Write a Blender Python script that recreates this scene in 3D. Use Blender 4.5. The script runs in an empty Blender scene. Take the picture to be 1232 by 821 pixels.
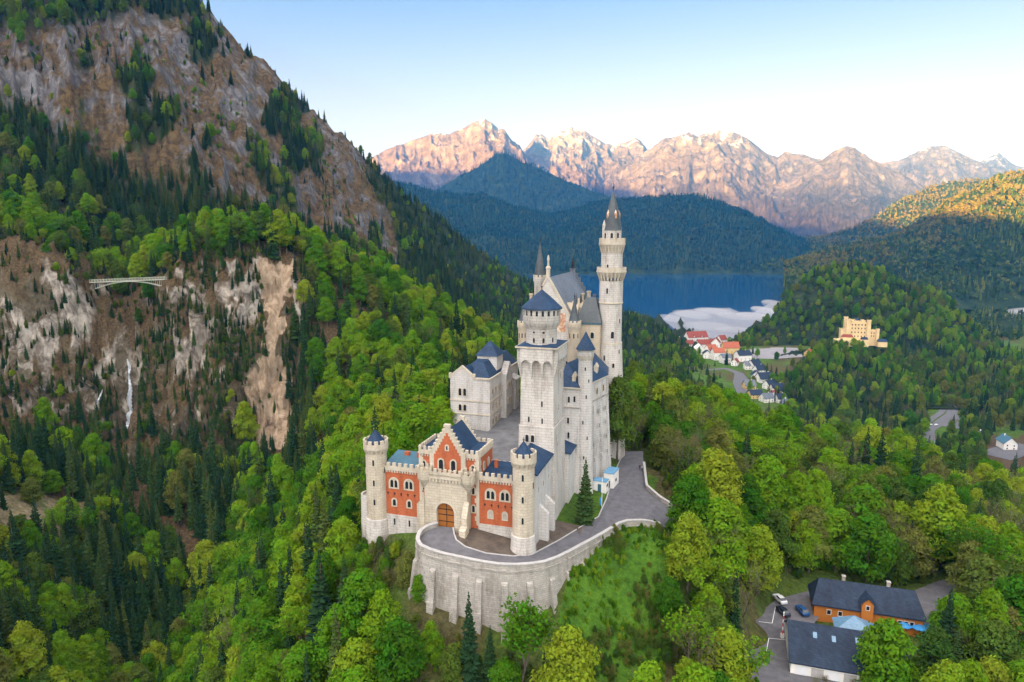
import bpy, bmesh, math, random
import numpy as np
from mathutils import Vector, Matrix

SC = bpy.context.scene
COL = SC.collection
R = math.radians
rng = np.random.default_rng(11)
random.seed(5)

# ------------------------------------------------------------------ camera
F_PX, CX, CY, CAM_H, HORIZON = 817.0, 616.0, 410.5, 62.0, 280.0
PITCH = math.atan((CY - HORIZON) / F_PX)
CP, SP = math.cos(PITCH), math.sin(PITCH)
cam_data = bpy.data.cameras.new("camera")
cam = bpy.data.objects.new("camera", cam_data)
COL.objects.link(cam)
cam.location = (0, 0, CAM_H)
cam.rotation_euler = (math.pi / 2 - PITCH, 0, 0)
cam_data.sensor_fit = 'HORIZONTAL'
cam_data.angle = 2 * math.atan(616.0 / F_PX)
cam_data.clip_start, cam_data.clip_end = 1.0, 60000.0
SC.camera = cam

# ------------------------------------------------------------------ world, sun, exposure
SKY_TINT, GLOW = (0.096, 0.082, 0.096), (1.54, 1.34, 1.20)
SUN_EL, SUN_BACK_LEFT = 5.0, 30.0            # behind the camera, to its left, just after sunrise
sun_to = Vector((-math.sin(R(SUN_BACK_LEFT)) * math.cos(R(SUN_EL)), -math.cos(R(SUN_BACK_LEFT)) * math.cos(R(SUN_EL)), math.sin(R(SUN_EL))))
W = bpy.data.worlds.new("World"); SC.world = W; W.use_nodes = True
nt = W.node_tree; nt.nodes.clear()
wout = nt.nodes.new("ShaderNodeOutputWorld"); wbg = nt.nodes.new("ShaderNodeBackground")
sky = nt.nodes.new("ShaderNodeTexSky"); sky.sky_type = 'NISHITA'; sky.sun_disc = False
sky.sun_elevation = R(SUN_EL)
sky.sun_rotation = math.atan2(sun_to.x, sun_to.y)      # compass angle from +Y towards +X
sky.air_density, sky.dust_density, sky.ozone_density, sky.altitude = 1.0, 0.6, 1.0, 900
def wn(typ, **kw):
    x = nt.nodes.new(typ)
    for k, v in kw.items(): setattr(x, k, v)
    return x
def wmix(mode, fac, a, b):
    x = wn("ShaderNodeMix", data_type='RGBA', blend_type=mode); x.clamp_result = False
    for s_, v in ((x.inputs[0], fac), (x.inputs[6], a), (x.inputs[7], b)):
        if isinstance(v, (int, float)): s_.default_value = v
        elif isinstance(v, tuple): s_.default_value = (*v, 1)
        else: nt.links.new(v, s_)
    return x.outputs[2]
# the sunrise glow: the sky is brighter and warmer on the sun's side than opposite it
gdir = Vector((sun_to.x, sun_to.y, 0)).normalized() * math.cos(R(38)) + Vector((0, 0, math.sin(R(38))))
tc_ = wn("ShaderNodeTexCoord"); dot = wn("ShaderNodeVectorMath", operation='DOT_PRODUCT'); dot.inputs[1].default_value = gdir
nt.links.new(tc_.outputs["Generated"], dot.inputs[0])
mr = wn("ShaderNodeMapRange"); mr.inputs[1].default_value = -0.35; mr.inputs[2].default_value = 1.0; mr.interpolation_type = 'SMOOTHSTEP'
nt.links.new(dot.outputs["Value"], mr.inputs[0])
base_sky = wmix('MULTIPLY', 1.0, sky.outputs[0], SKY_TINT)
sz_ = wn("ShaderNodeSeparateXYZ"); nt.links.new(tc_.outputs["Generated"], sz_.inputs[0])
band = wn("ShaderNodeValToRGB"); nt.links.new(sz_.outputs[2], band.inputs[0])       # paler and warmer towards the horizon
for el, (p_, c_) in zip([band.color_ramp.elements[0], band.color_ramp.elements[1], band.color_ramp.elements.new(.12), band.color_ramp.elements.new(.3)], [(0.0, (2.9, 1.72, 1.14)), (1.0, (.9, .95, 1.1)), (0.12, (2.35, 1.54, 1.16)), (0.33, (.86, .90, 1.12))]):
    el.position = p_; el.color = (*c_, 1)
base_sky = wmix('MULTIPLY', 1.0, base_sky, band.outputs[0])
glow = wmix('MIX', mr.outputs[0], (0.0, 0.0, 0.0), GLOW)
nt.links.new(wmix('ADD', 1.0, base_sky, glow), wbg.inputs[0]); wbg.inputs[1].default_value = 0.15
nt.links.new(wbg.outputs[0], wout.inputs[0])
sun_d = bpy.data.lights.new("sun", 'SUN'); sun_d.energy = 5.0; sun_d.angle = R(0.5); sun_d.color = (1.0, 0.53, 0.12)
sun = bpy.data.objects.new("sun", sun_d); COL.objects.link(sun)
sun.rotation_euler = sun_to.to_track_quat('Z', 'Y').to_euler()
vs = SC.view_settings
vs.view_transform = 'Standard'; vs.look = 'None'; vs.gamma = 1.0; vs.exposure = 4.4; vs.use_curve_mapping = False
SC.cycles.use_denoising = True
SC.cycles.max_bounces = 6; SC.cycles.diffuse_bounces = 3; SC.cycles.glossy_bounces = 2
SC.cycles.transmission_bounces = 3; SC.cycles.transparent_max_bounces = 6; SC.cycles.volume_bounces = 0
SC.cycles.sample_clamp_indirect = 6.0

# ------------------------------------------------------------------ picture <-> place
def ray(px, py):
    u = (px - CX) / F_PX; v = (CY - py) / F_PX
    return np.array([u, CP + v * SP, -SP + v * CP])
def at_z(px, py, z):                                     # the point of height z seen at a pixel
    d = ray(px, py); t = (z - CAM_H) / d[2]
    return np.array([d[0] * t, d[1] * t, z])
def at_d(px, py, y):                                     # the point y metres ahead seen at a pixel
    d = ray(px, py); t = y / d[1]
    return np.array([d[0] * t, y, CAM_H + d[2] * t])
def px_of(x, y, z):
    dz = z - CAM_H
    dep = np.maximum(y * CP - dz * SP, 1.0); up = y * SP + dz * CP
    return CX + F_PX * x / dep, CY - F_PX * up / dep
def xyz(px, d, z):                                       # column px, distance d, height z
    dep = d * CP - (z - CAM_H) * SP
    return np.array([(px - CX) / F_PX * dep, d, z])
def inside(poly, px, py):
    poly = np.asarray(poly, float); r = np.zeros(np.shape(px), bool)
    n = len(poly); j = n - 1
    for i in range(n):
        xi, yi = poly[i]; xj, yj = poly[j]
        c = ((yi > py) != (yj > py)) & (px < (xj - xi) * (py - yi) / (yj - yi + 1e-12) + xi)
        r ^= c; j = i
    return r
# the castle's own frame: u along its front, w along its length
CAS_ROT = R(17.0); CAS_O = np.array([-14.2, 138.9])
E1 = np.array([math.cos(CAS_ROT), -math.sin(CAS_ROT)]); E2 = np.array([math.sin(CAS_ROT), math.cos(CAS_ROT)])
def cw(u, w, z=0.0):
    q = CAS_O + E1 * u + E2 * w
    return np.array([q[0], q[1], z])
def uw(x, y):
    dx, dy = x - CAS_O[0], y - CAS_O[1]
    return dx * E1[0] + dy * E1[1], dx * E2[0] + dy * E2[1]

# ------------------------------------------------------------------ noise
def _hash(ix, iy, seed):
    h = (ix.astype(np.int64) * 374761393 + iy.astype(np.int64) * 668265263 + seed * 1442695041) & 0x7fffffff
    h = ((h ^ (h >> 13)) * 1274126177) & 0x7fffffff
    h = h ^ (h >> 16)
    return (h & 0xffff) / 65535.0
def vnoise(x, y, seed=0):
    x = np.asarray(x, float); y = np.asarray(y, float)
    ix, iy = np.floor(x), np.floor(y); fx, fy = x - ix, y - iy
    fx = fx * fx * fx * (fx * (fx * 6 - 15) + 10); fy = fy * fy * fy * (fy * (fy * 6 - 15) + 10)
    a, b = _hash(ix, iy, seed), _hash(ix + 1, iy, seed)
    c, d = _hash(ix, iy + 1, seed), _hash(ix + 1, iy + 1, seed)
    return (a + (b - a) * fx) * (1 - fy) + (c + (d - c) * fx) * fy
def fbm(x, y, octv=4, seed=0):
    s = 0.0; a = 0.5; t = 0.0
    for o in range(octv):
        s = s + a * vnoise(x * 2 ** o + o * 17.3, y * 2 ** o - o * 9.1, seed + o); t += a; a *= 0.5
    return s / t
def ridged(x, y, octv=4, seed=0):
    s = 0.0; a = 0.5; t = 0.0
    for o in range(octv):
        n = 1 - np.abs(2 * vnoise(x * 2 ** o + o * 31.7, y * 2 ** o + o * 5.3, seed + o) - 1)
        s = s + a * n * n; t += a; a *= 0.5
    return s / t
def sstep(a, b, x):
    t = np.clip((x - a) / (b - a), 0, 1); return t * t * (3 - 2 * t)

# ------------------------------------------------------------------ object helpers
def link(o, parent=None):
    COL.objects.link(o)
    if parent is not None: o.parent = parent
    return o
def tag(o, label=None, cat=None, group=None, kind=None):
    if label: o["label"] = label
    if cat: o["category"] = cat
    if group: o["group"] = group
    if kind: o["kind"] = kind
    return o
def empty(name, loc, rz=0.0, label=None, cat=None, group=None):
    o = bpy.data.objects.new(name, None); o.empty_display_size = 1.0
    link(o); o.location = loc; o.rotation_euler = (0, 0, rz)
    return tag(o, label, cat, group)
def np_mesh(name, V, Fq, mats=(), attrs=None, smooth=False, fmat=None):
    """V (n,3); Fq (m,3) or (m,4) int"""
    me = bpy.data.meshes.new(name)
    V = np.ascontiguousarray(V, np.float32); Fq = np.ascontiguousarray(Fq, np.int32)
    n, m, k = len(V), len(Fq), Fq.shape[1]
    me.vertices.add(n); me.vertices.foreach_set("co", V.ravel())
    me.loops.add(m * k); me.loops.foreach_set("vertex_index", Fq.ravel())
    me.polygons.add(m); me.polygons.foreach_set("loop_start", np.arange(0, m * k, k, dtype=np.int32))
    for mt in mats: me.materials.append(mt)
    if fmat is not None: me.polygons.foreach_set("material_index", np.ascontiguousarray(fmat, np.int32))
    for an, (dom, val) in (attrs or {}).items():
        val = np.asarray(val)
        if val.dtype.kind == 'i':
            at = me.attributes.new(an, 'INT', dom); at.data.foreach_set("value", val.astype(np.int32))
        else:
            at = me.attributes.new(an, 'FLOAT', dom); at.data.foreach_set("value", val.astype(np.float32))
    me.update(calc_edges=True)
    me.polygons.foreach_set("use_smooth", np.full(m, smooth))
    return me
def grid_faces(na, nb):
    i = np.arange(na * nb).reshape(na, nb)
    return np.stack([i[:-1, :-1].ravel(), i[1:, :-1].ravel(), i[1:, 1:].ravel(), i[:-1, 1:].ravel()], 1)

class MB:
    """collects faces of ONE part"""
    def __init__(s): s.v = []; s.f = []; s.m = []
    def add(s, vs_, fs_, m=0):
        b = len(s.v); s.v += [tuple(map(float, p)) for p in vs_]
        s.f += [tuple(b + i for i in f) for f in fs_]; s.m += [m] * len(fs_)
    def box(s, x0, x1, y0, y1, z0, z1, m=0):
        s.hexa([(x0, y0), (x1, y0), (x1, y1), (x0, y1)], z0, z1, m)
    def hexa(s, base, z0, z1, m=0, top=None):
        n = len(base); top = top or base
        g = lambda z, i, p: z[i] if isinstance(z, (list, tuple)) else z
        vs_ = [(p[0], p[1], g(z0, i, p)) for i, p in enumerate(base)] + [(p[0], p[1], g(z1, i, p)) for i, p in enumerate(top)]
        fs_ = [tuple(reversed(range(n))), tuple(range(n, 2 * n))] + [(i, (i + 1) % n, n + (i + 1) % n, n + i) for i in range(n)]
        s.add(vs_, fs_, m)
    def lathe(s, cx, cy, prof, n=24, m=0, cap=True, a0=0.0):
        vs_ = []; fs_ = []
        for (r, z) in prof:
            for k in range(n):
                a = a0 + 2 * math.pi * k / n; vs_.append((cx + r * math.cos(a), cy + r * math.sin(a), z))
        for j in range(len(prof) - 1):
            for k in range(n):
                k2 = (k + 1) % n; fs_.append((j * n + k, j * n + k2, (j + 1) * n + k2, (j + 1) * n + k))
        if cap:
            fs_.append(tuple(reversed(range(n)))); q = (len(prof) - 1) * n; fs_.append(tuple(range(q, q + n)))
        s.add(vs_, fs_, m)
    def prism(s, poly, y0, y1, m=0):
        """poly in (x,z), extruded along y; y0 is the front"""
        n = len(poly)
        vs_ = [(p[0], y0, p[1]) for p in poly] + [(p[0], y1, p[1]) for p in poly]
        fs_ = [tuple(range(n)), tuple(reversed(range(n, 2 * n)))] + [((i + 1) % n, i, n + i, n + (i + 1) % n) for i in range(n)]
        s.add(vs_, fs_, m)
    def prism_x(s, poly, x0, x1, m=0):
        """poly in (y,z), extruded along x"""
        n = len(poly)
        vs_ = [(x0, p[0], p[1]) for p in poly] + [(x1, p[0], p[1]) for p in poly]
        fs_ = [tuple(reversed(range(n))), tuple(range(n, 2 * n))] + [(i, (i + 1) % n, n + (i + 1) % n, n + i) for i in range(n)]
        s.add(vs_, fs_, m)
    def tube(s, pts, rad, n=6, m=0):
        pts = [Vector(p) for p in pts]; rad = rad if isinstance(rad, (list, tuple)) else [rad] * len(pts)
        vs_ = []; fs_ = []
        for i, p in enumerate(pts):
            t = (pts[min(i + 1, len(pts) - 1)] - pts[max(i - 1, 0)]).normalized()
            a = t.orthogonal().normalized() if abs(t.z) < .99 else Vector((1, 0, 0)); b = t.cross(a)
            for k in range(n):
                q = p + (a * math.cos(2 * math.pi * k / n) + b * math.sin(2 * math.pi * k / n)) * rad[i]
                vs_.append(tuple(q))
        for i in range(len(pts) - 1):
            for k in range(n):
                k2 = (k + 1) % n; fs_.append((i * n + k, i * n + k2, (i + 1) * n + k2, (i + 1) * n + k))
        fs_.append(tuple(reversed(range(n)))); q = (len(pts) - 1) * n; fs_.append(tuple(range(q, q + n)))
        s.add(vs_, fs_, m)
    def mesh(s, name, mats):
        me = bpy.data.meshes.new(name)
        me.from_pydata(s.v, [], s.f)
        for mt in (mats if isinstance(mats, (list, tuple)) else [mats]): me.materials.append(mt)
        me.polygons.foreach_set("material_index", s.m)
        bm = bmesh.new(); bm.from_mesh(me); bmesh.ops.recalc_face_normals(bm, faces=bm.faces); bm.to_mesh(me); bm.free()
        return me
    def build(s, name, mats, parent=None, smooth=False, loc=None):
        me = s.mesh(name, mats)
        o = link(bpy.data.objects.new(name, me), parent)
        if smooth:
            me.polygons.foreach_set("use_smooth", [True] * len(me.polygons))
            me.set_sharp_from_angle(angle=R(35))
        if loc is not None: o.location = loc
        return o

# ------------------------------------------------------------------ materials
def new_mat(name):
    m = bpy.data.materials.new(name); m.use_nodes = True
    n = m.node_tree; n.nodes.clear()
    out = n.nodes.new("ShaderNodeOutputMaterial")
    return m, n, out
def nd(n, typ, **kw):
    x = n.nodes.new(typ)
    for k, v in kw.items(): setattr(x, k, v)
    return x
def ramp(n, fac, stops):
    r = nd(n, "ShaderNodeValToRGB"); e = r.color_ramp.elements
    while len(e) < len(stops): e.new(0.5)
    for el, (p, c) in zip(e, stops):
        el.position = p; el.color = (*c, 1) if len(c) == 3 else c
    n.links.new(fac, r.inputs[0]); return r.outputs[0]
def mixc(n, fac, a, b, mode='MIX'):
    x = nd(n, "ShaderNodeMix", data_type='RGBA', blend_type=mode)
    for s, v in ((x.inputs[0], fac), (x.inputs[6], a), (x.inputs[7], b)):
        if isinstance(v, (int, float)): s.default_value = v
        elif isinstance(v, tuple): s.default_value = (*v, 1) if len(v) == 3 else v
        else: n.links.new(v, s)
    return x.outputs[2]
def fmath(n, op, a, b=None, clamp=False):
    x = nd(n, "ShaderNodeMath", operation=op, use_clamp=clamp)
    for s, v in ((x.inputs[0], a), (x.inputs[1], b)):
        if v is None: continue
        if isinstance(v, (int, float)): s.default_value = v
        else: n.links.new(v, s)
    return x.outputs[0]
def noise(n, scale, detail=4, rough=0.55, vec=None, dist=0.0):
    x = nd(n, "ShaderNodeTexNoise"); x.inputs["Scale"].default_value = scale; x.inputs["Detail"].default_value = detail
    x.inputs["Roughness"].default_value = rough; x.inputs["Distortion"].default_value = dist
    if vec is not None: n.links.new(vec, x.inputs["Vector"])
    return x.outputs[0]
def pos(n, scale=(1, 1, 1), obj=False):
    g = nd(n, "ShaderNodeTexCoord").outputs["Object"] if obj else nd(n, "ShaderNodeNewGeometry").outputs["Position"]
    if scale == (1, 1, 1): return g
    m = nd(n, "ShaderNodeMapping"); m.inputs["Scale"].default_value = scale; n.links.new(g, m.inputs[0]); return m.outputs[0]
def attr(n, name):
    a = nd(n, "ShaderNodeAttribute"); a.attribute_name = name; return a.outputs["Fac"]
def bsdf(n, out, col, rough=0.8, bump=None, bstr=0.5, bdist=0.1, spec=0.3, metal=0.0):
    b = nd(n, "ShaderNodeBsdfPrincipled")
    for s, v in ((b.inputs["Base Color"], col), (b.inputs["Roughness"], rough)):
        if isinstance(v, tuple): s.default_value = (*v, 1)
        elif isinstance(v, (int, float)): s.default_value = v
        else: n.links.new(v, s)
    b.inputs["Specular IOR Level"].default_value = spec; b.inputs["Metallic"].default_value = metal
    if bump is not None:
        k = nd(n, "ShaderNodeBump"); k.inputs["Strength"].default_value = bstr; k.inputs["Distance"].default_value = bdist
        n.links.new(bump, k.inputs["Height"]); n.links.new(k.outputs[0], b.inputs["Normal"])
    n.links.new(b.outputs[0], out.inputs[0]); return b
def plain(name, col, rough=0.7, var=0.15, scale=1.5, metal=0.0, spec=0.3):
    m, n, out = new_mat(name)
    f = noise(n, scale, 4, 0.6, pos(n))
    a = tuple(c * (1 - var) for c in col); b = tuple(min(1, c * (1 + var)) for c in col)
    bsdf(n, out, ramp(n, f, [(0.3, a), (0.7, b)]), rough, spec=spec, metal=metal); return m
# ================================================================== THE LAND
CTRL = []
def cp(*rows):
    for px, d, z in rows: CTRL.append(xyz(px, d, z))
def cl(*rows):
    for u, w, z in rows: CTRL.append(cw(u, w, z))
# the castle rock
cl((-15, 1, -4.2), (-21, -2, -8), (-19, 12, -4), (-25, 10, -12), (-22, 28, -4), (-30, 28, -14), (-25, 45, -3), (-34, 50, -14), (-26, 65, -2), (-36, 70, -16),
   (0, 9, -1.2), (-8, 20, -0.6), (8, 12, -1.2), (0, 30, .4), (8, 30, .4), (-8, 45, 1.8), (2, 48, 2.2), (-4, 62, 3.0), (8, 56, 2.6), (-10, 75, 4), (10, 80, 2), (20, 62, -1), (30, 75, -9), (0, 108, -8), (-22, 95, -14), (28, 100, -18),
   (23, 4, -3.4), (23, 14, -3.4), (24, 24, -3.4), (26, 34, -3.8), (30, 43, -4.2), (27, 52, -5), (10, -0.5, -3), (-6, -0.5, -3.2), (16, -7, -4), (3, -3, -4), (22, -4, -4))
# foot of the retaining wall, front slope, grass slope
cp((498, 126, -11), (520, 120, -14.5), (548, 118.5, -15.5), (600, 119.5, -15.6), (655, 120, -15.4), (680, 123, -12), (697, 127, -7.2), (730, 136, -5.6), (760, 141, -5.2), (800, 141, -6),
   (690, 118, -17), (740, 126, -15.5), (780, 128, -16), (760, 115, -21), (700, 108, -23), (640, 110, -20), (560, 108, -21), (480, 112, -20), (620, 95, -27), (700, 90, -31), (800, 105, -28),
   (616, 70, -42), (616, 40, -62), (300, 60, -62), (900, 60, -58), (400, 100, -34), (420, 125, -24), (380, 150, -28), (420, 165, -20), (340, 130, -42), (440, 145, -13), (400, 185, -26), (350, 180, -40), (420, 215, -20), (300, 170, -58), (280, 130, -60))
# right: road bend, inn yard, woods behind it
cp((775, 168, -5.6), (778, 190, -6), (800, 153, -7.6), (830, 150, -10.5), (862, 152, -13.5), (885, 151, -16.5), (850, 143, -13), (850, 175, -10), (800, 205, -10), (770, 210, -8.5), (905, 150, -30.2), (892, 138, -30.2), (903, 163, -28.5),
   (925, 155, -30.4), (960, 140, -30.4), (1000, 138, -30.4), (1040, 152, -30.4), (1100, 140, -31), (1110, 162, -31.5), (1150, 168, -31.5), (920, 140, -30.2), (980, 168, -30.5), (1080, 165, -31), (1180, 178, -33), (960, 120, -31.5), (1060, 118, -33), (884, 124, -30.4), (850, 128, -23), (860, 105, -32), (980, 90, -44), (1232, 150, -38), (1300, 200, -48), (1400, 150, -58), (880, 190, -20),
   (1000, 195, -31), (1100, 195, -33), (1180, 200, -38), (1000, 225, -33), (1080, 240, -36), (950, 215, -27), (900, 215, -22), (1160, 235, -44), (1232, 240, -48), (830, 240, -14), (760, 255, -10), (900, 265, -26), (1000, 280, -38), (1070, 290, -42), (1150, 275, -52), (1240, 280, -60), (1350, 300, -78),
   (760, 330, -26), (850, 340, -48), (950, 350, -72), (1050, 360, -85), (1150, 350, -95), (1300, 380, -110), (700, 330, -26), (760, 450, -62), (880, 470, -95), (1000, 480, -125), (1150, 470, -138), (1350, 500, -142), (760, 620, -100), (880, 640, -136), (1000, 600, -148), (1150, 600, -150), (1400, 700, -150))
# left: gorge, cliffs, ridge with the bridge
cp((170, 352, -5), (160, 358, -3), (150, 420, 5), (130, 480, 25), (155, 346, -38), (140, 346, -30), (158, 300, -54), (200, 280, -66), (238, 262, -76), (262, 228, -84), (225, 195, -90), (180, 150, -96), (100, 110, -98),
   (95, 366, 36), (100, 354, 24), (70, 360, 50), (30, 352, 58), (0, 352, 60), (-80, 350, 64), (60, 345, 22), (20, 338, 20), (110, 344, -4), (60, 330, -22), (0, 325, -20), (-80, 320, -16), (100, 320, -42), (50, 290, -40), (120, 285, -52),
   (50, 240, -43), (0, 235, -36), (110, 245, -54), (150, 250, -70), (-80, 240, -20), (60, 205, -58), (0, 190, -52), (120, 190, -84), (30, 165, -58), (-60, 160, -40), (80, 150, -84), (-60, 110, -60), (0, 120, -76), (-300, 200, 20), (-300, 330, 80),
   (208, 368, 40), (240, 376, 46), (300, 380, 52), (350, 392, 50), (208, 356, 20), (230, 352, 4), (260, 354, 2), (310, 362, 20), (350, 366, 14), (210, 340, -26), (260, 335, -30), (320, 338, -32), (370, 350, -18), (420, 360, -4), (240, 310, -52), (300, 305, -55), (360, 310, -40), (420, 300, -30),
   (290, 265, -68), (340, 255, -56), (400, 255, -34), (460, 260, -18), (310, 225, -70), (360, 220, -46), (480, 220, -10), (540, 250, -14), (620, 260, -20), (690, 260, -14),
   (400, 420, 40), (450, 430, 26), (460, 360, -2), (520, 430, 8), (520, 340, -14), (580, 440, -16), (580, 340, -24), (640, 420, -38), (100, 430, 52), (200, 430, 50), (300, 450, 50), (0, 430, 68), (-100, 450, 90), (400, 500, 34), (500, 520, 6), (600, 540, -40), (680, 560, -66), (-300, 520, 140),
   (200, 560, 60), (400, 620, 20), (560, 700, -60), (700, 760, -100), (800, 850, -138), (900, 900, -148), (1100, 900, -150), (1400, 1000, -150), (700, 1000, -120), (600, 1000, -80), (850, 1200, -148), (1000, 1100, -130), (1200, 1300, -150), (780, 1380, -154), (700, 1500, -150), (400, 900, 20), (900, 1450, -158), (1200, 1700, -152))
CT = np.array(CTRL)
# linear radial basis through the control points
_d = np.hypot(CT[:, None, 0] - CT[None, :, 0], CT[:, None, 1] - CT[None, :, 1])
_A = np.block([[-_d + np.eye(len(CT)) * 0.3, np.ones((len(CT), 1))], [np.ones((1, len(CT))), np.zeros((1, 1))]])
RBF_W = np.linalg.solve(_A, np.append(CT[:, 2], 0.0))
def _rbf(x, y):
    x = np.asarray(x, float).ravel(); y = np.asarray(y, float).ravel(); o = np.empty(len(x))
    for i in range(0, len(x), 20000):
        s = slice(i, i + 20000)
        o[s] = -np.hypot(x[s, None] - CT[None, :, 0], y[s, None] - CT[None, :, 1]) @ RBF_W[:-1] + RBF_W[-1]
    return o
def px_ground(x, y, z):
    return px_of(x, y, z)
CLIFF = [(-60, 285), (60, 285), (118, 318), (130, 400), (200, 330), (250, 300), (360, 305), (372, 420), (350, 520), (180, 540), (60, 570), (-60, 570)]
def cliffness(x, y, z):
    px, py = px_of(x, y, z)
    near = (y > 300) & (y < 400)
    return np.where(near, sstep(300, 325, y) * sstep(400, 372, y) * sstep(-140, -20, px + 80) * sstep(400, 360, px), 0.0)
def land(x, y):
    shp = np.shape(x); x = np.asarray(x, float).ravel(); y = np.asarray(y, float).ravel()
    z = _rbf(x, y)
    u, w = uw(x, y)
    k = cliffness(x, y, z)
    calm = np.clip(1 - sstep(64, 48, np.hypot(u - 8, (w - 30) * 0.7)), 0, 1)    # smooth where the castle stands
    fade = sstep(60, 110, y) * calm * (1 - 0.85 * sstep(480, 700, y)) * (1 - 0.9 * sstep(48, 34, np.hypot((x - 78) * .8, y - 144)))
    z = z + fade * (1 - k) * (fbm(x / 24, y / 24, 4, 3) - 0.5) * 5.0
    z = z + k * ((ridged(x / 26, y / 40, 4, 8) - 0.45) * 26 + (ridged(x / 7, y / 9, 3, 18) - 0.45) * 7)
    return z.reshape(shp)

# ------------------------------------------------------------------ hills and mountains: crest, foot and back of each in its own distance
class Ridge:
    def __init__(s, crest, foot, back, p=1.0, amp=0.0, wl=200.0, seed=1, camp=0.0, aniso=2.0, power=2, drop=0.0):
        C_ = [at_d(px, py, d) for px, py, d in crest]
        s.ca = np.array([q[0] / q[1] for q in C_]); s.cd = np.array([q[1] for q in C_]); s.cz = np.array([q[2] for q in C_]) - drop
        Fp = [xyz(px, d, z) for px, d, z in foot]
        s.fa = np.array([q[0] / q[1] for q in Fp]); s.fd = np.array([q[1] for q in Fp]); s.fz = np.array([q[2] for q in Fp])
        s.back_len, s.back_z = back; s.p, s.amp, s.wl, s.seed, s.camp, s.an = p, amp, wl, seed, camp, aniso
        s.a0, s.a1 = max(s.ca.min(), s.fa.min()), min(s.ca.max(), s.fa.max())
    def h(s, a, y):
        a = np.asarray(a, float); y = np.asarray(y, float)
        cd, cz = np.interp(a, s.ca, s.cd), np.interp(a, s.ca, s.cz)
        fd, fz = np.interp(a, s.fa, s.fd), np.interp(a, s.fa, s.fz)
        x = a * y
        t = np.clip((y - fd) / np.maximum(cd - fd, 1.0), 0, 1)
        b = np.clip((y - cd) / s.back_len, 0, 1)
        z = np.where(y <= cd, fz + (cz - fz) * t ** s.p, cz + (s.back_z - cz) * b ** 1.1)
        env = np.where(y <= cd, np.sqrt(np.clip(4 * t * (1 - t), 0, 1)), np.clip(b * 4, 0, 1))
        e2 = np.where(y <= cd, sstep(0, .3, t), 1.0)
        am = cd * 0 + 1
        lat = a * cd
        if s.amp:
            z = z + env * s.amp * (ridged(lat / s.wl + 0.35 * fbm(lat / s.wl, y / s.wl, 2, s.seed + 40), y / (s.wl * s.an), 5, s.seed) - 0.42)
            z = z + e2 * env ** .5 * s.amp * 0.35 * (ridged(lat / (s.wl * .27), y / (s.wl * .45), 4, s.seed + 9) - 0.45)
            z = z + env ** .5 * s.amp * 0.11 * (ridged(lat / (s.wl * .09), y / (s.wl * .12), 2, s.seed + 15) - 0.45)
        if s.camp: z = z + e2 * s.camp * (ridged(lat / (s.wl * 0.16), y / (s.wl * .6), 3, s.seed + 21) - 0.5)
        return z
    def grid(s, na, nt, nb=12):
        A_ = np.linspace(s.a0, s.a1, na)
        cd, fd = np.interp(A_, s.ca, s.cd), np.interp(A_, s.fa, s.fd)
        t = np.concatenate([np.linspace(0, 1, nt), 1 + np.linspace(0, 1, nb + 1)[1:] ** 1.4])
        Y = np.where(t[None, :] <= 1, fd[:, None] + (cd - fd)[:, None] * np.minimum(t, 1)[None, :], cd[:, None] + s.back_len * np.maximum(t - 1, 0)[None, :])
        AA = np.repeat(A_[:, None], len(t), 1)
        Z = s.h(AA, Y)
        T = np.repeat(t[None, :], na, 0)
        return np.stack([AA * Y, Y, Z], -1).reshape(-1, 3), grid_faces(na, len(t)), T.ravel()
    def scatter(s, spacing, t0=0.0, t1=1.15):
        amin, amax = s.a0, s.a1
        y0 = s.fd.min(); y1 = s.cd.max() + s.back_len * .3
        xs = np.arange(amin * y1 if amin < 0 else amin * y0, amax * y1, spacing); ys = np.arange(y0, y1, spacing)
        X, Y = np.meshgrid(xs, ys); X = X.ravel() + rng.uniform(-.5, .5, X.size) * spacing; Y = Y.ravel() + rng.uniform(-.5, .5, Y.size) * spacing
        a = X / Y
        cd, fd = np.interp(a, s.ca, s.cd), np.interp(a, s.fa, s.fd)
        t = (Y - fd) / (cd - fd)
        ok = (a > s.a0) & (a < s.a1) & (t > t0) & (t < t1)
        X, Y, a, t = X[ok], Y[ok], a[ok], t[ok]
        return np.stack([X, Y, s.h(a, Y)], -1), t

side = Ridge(   # the steep brown mountainside and its wooded spur running down behind the castle
    [(-500, -150, 800), (-200, -170, 850), (0, -150, 880), (130, -75, 880), (215, -14, 880), (262, 26, 900), (300, 66, 930), (340, 100, 960), (388, 152, 1000), (430, 178, 1080), (455, 204, 1150), (482, 228, 1250), (520, 258, 1380), (570, 302, 1560), (622, 334, 1680), (700, 364, 1520), (752, 386, 1340), (800, 408, 1240), (838, 434, 1140), (870, 470, 1060)],
    [(-500, 440, 120), (-100, 450, 70), (0, 450, 56), (200, 480, 34), (400, 560, -6), (480, 640, -50), (600, 800, -85), (700, 850, -118), (800, 900, -150), (870, 930, -156)],
    (700, -200), p=0.92, amp=78, wl=150, seed=4, camp=20, aniso=2.6, drop=0)
mid = Ridge(    # the dark wooded hill across the lake
    [(380, 214, 4300), (488, 222, 4300), (537, 233, 4300), (560, 235, 4300), (580, 233, 4300), (602, 242, 4300), (628, 252, 4300), (661, 258, 4400), (693, 253, 4500), (719, 243, 4500), (765, 238, 4400), (807, 234, 4300), (836, 235, 4300), (872, 246, 4250), (900, 256, 4200), (928, 271, 4200), (956, 285, 4200), (1000, 293, 4300), (1060, 297, 4500)],
    [(380, 3300, -155), (700, 3480, -155), (960, 3560, -155), (1060, 3600, -155)],
    (1500, -200), p=0.85, amp=110, wl=420, seed=14, camp=14, aniso=1.6, drop=6)
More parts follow.
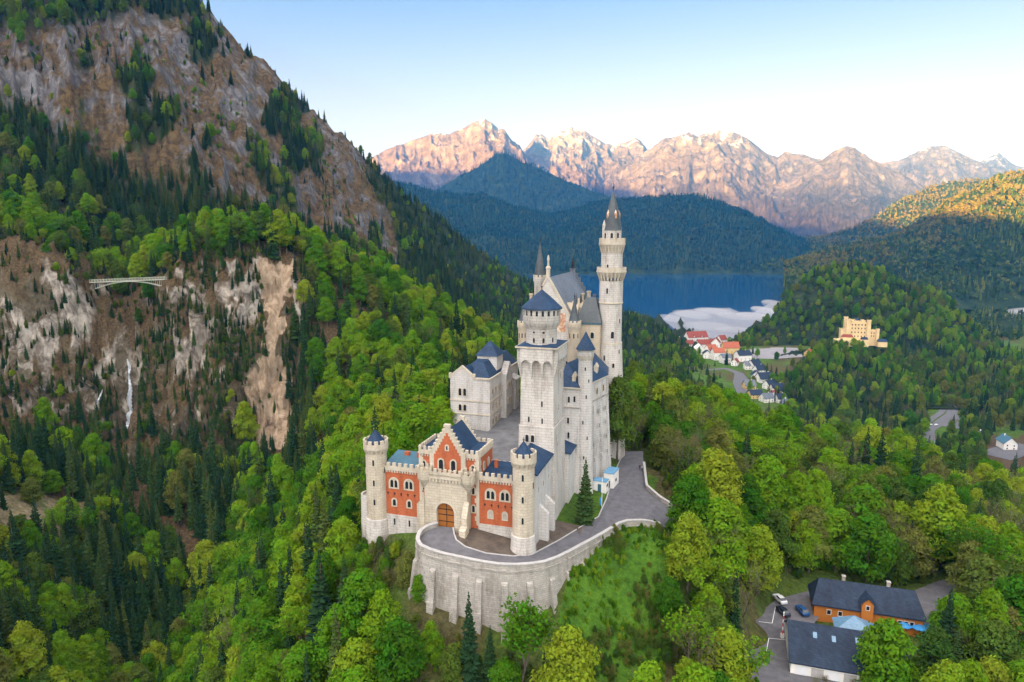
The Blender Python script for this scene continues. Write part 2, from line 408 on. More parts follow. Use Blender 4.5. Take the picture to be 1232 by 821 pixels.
pyramid = Ridge(  # dark ridge standing in for a triangular shadow cast on the peaks
    [(440, 262, 6500), (500, 238, 6500), (535, 222, 6500), (570, 203, 6500), (598, 187, 6500), (608, 184, 6500), (625, 193, 6500), (660, 208, 6500), (700, 224, 6500), (740, 240, 6500), (800, 262, 6500)],
    [(440, 5600, -100), (800, 5600, -100)], (1500, -200), p=1.0, amp=150, wl=520, seed=23, camp=30, aniso=2.0)
right_far = Ridge(
    [(900, 292, 4600), (976, 288, 4500), (1000, 284, 4400), (1030, 273, 4300), (1050, 265, 4200), (1075, 247, 4200), (1115, 227, 4200), (1151, 219, 4200), (1183, 219, 4200), (1232, 222, 4200), (1500, 240, 4200)],
    [(900, 3500, -155), (1500, 3300, -100)], (1200, -200), p=0.9, amp=120, wl=380, seed=31, camp=14, aniso=1.8)
right_near = Ridge(
    [(940, 322, 2500), (985, 306, 2700), (1040, 292, 2900), (1083, 281, 3000), (1115, 263, 3000), (1139, 244, 3000), (1179, 224, 3000), (1199, 214, 3000), (1219, 209, 3000), (1260, 206, 3000), (1330, 220, 3000), (1600, 200, 3000)],
    [(940, 1800, -155), (1100, 1900, -152), (1600, 1900, -150)], (900, -200), p=0.88, amp=95, wl=330, seed=37, camp=12, aniso=1.7)
front_hill = Ridge(
    [(868, 420, 1330), (890, 410, 1330), (928, 384, 1340), (940, 362, 1340), (956, 344, 1330), (996, 325, 1350), (1031, 321, 1350), (1060, 330, 1350), (1083, 345, 1350), (1123, 353, 1350), (1147, 369, 1330), (1165, 392, 1300), (1200, 420, 1250), (1260, 450, 1200)],
    [(868, 1250, -153), (965, 1235, -150), (1000, 1150, -140), (1100, 1060, -140), (1260, 1100, -152)], (420, -170), p=0.8, amp=22, wl=110, seed=43, camp=8, aniso=1.3)
castle_hill = Ridge(
    [(925, 474, 930), (960, 452, 970), (985, 424, 1010), (1010, 416, 1020), (1031, 414, 1030), (1055, 418, 1030), (1080, 432, 1020), (1120, 456, 1000), (1170, 480, 980), (1210, 500, 960)],
    [(925, 830, -150), (1210, 800, -151)], (160, -140), p=0.85, amp=14, wl=90, seed=47, camp=5, aniso=1.2)

def alps_layer(crest, d, foot_d, foot_z, seed, amp=430):
    return Ridge([(px, py, d) for px, py in crest], [(crest[0][0], foot_d, foot_z), (crest[-1][0], foot_d, foot_z)], (2500, -200), p=1.25, amp=amp, wl=900, seed=seed, camp=24, aniso=2.4)
ALPS = [
    alps_layer([(400, 215), (440, 194), (458, 184), (479, 175), (498, 169), (518, 161), (541, 161), (554, 156), (568, 149), (583, 143), (593, 149), (606, 161), (622, 177), (640, 192), (680, 215), (720, 240)], 9500, 6800, 0, 51),
    alps_layer([(590, 205), (620, 186), (631, 180), (644, 164), (651, 162), (661, 167), (670, 159), (687, 153), (700, 156), (716, 166), (729, 174), (752, 172), (765, 166), (771, 169), (779, 181), (800, 195), (850, 220)], 11000, 7600, 100, 57, 380),
    alps_layer([(690, 232), (740, 206), (781, 183), (797, 167), (830, 161), (840, 164), (860, 156), (868, 158), (882, 159), (900, 168), (924, 186), (936, 190), (944, 184), (964, 186), (988, 192), (1010, 205), (1050, 240)], 10000, 6600, -120, 63),
    alps_layer([(900, 240), (950, 212), (988, 193), (1000, 184), (1018, 175), (1028, 178), (1043, 188), (1071, 204), (1099, 217), (1140, 240), (1180, 262)], 9000, 6200, -140, 71, 280),
    alps_layer([(1000, 226), (1040, 206), (1060, 196), (1079, 194), (1099, 186), (1119, 176), (1139, 176), (1163, 188), (1183, 196), (1203, 204), (1240, 215), (1300, 225)], 11500, 7600, -100, 77),
    alps_layer([(1130, 215), (1179, 195), (1201, 184), (1219, 198), (1240, 204), (1300, 200), (1400, 215)], 13500, 9500, 0, 83),
]

# ------------------------------------------------------------------ ground materials
def ground_mat():
    m, n, out = new_mat("meadow_and_rock")
    P = pos(n)
    n1 = noise(n, 0.09, 6, 0.6, P); n2 = noise(n, 0.9, 5, 0.65, P)
    grass = ramp(n, mixc(n, 0.5, n1, n2), [(0.32, (0.018, 0.038, 0.008)), (0.45, (0.04, 0.10, 0.010)), (0.58, (0.07, 0.155, 0.014)), (0.7, (0.10, 0.11, 0.035))])
    litter = ramp(n, n2, [(0.3, (0.035, 0.026, 0.016)), (0.55, (0.085, 0.06, 0.032)), (0.75, (0.15, 0.105, 0.055))])
    nr = noise(n, 0.22, 8, 0.68, pos(n, (1, 1, 0.7)), 0.8)
    rock = ramp(n, nr, [(0.30, (0.05, 0.042, 0.036)), (0.42, (0.19, 0.165, 0.14)), (0.55, (0.36, 0.32, 0.27)), (0.7, (0.52, 0.47, 0.40))])
    g = nd(n, "ShaderNodeNewGeometry"); sp = nd(n, "ShaderNodeSeparateXYZ"); n.links.new(g.outputs["Normal"], sp.inputs[0])
    steep = ramp(n, fmath(n, 'ADD', sp.outputs[2], fmath(n, 'MULTIPLY', fmath(n, 'SUBTRACT', n1, 0.5), 0.9)), [(0.30, (1, 1, 1)), (0.52, (0, 0, 0))])
    base = mixc(n, attr(n, "meadow"), litter, grass)
    tuft = ramp(n, fmath(n, "SUBTRACT", noise(n, 0.055, 9, 0.72, P, 1.0), fmath(n, "MULTIPLY", attr(n, "outcrop"), 0.20)), [(0.40, (0, 0, 0)), (0.48, (1, 1, 1))])
    brown = ramp(n, noise(n, 0.5, 5, 0.6, P), [(0.3, (0.03, 0.028, 0.015)), (0.5, (0.075, 0.06, 0.032)), (0.64, (0.11, 0.085, 0.045)), (0.78, (0.055, 0.07, 0.02))])
    rockmix = mixc(n, fmath(n, 'MULTIPLY', tuft, 0.85), rock, brown)
    c = mixc(n, fmath(n, 'MULTIPLY', steep, attr(n, "rocky")), base, rockmix)
    scar = ramp(n, noise(n, 0.22, 9, 0.75, pos(n, (1, 1, 0.4)), 1.2), [(0.3, (0.13, 0.09, 0.058)), (0.45, (0.26, 0.19, 0.125)), (0.58, (0.36, 0.275, 0.195)), (0.74, (0.44, 0.38, 0.31))])
    sf = ramp(n, fmath(n, "MULTIPLY", attr(n, "scar"), fmath(n, "ADD", noise(n, 0.28, 7, .72, P, 1.0), 0.5)), [(0.42, (0, 0, 0)), (0.62, (1, 1, 1))])
    c = mixc(n, sf, c, scar)
    bh = mixc(n, 0.4, nr, n2)
    bsdf(n, out, c, 0.95, bh, 1.0, 1.6, spec=0.1)
    return m
def mountain_mat(name, kind):
    m, n, out = new_mat(name)
    P = pos(n)
    g = nd(n, "ShaderNodeNewGeometry"); sp = nd(n, "ShaderNodeSeparateXYZ"); n.links.new(g.outputs["Normal"], sp.inputs[0])
    if kind == 'side':
        n1 = noise(n, 0.022, 8, 0.68, P, 0.6); n2 = noise(n, 0.16, 7, 0.75, P, 0.4)
        earth = ramp(n, n2, [(0.30, (0.026, 0.022, 0.016)), (0.46, (0.072, 0.050, 0.028)), (0.6, (0.135, 0.094, 0.045)), (0.75, (0.055, 0.06, 0.026))])
        nr = noise(n, 0.10, 9, 0.75, pos(n, (1, 1, .7)), 1.0)
        rock = ramp(n, nr, [(0.32, (0.045, 0.045, 0.05)), (0.5, (0.12, 0.12, 0.13)), (0.68, (0.28, 0.28, 0.29))])
        f = fmath(n, 'ADD', fmath(n, 'MULTIPLY', n1, 0.9), fmath(n, 'MULTIPLY', noise(n, 0.05, 6, .7, P), 0.7))
        f = fmath(n, 'SUBTRACT', f, fmath(n, 'MULTIPLY', sp.outputs[2], 0.25))
        k = ramp(n, f, [(0.64, (0, 0, 0)), (0.76, (0.85, 0.85, 0.85))])
        c = mixc(n, k, earth, rock)
        wood = ramp(n, noise(n, 0.03, 4, .6, P), [(0.3, (0.012, 0.022, 0.012)), (0.7, (0.035, 0.05, 0.018))])
        c = mixc(n, attr(n, "wood"), c, wood)
        bsdf(n, out, c, 0.95, mixc(n, 0.5, nr, n2), 1.0, 5.0, spec=0.05)
    elif kind == 'wood':
        c = ramp(n, noise(n, 0.02, 6, .6, P), [(0.3, (0.010, 0.020, 0.012)), (0.55, (0.022, 0.038, 0.016)), (0.75, (0.045, 0.058, 0.022))])
        bsdf(n, out, c, 0.95, noise(n, 0.05, 5, .7, P), 1.0, 8.0, spec=0.05)
    else:
        nr = noise(n, 0.0022, 10, 0.7, P, 0.8); n2 = noise(n, 0.011, 8, .7, P, .4)
        rock = ramp(n, mixc(n, .5, nr, n2), [(0.34, (0.028, 0.021, 0.016)), (0.5, (0.098, 0.077, 0.057)), (0.66, (0.22, 0.185, 0.145))])
        low = ramp(n, n2, [(0.35, (0.026, 0.022, 0.013)), (0.6, (0.062, 0.048, 0.031)), (0.8, (0.13, 0.105, 0.078))])
        sz = nd(n, "ShaderNodeSeparateXYZ"); n.links.new(P, sz.inputs[0])
        hgt = fmath(n, 'ADD', fmath(n, 'DIVIDE', sz.outputs[2], 1500.0), fmath(n, 'MULTIPLY', fmath(n, 'SUBTRACT', nr, 0.5), 0.9))
        c = mixc(n, ramp(n, hgt, [(0.22, (0, 0, 0)), (0.5, (1, 1, 1))]), low, rock)
        sn = fmath(n, 'ADD', fmath(n, 'MULTIPLY', noise(n, 0.005, 8, .75, pos(n, (1, 1, .5)), 1.2), 0.75), fmath(n, 'MULTIPLY', fmath(n, 'DIVIDE', sz.outputs[2], 1500.0), 0.26))
        sn = fmath(n, 'ADD', sn, fmath(n, 'MULTIPLY', sp.outputs[2], 0.10))
        c = mixc(n, ramp(n, sn, [(0.73, (0, 0, 0)), (0.76, (1, 1, 1))]), c, (0.30, 0.31, 0.33))
        bsdf(n, out, c, 0.95, mixc(n, .5, nr, n2), 1.0, 60.0, spec=0.05)
    return m

# ------------------------------------------------------------------ the land's one near sheet
na = 620
AA = np.tan(np.linspace(R(-56), R(52), na))
rr = [34.0]
while rr[-1] < 1750: rr.append(rr[-1] * (1.0085 if rr[-1] < 320 else 1.0052 if rr[-1] < 405 else 1.012 if rr[-1] < 800 else 1.025))
rr = np.array(rr)
ang = np.linspace(R(-56), R(52), na)
TX = np.sin(ang)[:, None] * rr[None, :] * 1.0; TY = np.cos(ang)[:, None] * rr[None, :]
TZ = land(TX, TY)
_k = cliffness(TX, TY, TZ)                                # crags: the steep rock steps in and out
def crag_dy(x, z): return (ridged(x / 19, z / 44, 3, 51) - .45) * 17 + (ridged(x / 8, z / 11, 3, 53) - .45) * 8 + (ridged(x / 3.2, z / 3, 2, 57) - .45) * 2.6
GY = TY + _k * crag_dy(TX, TZ)
GX = TX + _k * (fbm(TX / 5, TZ / 5, 2, 61) - .5) * 3
_px, _py = px_of(TX, TY, TZ)
MEADOW = [(690, 664), (745, 634), (832, 634), (850, 680), (800, 720), (800, 821), (670, 821), (672, 740)]
SCAR = [(305, 316), (356, 314), (350, 350), (338, 400), (340, 440), (352, 470), (346, 500), (352, 560), (300, 560), (306, 510), (296, 470), (318, 440), (322, 400), (316, 350)]
MEADOW_VILLAGE = [(830, 425), (895, 435), (890, 462), (838, 448)]
BANK = [(-40, 590), (50, 598), (120, 606), (138, 630), (70, 660), (-40, 668)]
OUTC = [[(52, 300), (118, 312), (128, 350), (146, 420), (146, 452), (104, 455), (84, 400), (60, 370)], [(190, 318), (240, 312), (252, 352), (196, 358)], [(264, 312), (360, 308), (362, 396), (300, 402), (268, 372)], [(206, 402), (246, 404), (250, 462), (208, 462)], [(-20, 480), (72, 486), (66, 540), (-20, 545)], [(36, 410), (62, 400), (66, 470), (40, 470)]]
md = np.zeros_like(TX)
md = np.where(inside(MEADOW, _px, _py) & (TY < 180), 1.0, md)
md = np.where((TY > 700) & (TZ < -90), 0.72 * sstep(.3, .6, fbm(TX / 40, TY / 40, 3, 19)) + .1, md)
_u, _w = uw(TX, TY)
md = np.maximum(md, np.where((_u > 19) & (_u < 40) & (_w > 8) & (_w < 60), 0.85, 0))
md = np.maximum(md, np.where((TX > 60) & (TY > 90) & (TY < 210), 0.6, 0))
md = np.where(inside(BANK, _px, _py) & (TY < 300), 0.35, md)
md = np.maximum(md, np.where(TY < 260, 0.45 * sstep(.4, .6, fbm(TX / 14, TY / 14, 3, 15)) + .2, 0))
wob = 22 * (fbm(TX / 6, TZ / 6, 4, 5) - .5)
sc_ = np.where(inside(SCAR, _px + wob, _py + wob) & (TY > 320) & (TY < 420), 1.0, 0.0)
sc_ = np.maximum(sc_, np.where(inside(BANK, _px + wob, _py + wob) & (TY < 300), 0.5, 0.0))
rk = np.clip(cliffness(TX, TY, TZ) * 1.6 + np.where(TY < 300, .55, 0.2), 0, 1)
rk = np.where(md > .8, 0.0, rk)
wob2 = 30 * (fbm(TX / 7 + 40, TZ / 7, 4, 25) - .5)
oc = np.zeros_like(TX)
for g_ in OUTC: oc = np.maximum(oc, np.where(inside(g_, _px + wob2, _py + wob2) & (TY > 310) & (TY < 400), 1.0, 0.0))
tm = np_mesh("ground", np.stack([GX, GY, TZ], -1).reshape(-1, 3), grid_faces(na, len(rr)), [ground_mat()],
             {"meadow": ('POINT', md.ravel()), "scar": ('POINT', sc_.ravel()), "rocky": ('POINT', rk.ravel()), "outcrop": ('POINT', oc.ravel())}, smooth=True)
tag(link(bpy.data.objects.new("ground", tm)), kind="structure")

# far floor of the valley
vf = MB(); vf.add([(-16000, -9000, -162), (16000, -9000, -162), (16000, 17000, -162), (-16000, 17000, -162)], [(0, 1, 2, 3)])
tag(vf.build("valley_floor", mountain_mat("valley_meadow", 'wood')), kind="structure")

def add_ridge(name, rg, na_, nt_, mat, attrs=None):
    V, Fq, T = rg.grid(na_, nt_)
    at = attrs(V, T) if attrs else None
    return tag(link(bpy.data.objects.new(name, np_mesh(name, V, Fq, [mat], at, smooth=True))), kind="structure")
WOODM = mountain_mat("wooded_slope", 'wood')
def side_wood(V, T):                      # where trees cover the mountainside: 1 wooded, 0 bare rock and grass
    px, py = px_of(V[:, 0], V[:, 1], V[:, 2])
    spur = sstep(20, -20, (py - (178 + (px - 360) * 1.0)) * -1 + 40)          # lower right flank is bare up to this line
    line = np.interp(px, [-100, 0, 80, 160, 250, 330, 420, 480, 520], [60, 120, 165, 210, 238, 262, 300, 320, 330])
    low = sstep(-30, 25, py - line + 40 * (fbm(px / 30, py / 30, 3, 7) - .5))
    rightline = np.interp(py, [0, 60, 120, 170, 230, 300, 340], [268, 330, 380, 425, 455, 480, 500])
    rgt = sstep(-14, 14, px - rightline + 26 * (fbm(px / 18, py / 18, 3, 2) - .5))
    topl = sstep(14, -12, py - np.interp(px, [0, 150, 260, 330], [30, 14, 22, 40]) + 30 * (fbm(px / 20, py / 20, 3, 9) - .5)) * sstep(330, 280, px)
    clump = sstep(0.60, 0.67, fbm(px / 34 + 3, py / 48, 4, 12))
    return np.clip(np.maximum.reduce([low, rgt, topl, clump * 0.9]), 0, 1)
add_ridge("mountainside", side, 640, 320, mountain_mat("mountainside_rock", 'side'), lambda V, T: {"wood": ('POINT', side_wood(V, T))})
add_ridge("lakeside_hill", mid, 240, 70, WOODM)
add_ridge("shadow_peak", pyramid, 160, 70, WOODM)
add_ridge("sunlit_hill", right_far, 160, 60, WOODM)
add_ridge("wooded_mountain", right_near, 200, 70, WOODM)
add_ridge("wooded_hill", front_hill, 140, 60, WOODM)
add_ridge("castle_mound", castle_hill, 100, 40, WOODM)
ALPM = mountain_mat("alpine_rock", 'alp')
for q in ALPS: add_ridge("alpine_mountain", q, 300, 150, ALPM)

# unseen range added behind the viewer, its crest shaped to shade the valley
sh = np.array([sun_to.x, sun_to.y]); sh /= np.linalg.norm(sh); perp = np.array([-sh[1], sh[0]])
if perp[0] < 0: perp = -perp
BL = np.array([-9500, -8000, -6700, -5600, -4100, -3300, -2400, -1373, -900, -300, 113, 323, 504, 900, 2000, 4500], float)
BH = np.array([700, 1000, 1250, 1450, 1380, 1400, 1050, 860, 800, 600, 440, 375, 340, 215, 20, -120], float)
DB = 4200.0
ls = np.linspace(BL[0], BL[-1], 280); ts = np.linspace(-1, 1, 25)
hh = np.interp(ls, BL, BH) + DB * math.tan(R(SUN_EL)) + 40 * (ridged(ls / 300, ls * 0, 3, 3) - .5)
bw = 1700.0
BX = ls[:, None] * perp[0] + (DB + ts[None, :] * bw) * sh[0]; BY = ls[:, None] * perp[1] + (DB + ts[None, :] * bw) * sh[1]
BZ = -165 + (hh[:, None] + 165) * (1 - np.abs(ts[None, :])) ** 0.9
BZ += (1 - np.abs(ts))[None, :] * np.abs(ts)[None, :] * 300 * (ridged(BX / 500, BY / 500, 4, 6) - .5)
tag(link(bpy.data.objects.new("eastern_range", np_mesh("eastern_range", np.stack([BX, BY, BZ], -1).reshape(-1, 3), grid_faces(280, 25), [WOODM], smooth=True))), kind="structure")

# lake
m, n, out = new_mat("lake_water")
b = bsdf(n, out, (0.001, 0.045, 0.14), 0.08, noise(n, 0.02, 3, .6, pos(n)), 0.02, 1.0, spec=0.5)
lk = MB(); pts = [xyz(px, d, -150) for px, d in ((640, 1500), (700, 1420), (760, 1330), (800, 1300), (850, 1370), (900, 1340), (960, 1400), (1010, 1800), (1010, 3700), (560, 3700), (560, 2200))]
lk.add(pts, [tuple(range(len(pts)))]); tag(lk.build("lake", m), kind="structure")
# ================================================================== TREES
def leaf_mat(name, stops, trans=0.35, var=0.25):
    m, n, out = new_mat(name)
    oi = nd(n, "ShaderNodeObjectInfo")
    c = ramp(n, oi.outputs["Random"], stops)
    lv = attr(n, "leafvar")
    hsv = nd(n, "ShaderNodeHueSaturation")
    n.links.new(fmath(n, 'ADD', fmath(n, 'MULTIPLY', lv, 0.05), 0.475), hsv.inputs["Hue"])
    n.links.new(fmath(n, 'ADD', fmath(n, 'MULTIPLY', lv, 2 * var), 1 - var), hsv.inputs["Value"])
    hsv.inputs["Saturation"].default_value = 1.0
    n.links.new(c, hsv.inputs["Color"])
    d = nd(n, "ShaderNodeBsdfDiffuse"); t = nd(n, "ShaderNodeBsdfTranslucent")
    n.links.new(hsv.outputs[0], d.inputs[0])
    n.links.new(mixc(n, 1.0, hsv.outputs[0], (1.25, 1.2, 0.6), 'MULTIPLY'), t.inputs[0])
    mx = nd(n, "ShaderNodeMixShader"); mx.inputs[0].default_value = trans
    n.links.new(d.outputs[0], mx.inputs[1]); n.links.new(t.outputs[0], mx.inputs[2])
    n.links.new(mx.outputs[0], out.inputs[0]); return m
M_FRESH = leaf_mat("fresh_leaves", [(0.0, (0.036, 0.11, 0.008)), (0.3, (0.078, 0.185, 0.010)), (0.7, (0.138, 0.25, 0.012)), (1.0, (0.20, 0.255, 0.020))])
M_OLIVE = leaf_mat("older_leaves", [(0.0, (0.040, 0.088, 0.016)), (0.5, (0.080, 0.130, 0.020)), (1.0, (0.14, 0.145, 0.035))])
M_NEEDLE = leaf_mat("spruce_needles", [(0.0, (0.012, 0.032, 0.014)), (0.5, (0.022, 0.050, 0.018)), (0.85, (0.04, 0.068, 0.018)), (1.0, (0.065, 0.085, 0.02))], 0.12)
M_BUDS = leaf_mat("budding_twigs", [(0.0, (0.085, 0.072, 0.045)), (0.5, (0.11, 0.10, 0.045)), (1.0, (0.12, 0.13, 0.04))], 0.2)
M_FARWOOD = leaf_mat("distant_leaves", [(0.0, (0.014, 0.036, 0.015)), (0.4, (0.030, 0.064, 0.018)), (0.75, (0.065, 0.10, 0.02)), (1.0, (0.12, 0.135, 0.03))], 0.15)
def bark_mat(name, a, b):
    m, n, out = new_mat(name)
    f = noise(n, 2.0, 5, .65, pos(n, (1, 1, .2)))
    bsdf(n, out, ramp(n, f, [(0.3, a), (0.7, b)]), 0.95, f, .6, .1, spec=.1); return m
M_BARK = bark_mat("grey_bark", (0.055, 0.045, 0.035), (0.17, 0.145, 0.115))
M_BARKB = bark_mat("brown_bark", (0.05, 0.034, 0.022), (0.13, 0.095, 0.065))

def quads(cent, nrm, size, rs, asp=0.7):
    """one leaf spray (a bent quad) per centre, facing nrm"""
    n = len(cent)
    nrm = nrm / (np.linalg.norm(nrm, axis=1, keepdims=True) + 1e-9)
    ref = rs.normal(size=(n, 3)); a = np.cross(nrm, ref); a /= np.linalg.norm(a, axis=1, keepdims=True) + 1e-9
    b = np.cross(nrm, a)
    s = size[:, None]
    V = np.stack([cent - a * s - b * s * asp * .3, cent - a * s * .1 - b * s * asp, cent + a * s + b * s * .2 * asp, cent + a * s * .2 + b * s * asp], 1)
    return V.reshape(-1, 3)

def broadleaf_crown(name, mat, seed, H=18.0, rad=5.2, base=0.22, n_leaf=3600, leaf=0.46, lobes=24, round_=1.0, openness=0.0):
    rs = np.random.default_rng(seed)
    L = []
    for k in range(lobes):
        f = (k + .5) / lobes
        z = H * (base + (1 - base) * (0.06 + 0.86 * f))
        prof = max(0.15, math.sin(math.pi * (0.16 + 0.80 * f ** 0.85)) ** (0.75 * round_))
        ang_ = k * 2.399963 + rs.uniform(-.5, .5)
        rr_ = rad * prof * rs.uniform(0.40, 0.78)
        sz = rad * rs.uniform(0.26, 0.44) * (0.75 + 0.4 * prof)
        L.append((rr_ * math.cos(ang_), rr_ * math.sin(ang_), z, sz))
    L.append((0, 0, H * .93, rad * .3))
    L = np.array(L); wts = L[:, 3] ** 2; wts /= wts.sum()
    idx = rs.choice(len(L), n_leaf, p=wts)
    d = rs.normal(size=(n_leaf, 3)); d /= np.linalg.norm(d, axis=1, keepdims=True)
    d[:, 2] = np.where(d[:, 2] < -0.25, -d[:, 2] * .8, d[:, 2]); d[:, 2] *= 0.85
    r = rs.uniform(0.62, 1.12, n_leaf) ** 0.7
    cen = L[idx, :3] + d * (L[idx, 3] * r)[:, None]
    cen += rs.normal(size=cen.shape) * 0.22
    nr = d + rs.normal(size=d.shape) * 0.42 + np.array([0, 0, 0.35])
    V = quads(cen, nr, leaf * rs.uniform(0.55, 1.35, n_leaf), rs)
    lob = rs.uniform(0, 1, len(L))[idx]
    lv = np.clip(0.55 * rs.uniform(0, 1, n_leaf) + 0.45 * lob, 0, 1)
    return np_mesh(name, V, np.arange(len(V)).reshape(-1, 4), [mat], {"leafvar": ('FACE', lv)})
def trunk_mesh(name, mat, seed, H, top, r0, limbs=7, n=7, base=0.25, spread=3.6):
    rs = random.Random(seed); mb = MB()
    pts = []; lean = (rs.uniform(-.04, .04), rs.uniform(-.04, .04))
    for i in range(7):
        t = i / 6; z = -1.2 + (top * H + 1.2) * t
        pts.append((lean[0] * z + rs.uniform(-.1, .1) * t, lean[1] * z + rs.uniform(-.1, .1) * t, z))
    mb.tube(pts, [r0 * (1.25 if i == 0 else 1) * (1 - .82 * i / 6) for i in range(7)], n)
    for k in range(limbs):
        t = base + (0.86 * top - base) * (k + .3) / max(limbs, 1); z = H * t
        a = k * 2.4 + rs.uniform(-.4, .4); ln = spread * (1.15 - .7 * t) * rs.uniform(.7, 1.1)
        p0 = (lean[0] * z, lean[1] * z, z)
        p1 = (p0[0] + math.cos(a) * ln * .5, p0[1] + math.sin(a) * ln * .5, z + ln * .35)
        p2 = (p0[0] + math.cos(a + .2) * ln, p0[1] + math.sin(a + .2) * ln, z + ln * .85)
        mb.tube([p0, p1, p2], [r0 * .42 * (1.1 - t), r0 * .28 * (1.1 - t), r0 * .1], 5)
    return mb.mesh(name, mat)
def spruce_crown(name, mat, seed, H=22.0, rad=3.4, base=0.08, whorls=30, per=11, sparse=0.0):
    rs = np.random.default_rng(seed); V = []; lv = []
    for k in range(whorls):
        f = k / (whorls - 1); z = H * (base + (1 - base) * f ** 0.92)
        r = rad * ((1 - f) ** 0.85) * rs.uniform(0.8, 1.12) + 0.12
        m_ = max(4, int(per * (0.5 + 0.5 * (1 - f))))
        for j in range(m_):
            if rs.uniform() < sparse: continue
            a = 2 * math.pi * (j + rs.uniform(-.3, .3)) / m_ + k * 1.7
            ln = r * rs.uniform(0.62, 1.14); ca, sa = math.cos(a), math.sin(a)
            droop = 0.32 + 0.22 * (1 - f); wd = ln * 0.26 + 0.14
            z0 = z + rs.uniform(-.2, .2)
            ax = np.array([ca, sa, 0]); bx = np.array([-sa, ca, 0])
            p0 = np.array([0, 0, z0 + .15]) + ax * ln * .10
            mid_ = ax * ln * .55 + np.array([0, 0, z0 - ln * droop * .45])
            tip = ax * ln + np.array([0, 0, z0 - ln * droop + .18 * ln])
            sag = np.array([0, 0, -0.10 * ln - .08])
            V += [p0, mid_ - bx * wd + sag, tip, mid_ + bx * wd + sag]; lv.append(0.35 + .65 * rs.uniform())
            # hanging twigs below the branch
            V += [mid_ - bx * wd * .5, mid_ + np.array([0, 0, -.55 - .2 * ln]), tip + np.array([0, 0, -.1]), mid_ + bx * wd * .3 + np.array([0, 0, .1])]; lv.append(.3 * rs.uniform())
    V += [np.array([-.12, 0, H * .95]), np.array([0.12, 0, H * .95]), np.array([0.02, 0, H * 1.02]), np.array([-.02, 0, H * 1.02])]; lv.append(.5)
    V = np.array(V)
    return np_mesh(name, V, np.arange(len(V)).reshape(-1, 4), [mat], {"leafvar": ('FACE', np.array(lv))})
def bare_parts(seed, H=17.0, nb_=1500, sz=.17):
    """limbs that fork down to twigs, and the thin haze of buds on them"""
    rs = random.Random(seed); mb = MB(); tips = []
    def grow(p, d, ln, r, lvl):
        q1 = p + d * ln * .5 + Vector((rs.uniform(-.1, .1), rs.uniform(-.1, .1), 0)) * ln; q2 = p + d * ln
        mb.tube([p, q1, q2], [r, r * .8, r * .6], 5 if lvl < 2 else 3)
        if lvl >= 4: tips.append(q2); return
        nb = 3 if lvl < 2 else rs.choice([2, 3])
        for k in range(nb):
            a = 2 * math.pi * k / nb + rs.uniform(-.6, .6); sp_ = rs.uniform(.3, .62)
            ax = d.orthogonal().normalized(); bx = d.cross(ax)
            nd_ = (d + (ax * math.cos(a) + bx * math.sin(a)) * sp_ + Vector((0, 0, .16))).normalized()
            if lvl >= 2: tips.append(q1)
            grow(q2 if k else q2 - d * ln * .2 * rs.random(), nd_, ln * rs.uniform(.55, .75), r * .6, lvl + 1)
    grow(Vector((0, 0, -1)), Vector((rs.uniform(-.05, .05), rs.uniform(-.05, .05), 1)).normalized(), H * .40, .26, 0)
    trunk = mb.mesh("bare_limbs", M_BARK)
    r2 = np.random.default_rng(seed); T = np.array([tuple(t) for t in tips])
    idx = r2.integers(0, len(T), nb_); c = T[idx] + r2.normal(size=(nb_, 3)) * .6
    V = quads(c, r2.normal(size=c.shape), r2.uniform(.6 * sz, 1.4 * sz, nb_), r2, .35 if sz < .2 else .7)
    crown = np_mesh("bare_twigs", V, np.arange(len(V)).reshape(-1, 4), [M_BUDS], {"leafvar": ('FACE', r2.uniform(0, 1, nb_))})
    return crown, trunk
PROTO = {'fresh': [], 'olive': [], 'spruce': [], 'bare': [], 'farleaf': [], 'farcone': []}
for i, (H, r, b, nl, rd) in enumerate([(19, 5.6, .16, 7600, 1.0), (17, 5.0, .14, 6600, .8), (21, 5.0, .18, 7200, 1.2), (15, 5.2, .12, 6200, .9), (20, 4.4, .15, 6400, 1.35)]):
    PROTO['fresh'].append((broadleaf_crown("leaf_crown", M_FRESH, 100 + i, H, r, b, nl, .335, 30 + 2 * i, rd), trunk_mesh("tree_trunk", M_BARK, 200 + i, H, .8, .36, spread=r * .7), H))
for i, (H, r, b, nl, rd) in enumerate([(20, 5.0, .2, 5600, 1.0), (17, 4.6, .16, 5000, 1.1), (14, 4.6, .12, 4400, .8)]):
    PROTO['olive'].append((broadleaf_crown("leaf_crown", M_OLIVE, 300 + i, H, r, b, nl, .32, 30 + 2 * i, rd), trunk_mesh("tree_trunk", M_BARK, 400 + i, H, .8, .32, spread=r * .7), H))
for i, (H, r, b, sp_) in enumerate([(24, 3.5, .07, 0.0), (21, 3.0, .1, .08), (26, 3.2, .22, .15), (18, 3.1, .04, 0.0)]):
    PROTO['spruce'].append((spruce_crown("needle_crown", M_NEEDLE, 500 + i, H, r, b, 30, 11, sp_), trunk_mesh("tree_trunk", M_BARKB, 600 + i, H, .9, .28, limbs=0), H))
for i, H in enumerate((17, 15, 19)):
    c_, t_ = bare_parts(700 + i, H); PROTO['bare'].append((c_, t_, H))
M_GOLDWOOD = leaf_mat("sun_gold_wood", [(0.0, (0.080, 0.075, 0.018)), (0.5, (0.125, 0.110, 0.022)), (1.0, (0.165, 0.140, 0.026))], 0.15)  # low sun's gold put into the leaf colour of the right hills
M_BLUEWOOD = leaf_mat("haze_blue_wood", [(0.0, (0.006, 0.026, 0.030)), (0.5, (0.012, 0.046, 0.046)), (1.0, (0.024, 0.070, 0.056))], 0.1)  # blue of the distant air put into the far hills' leaf colour
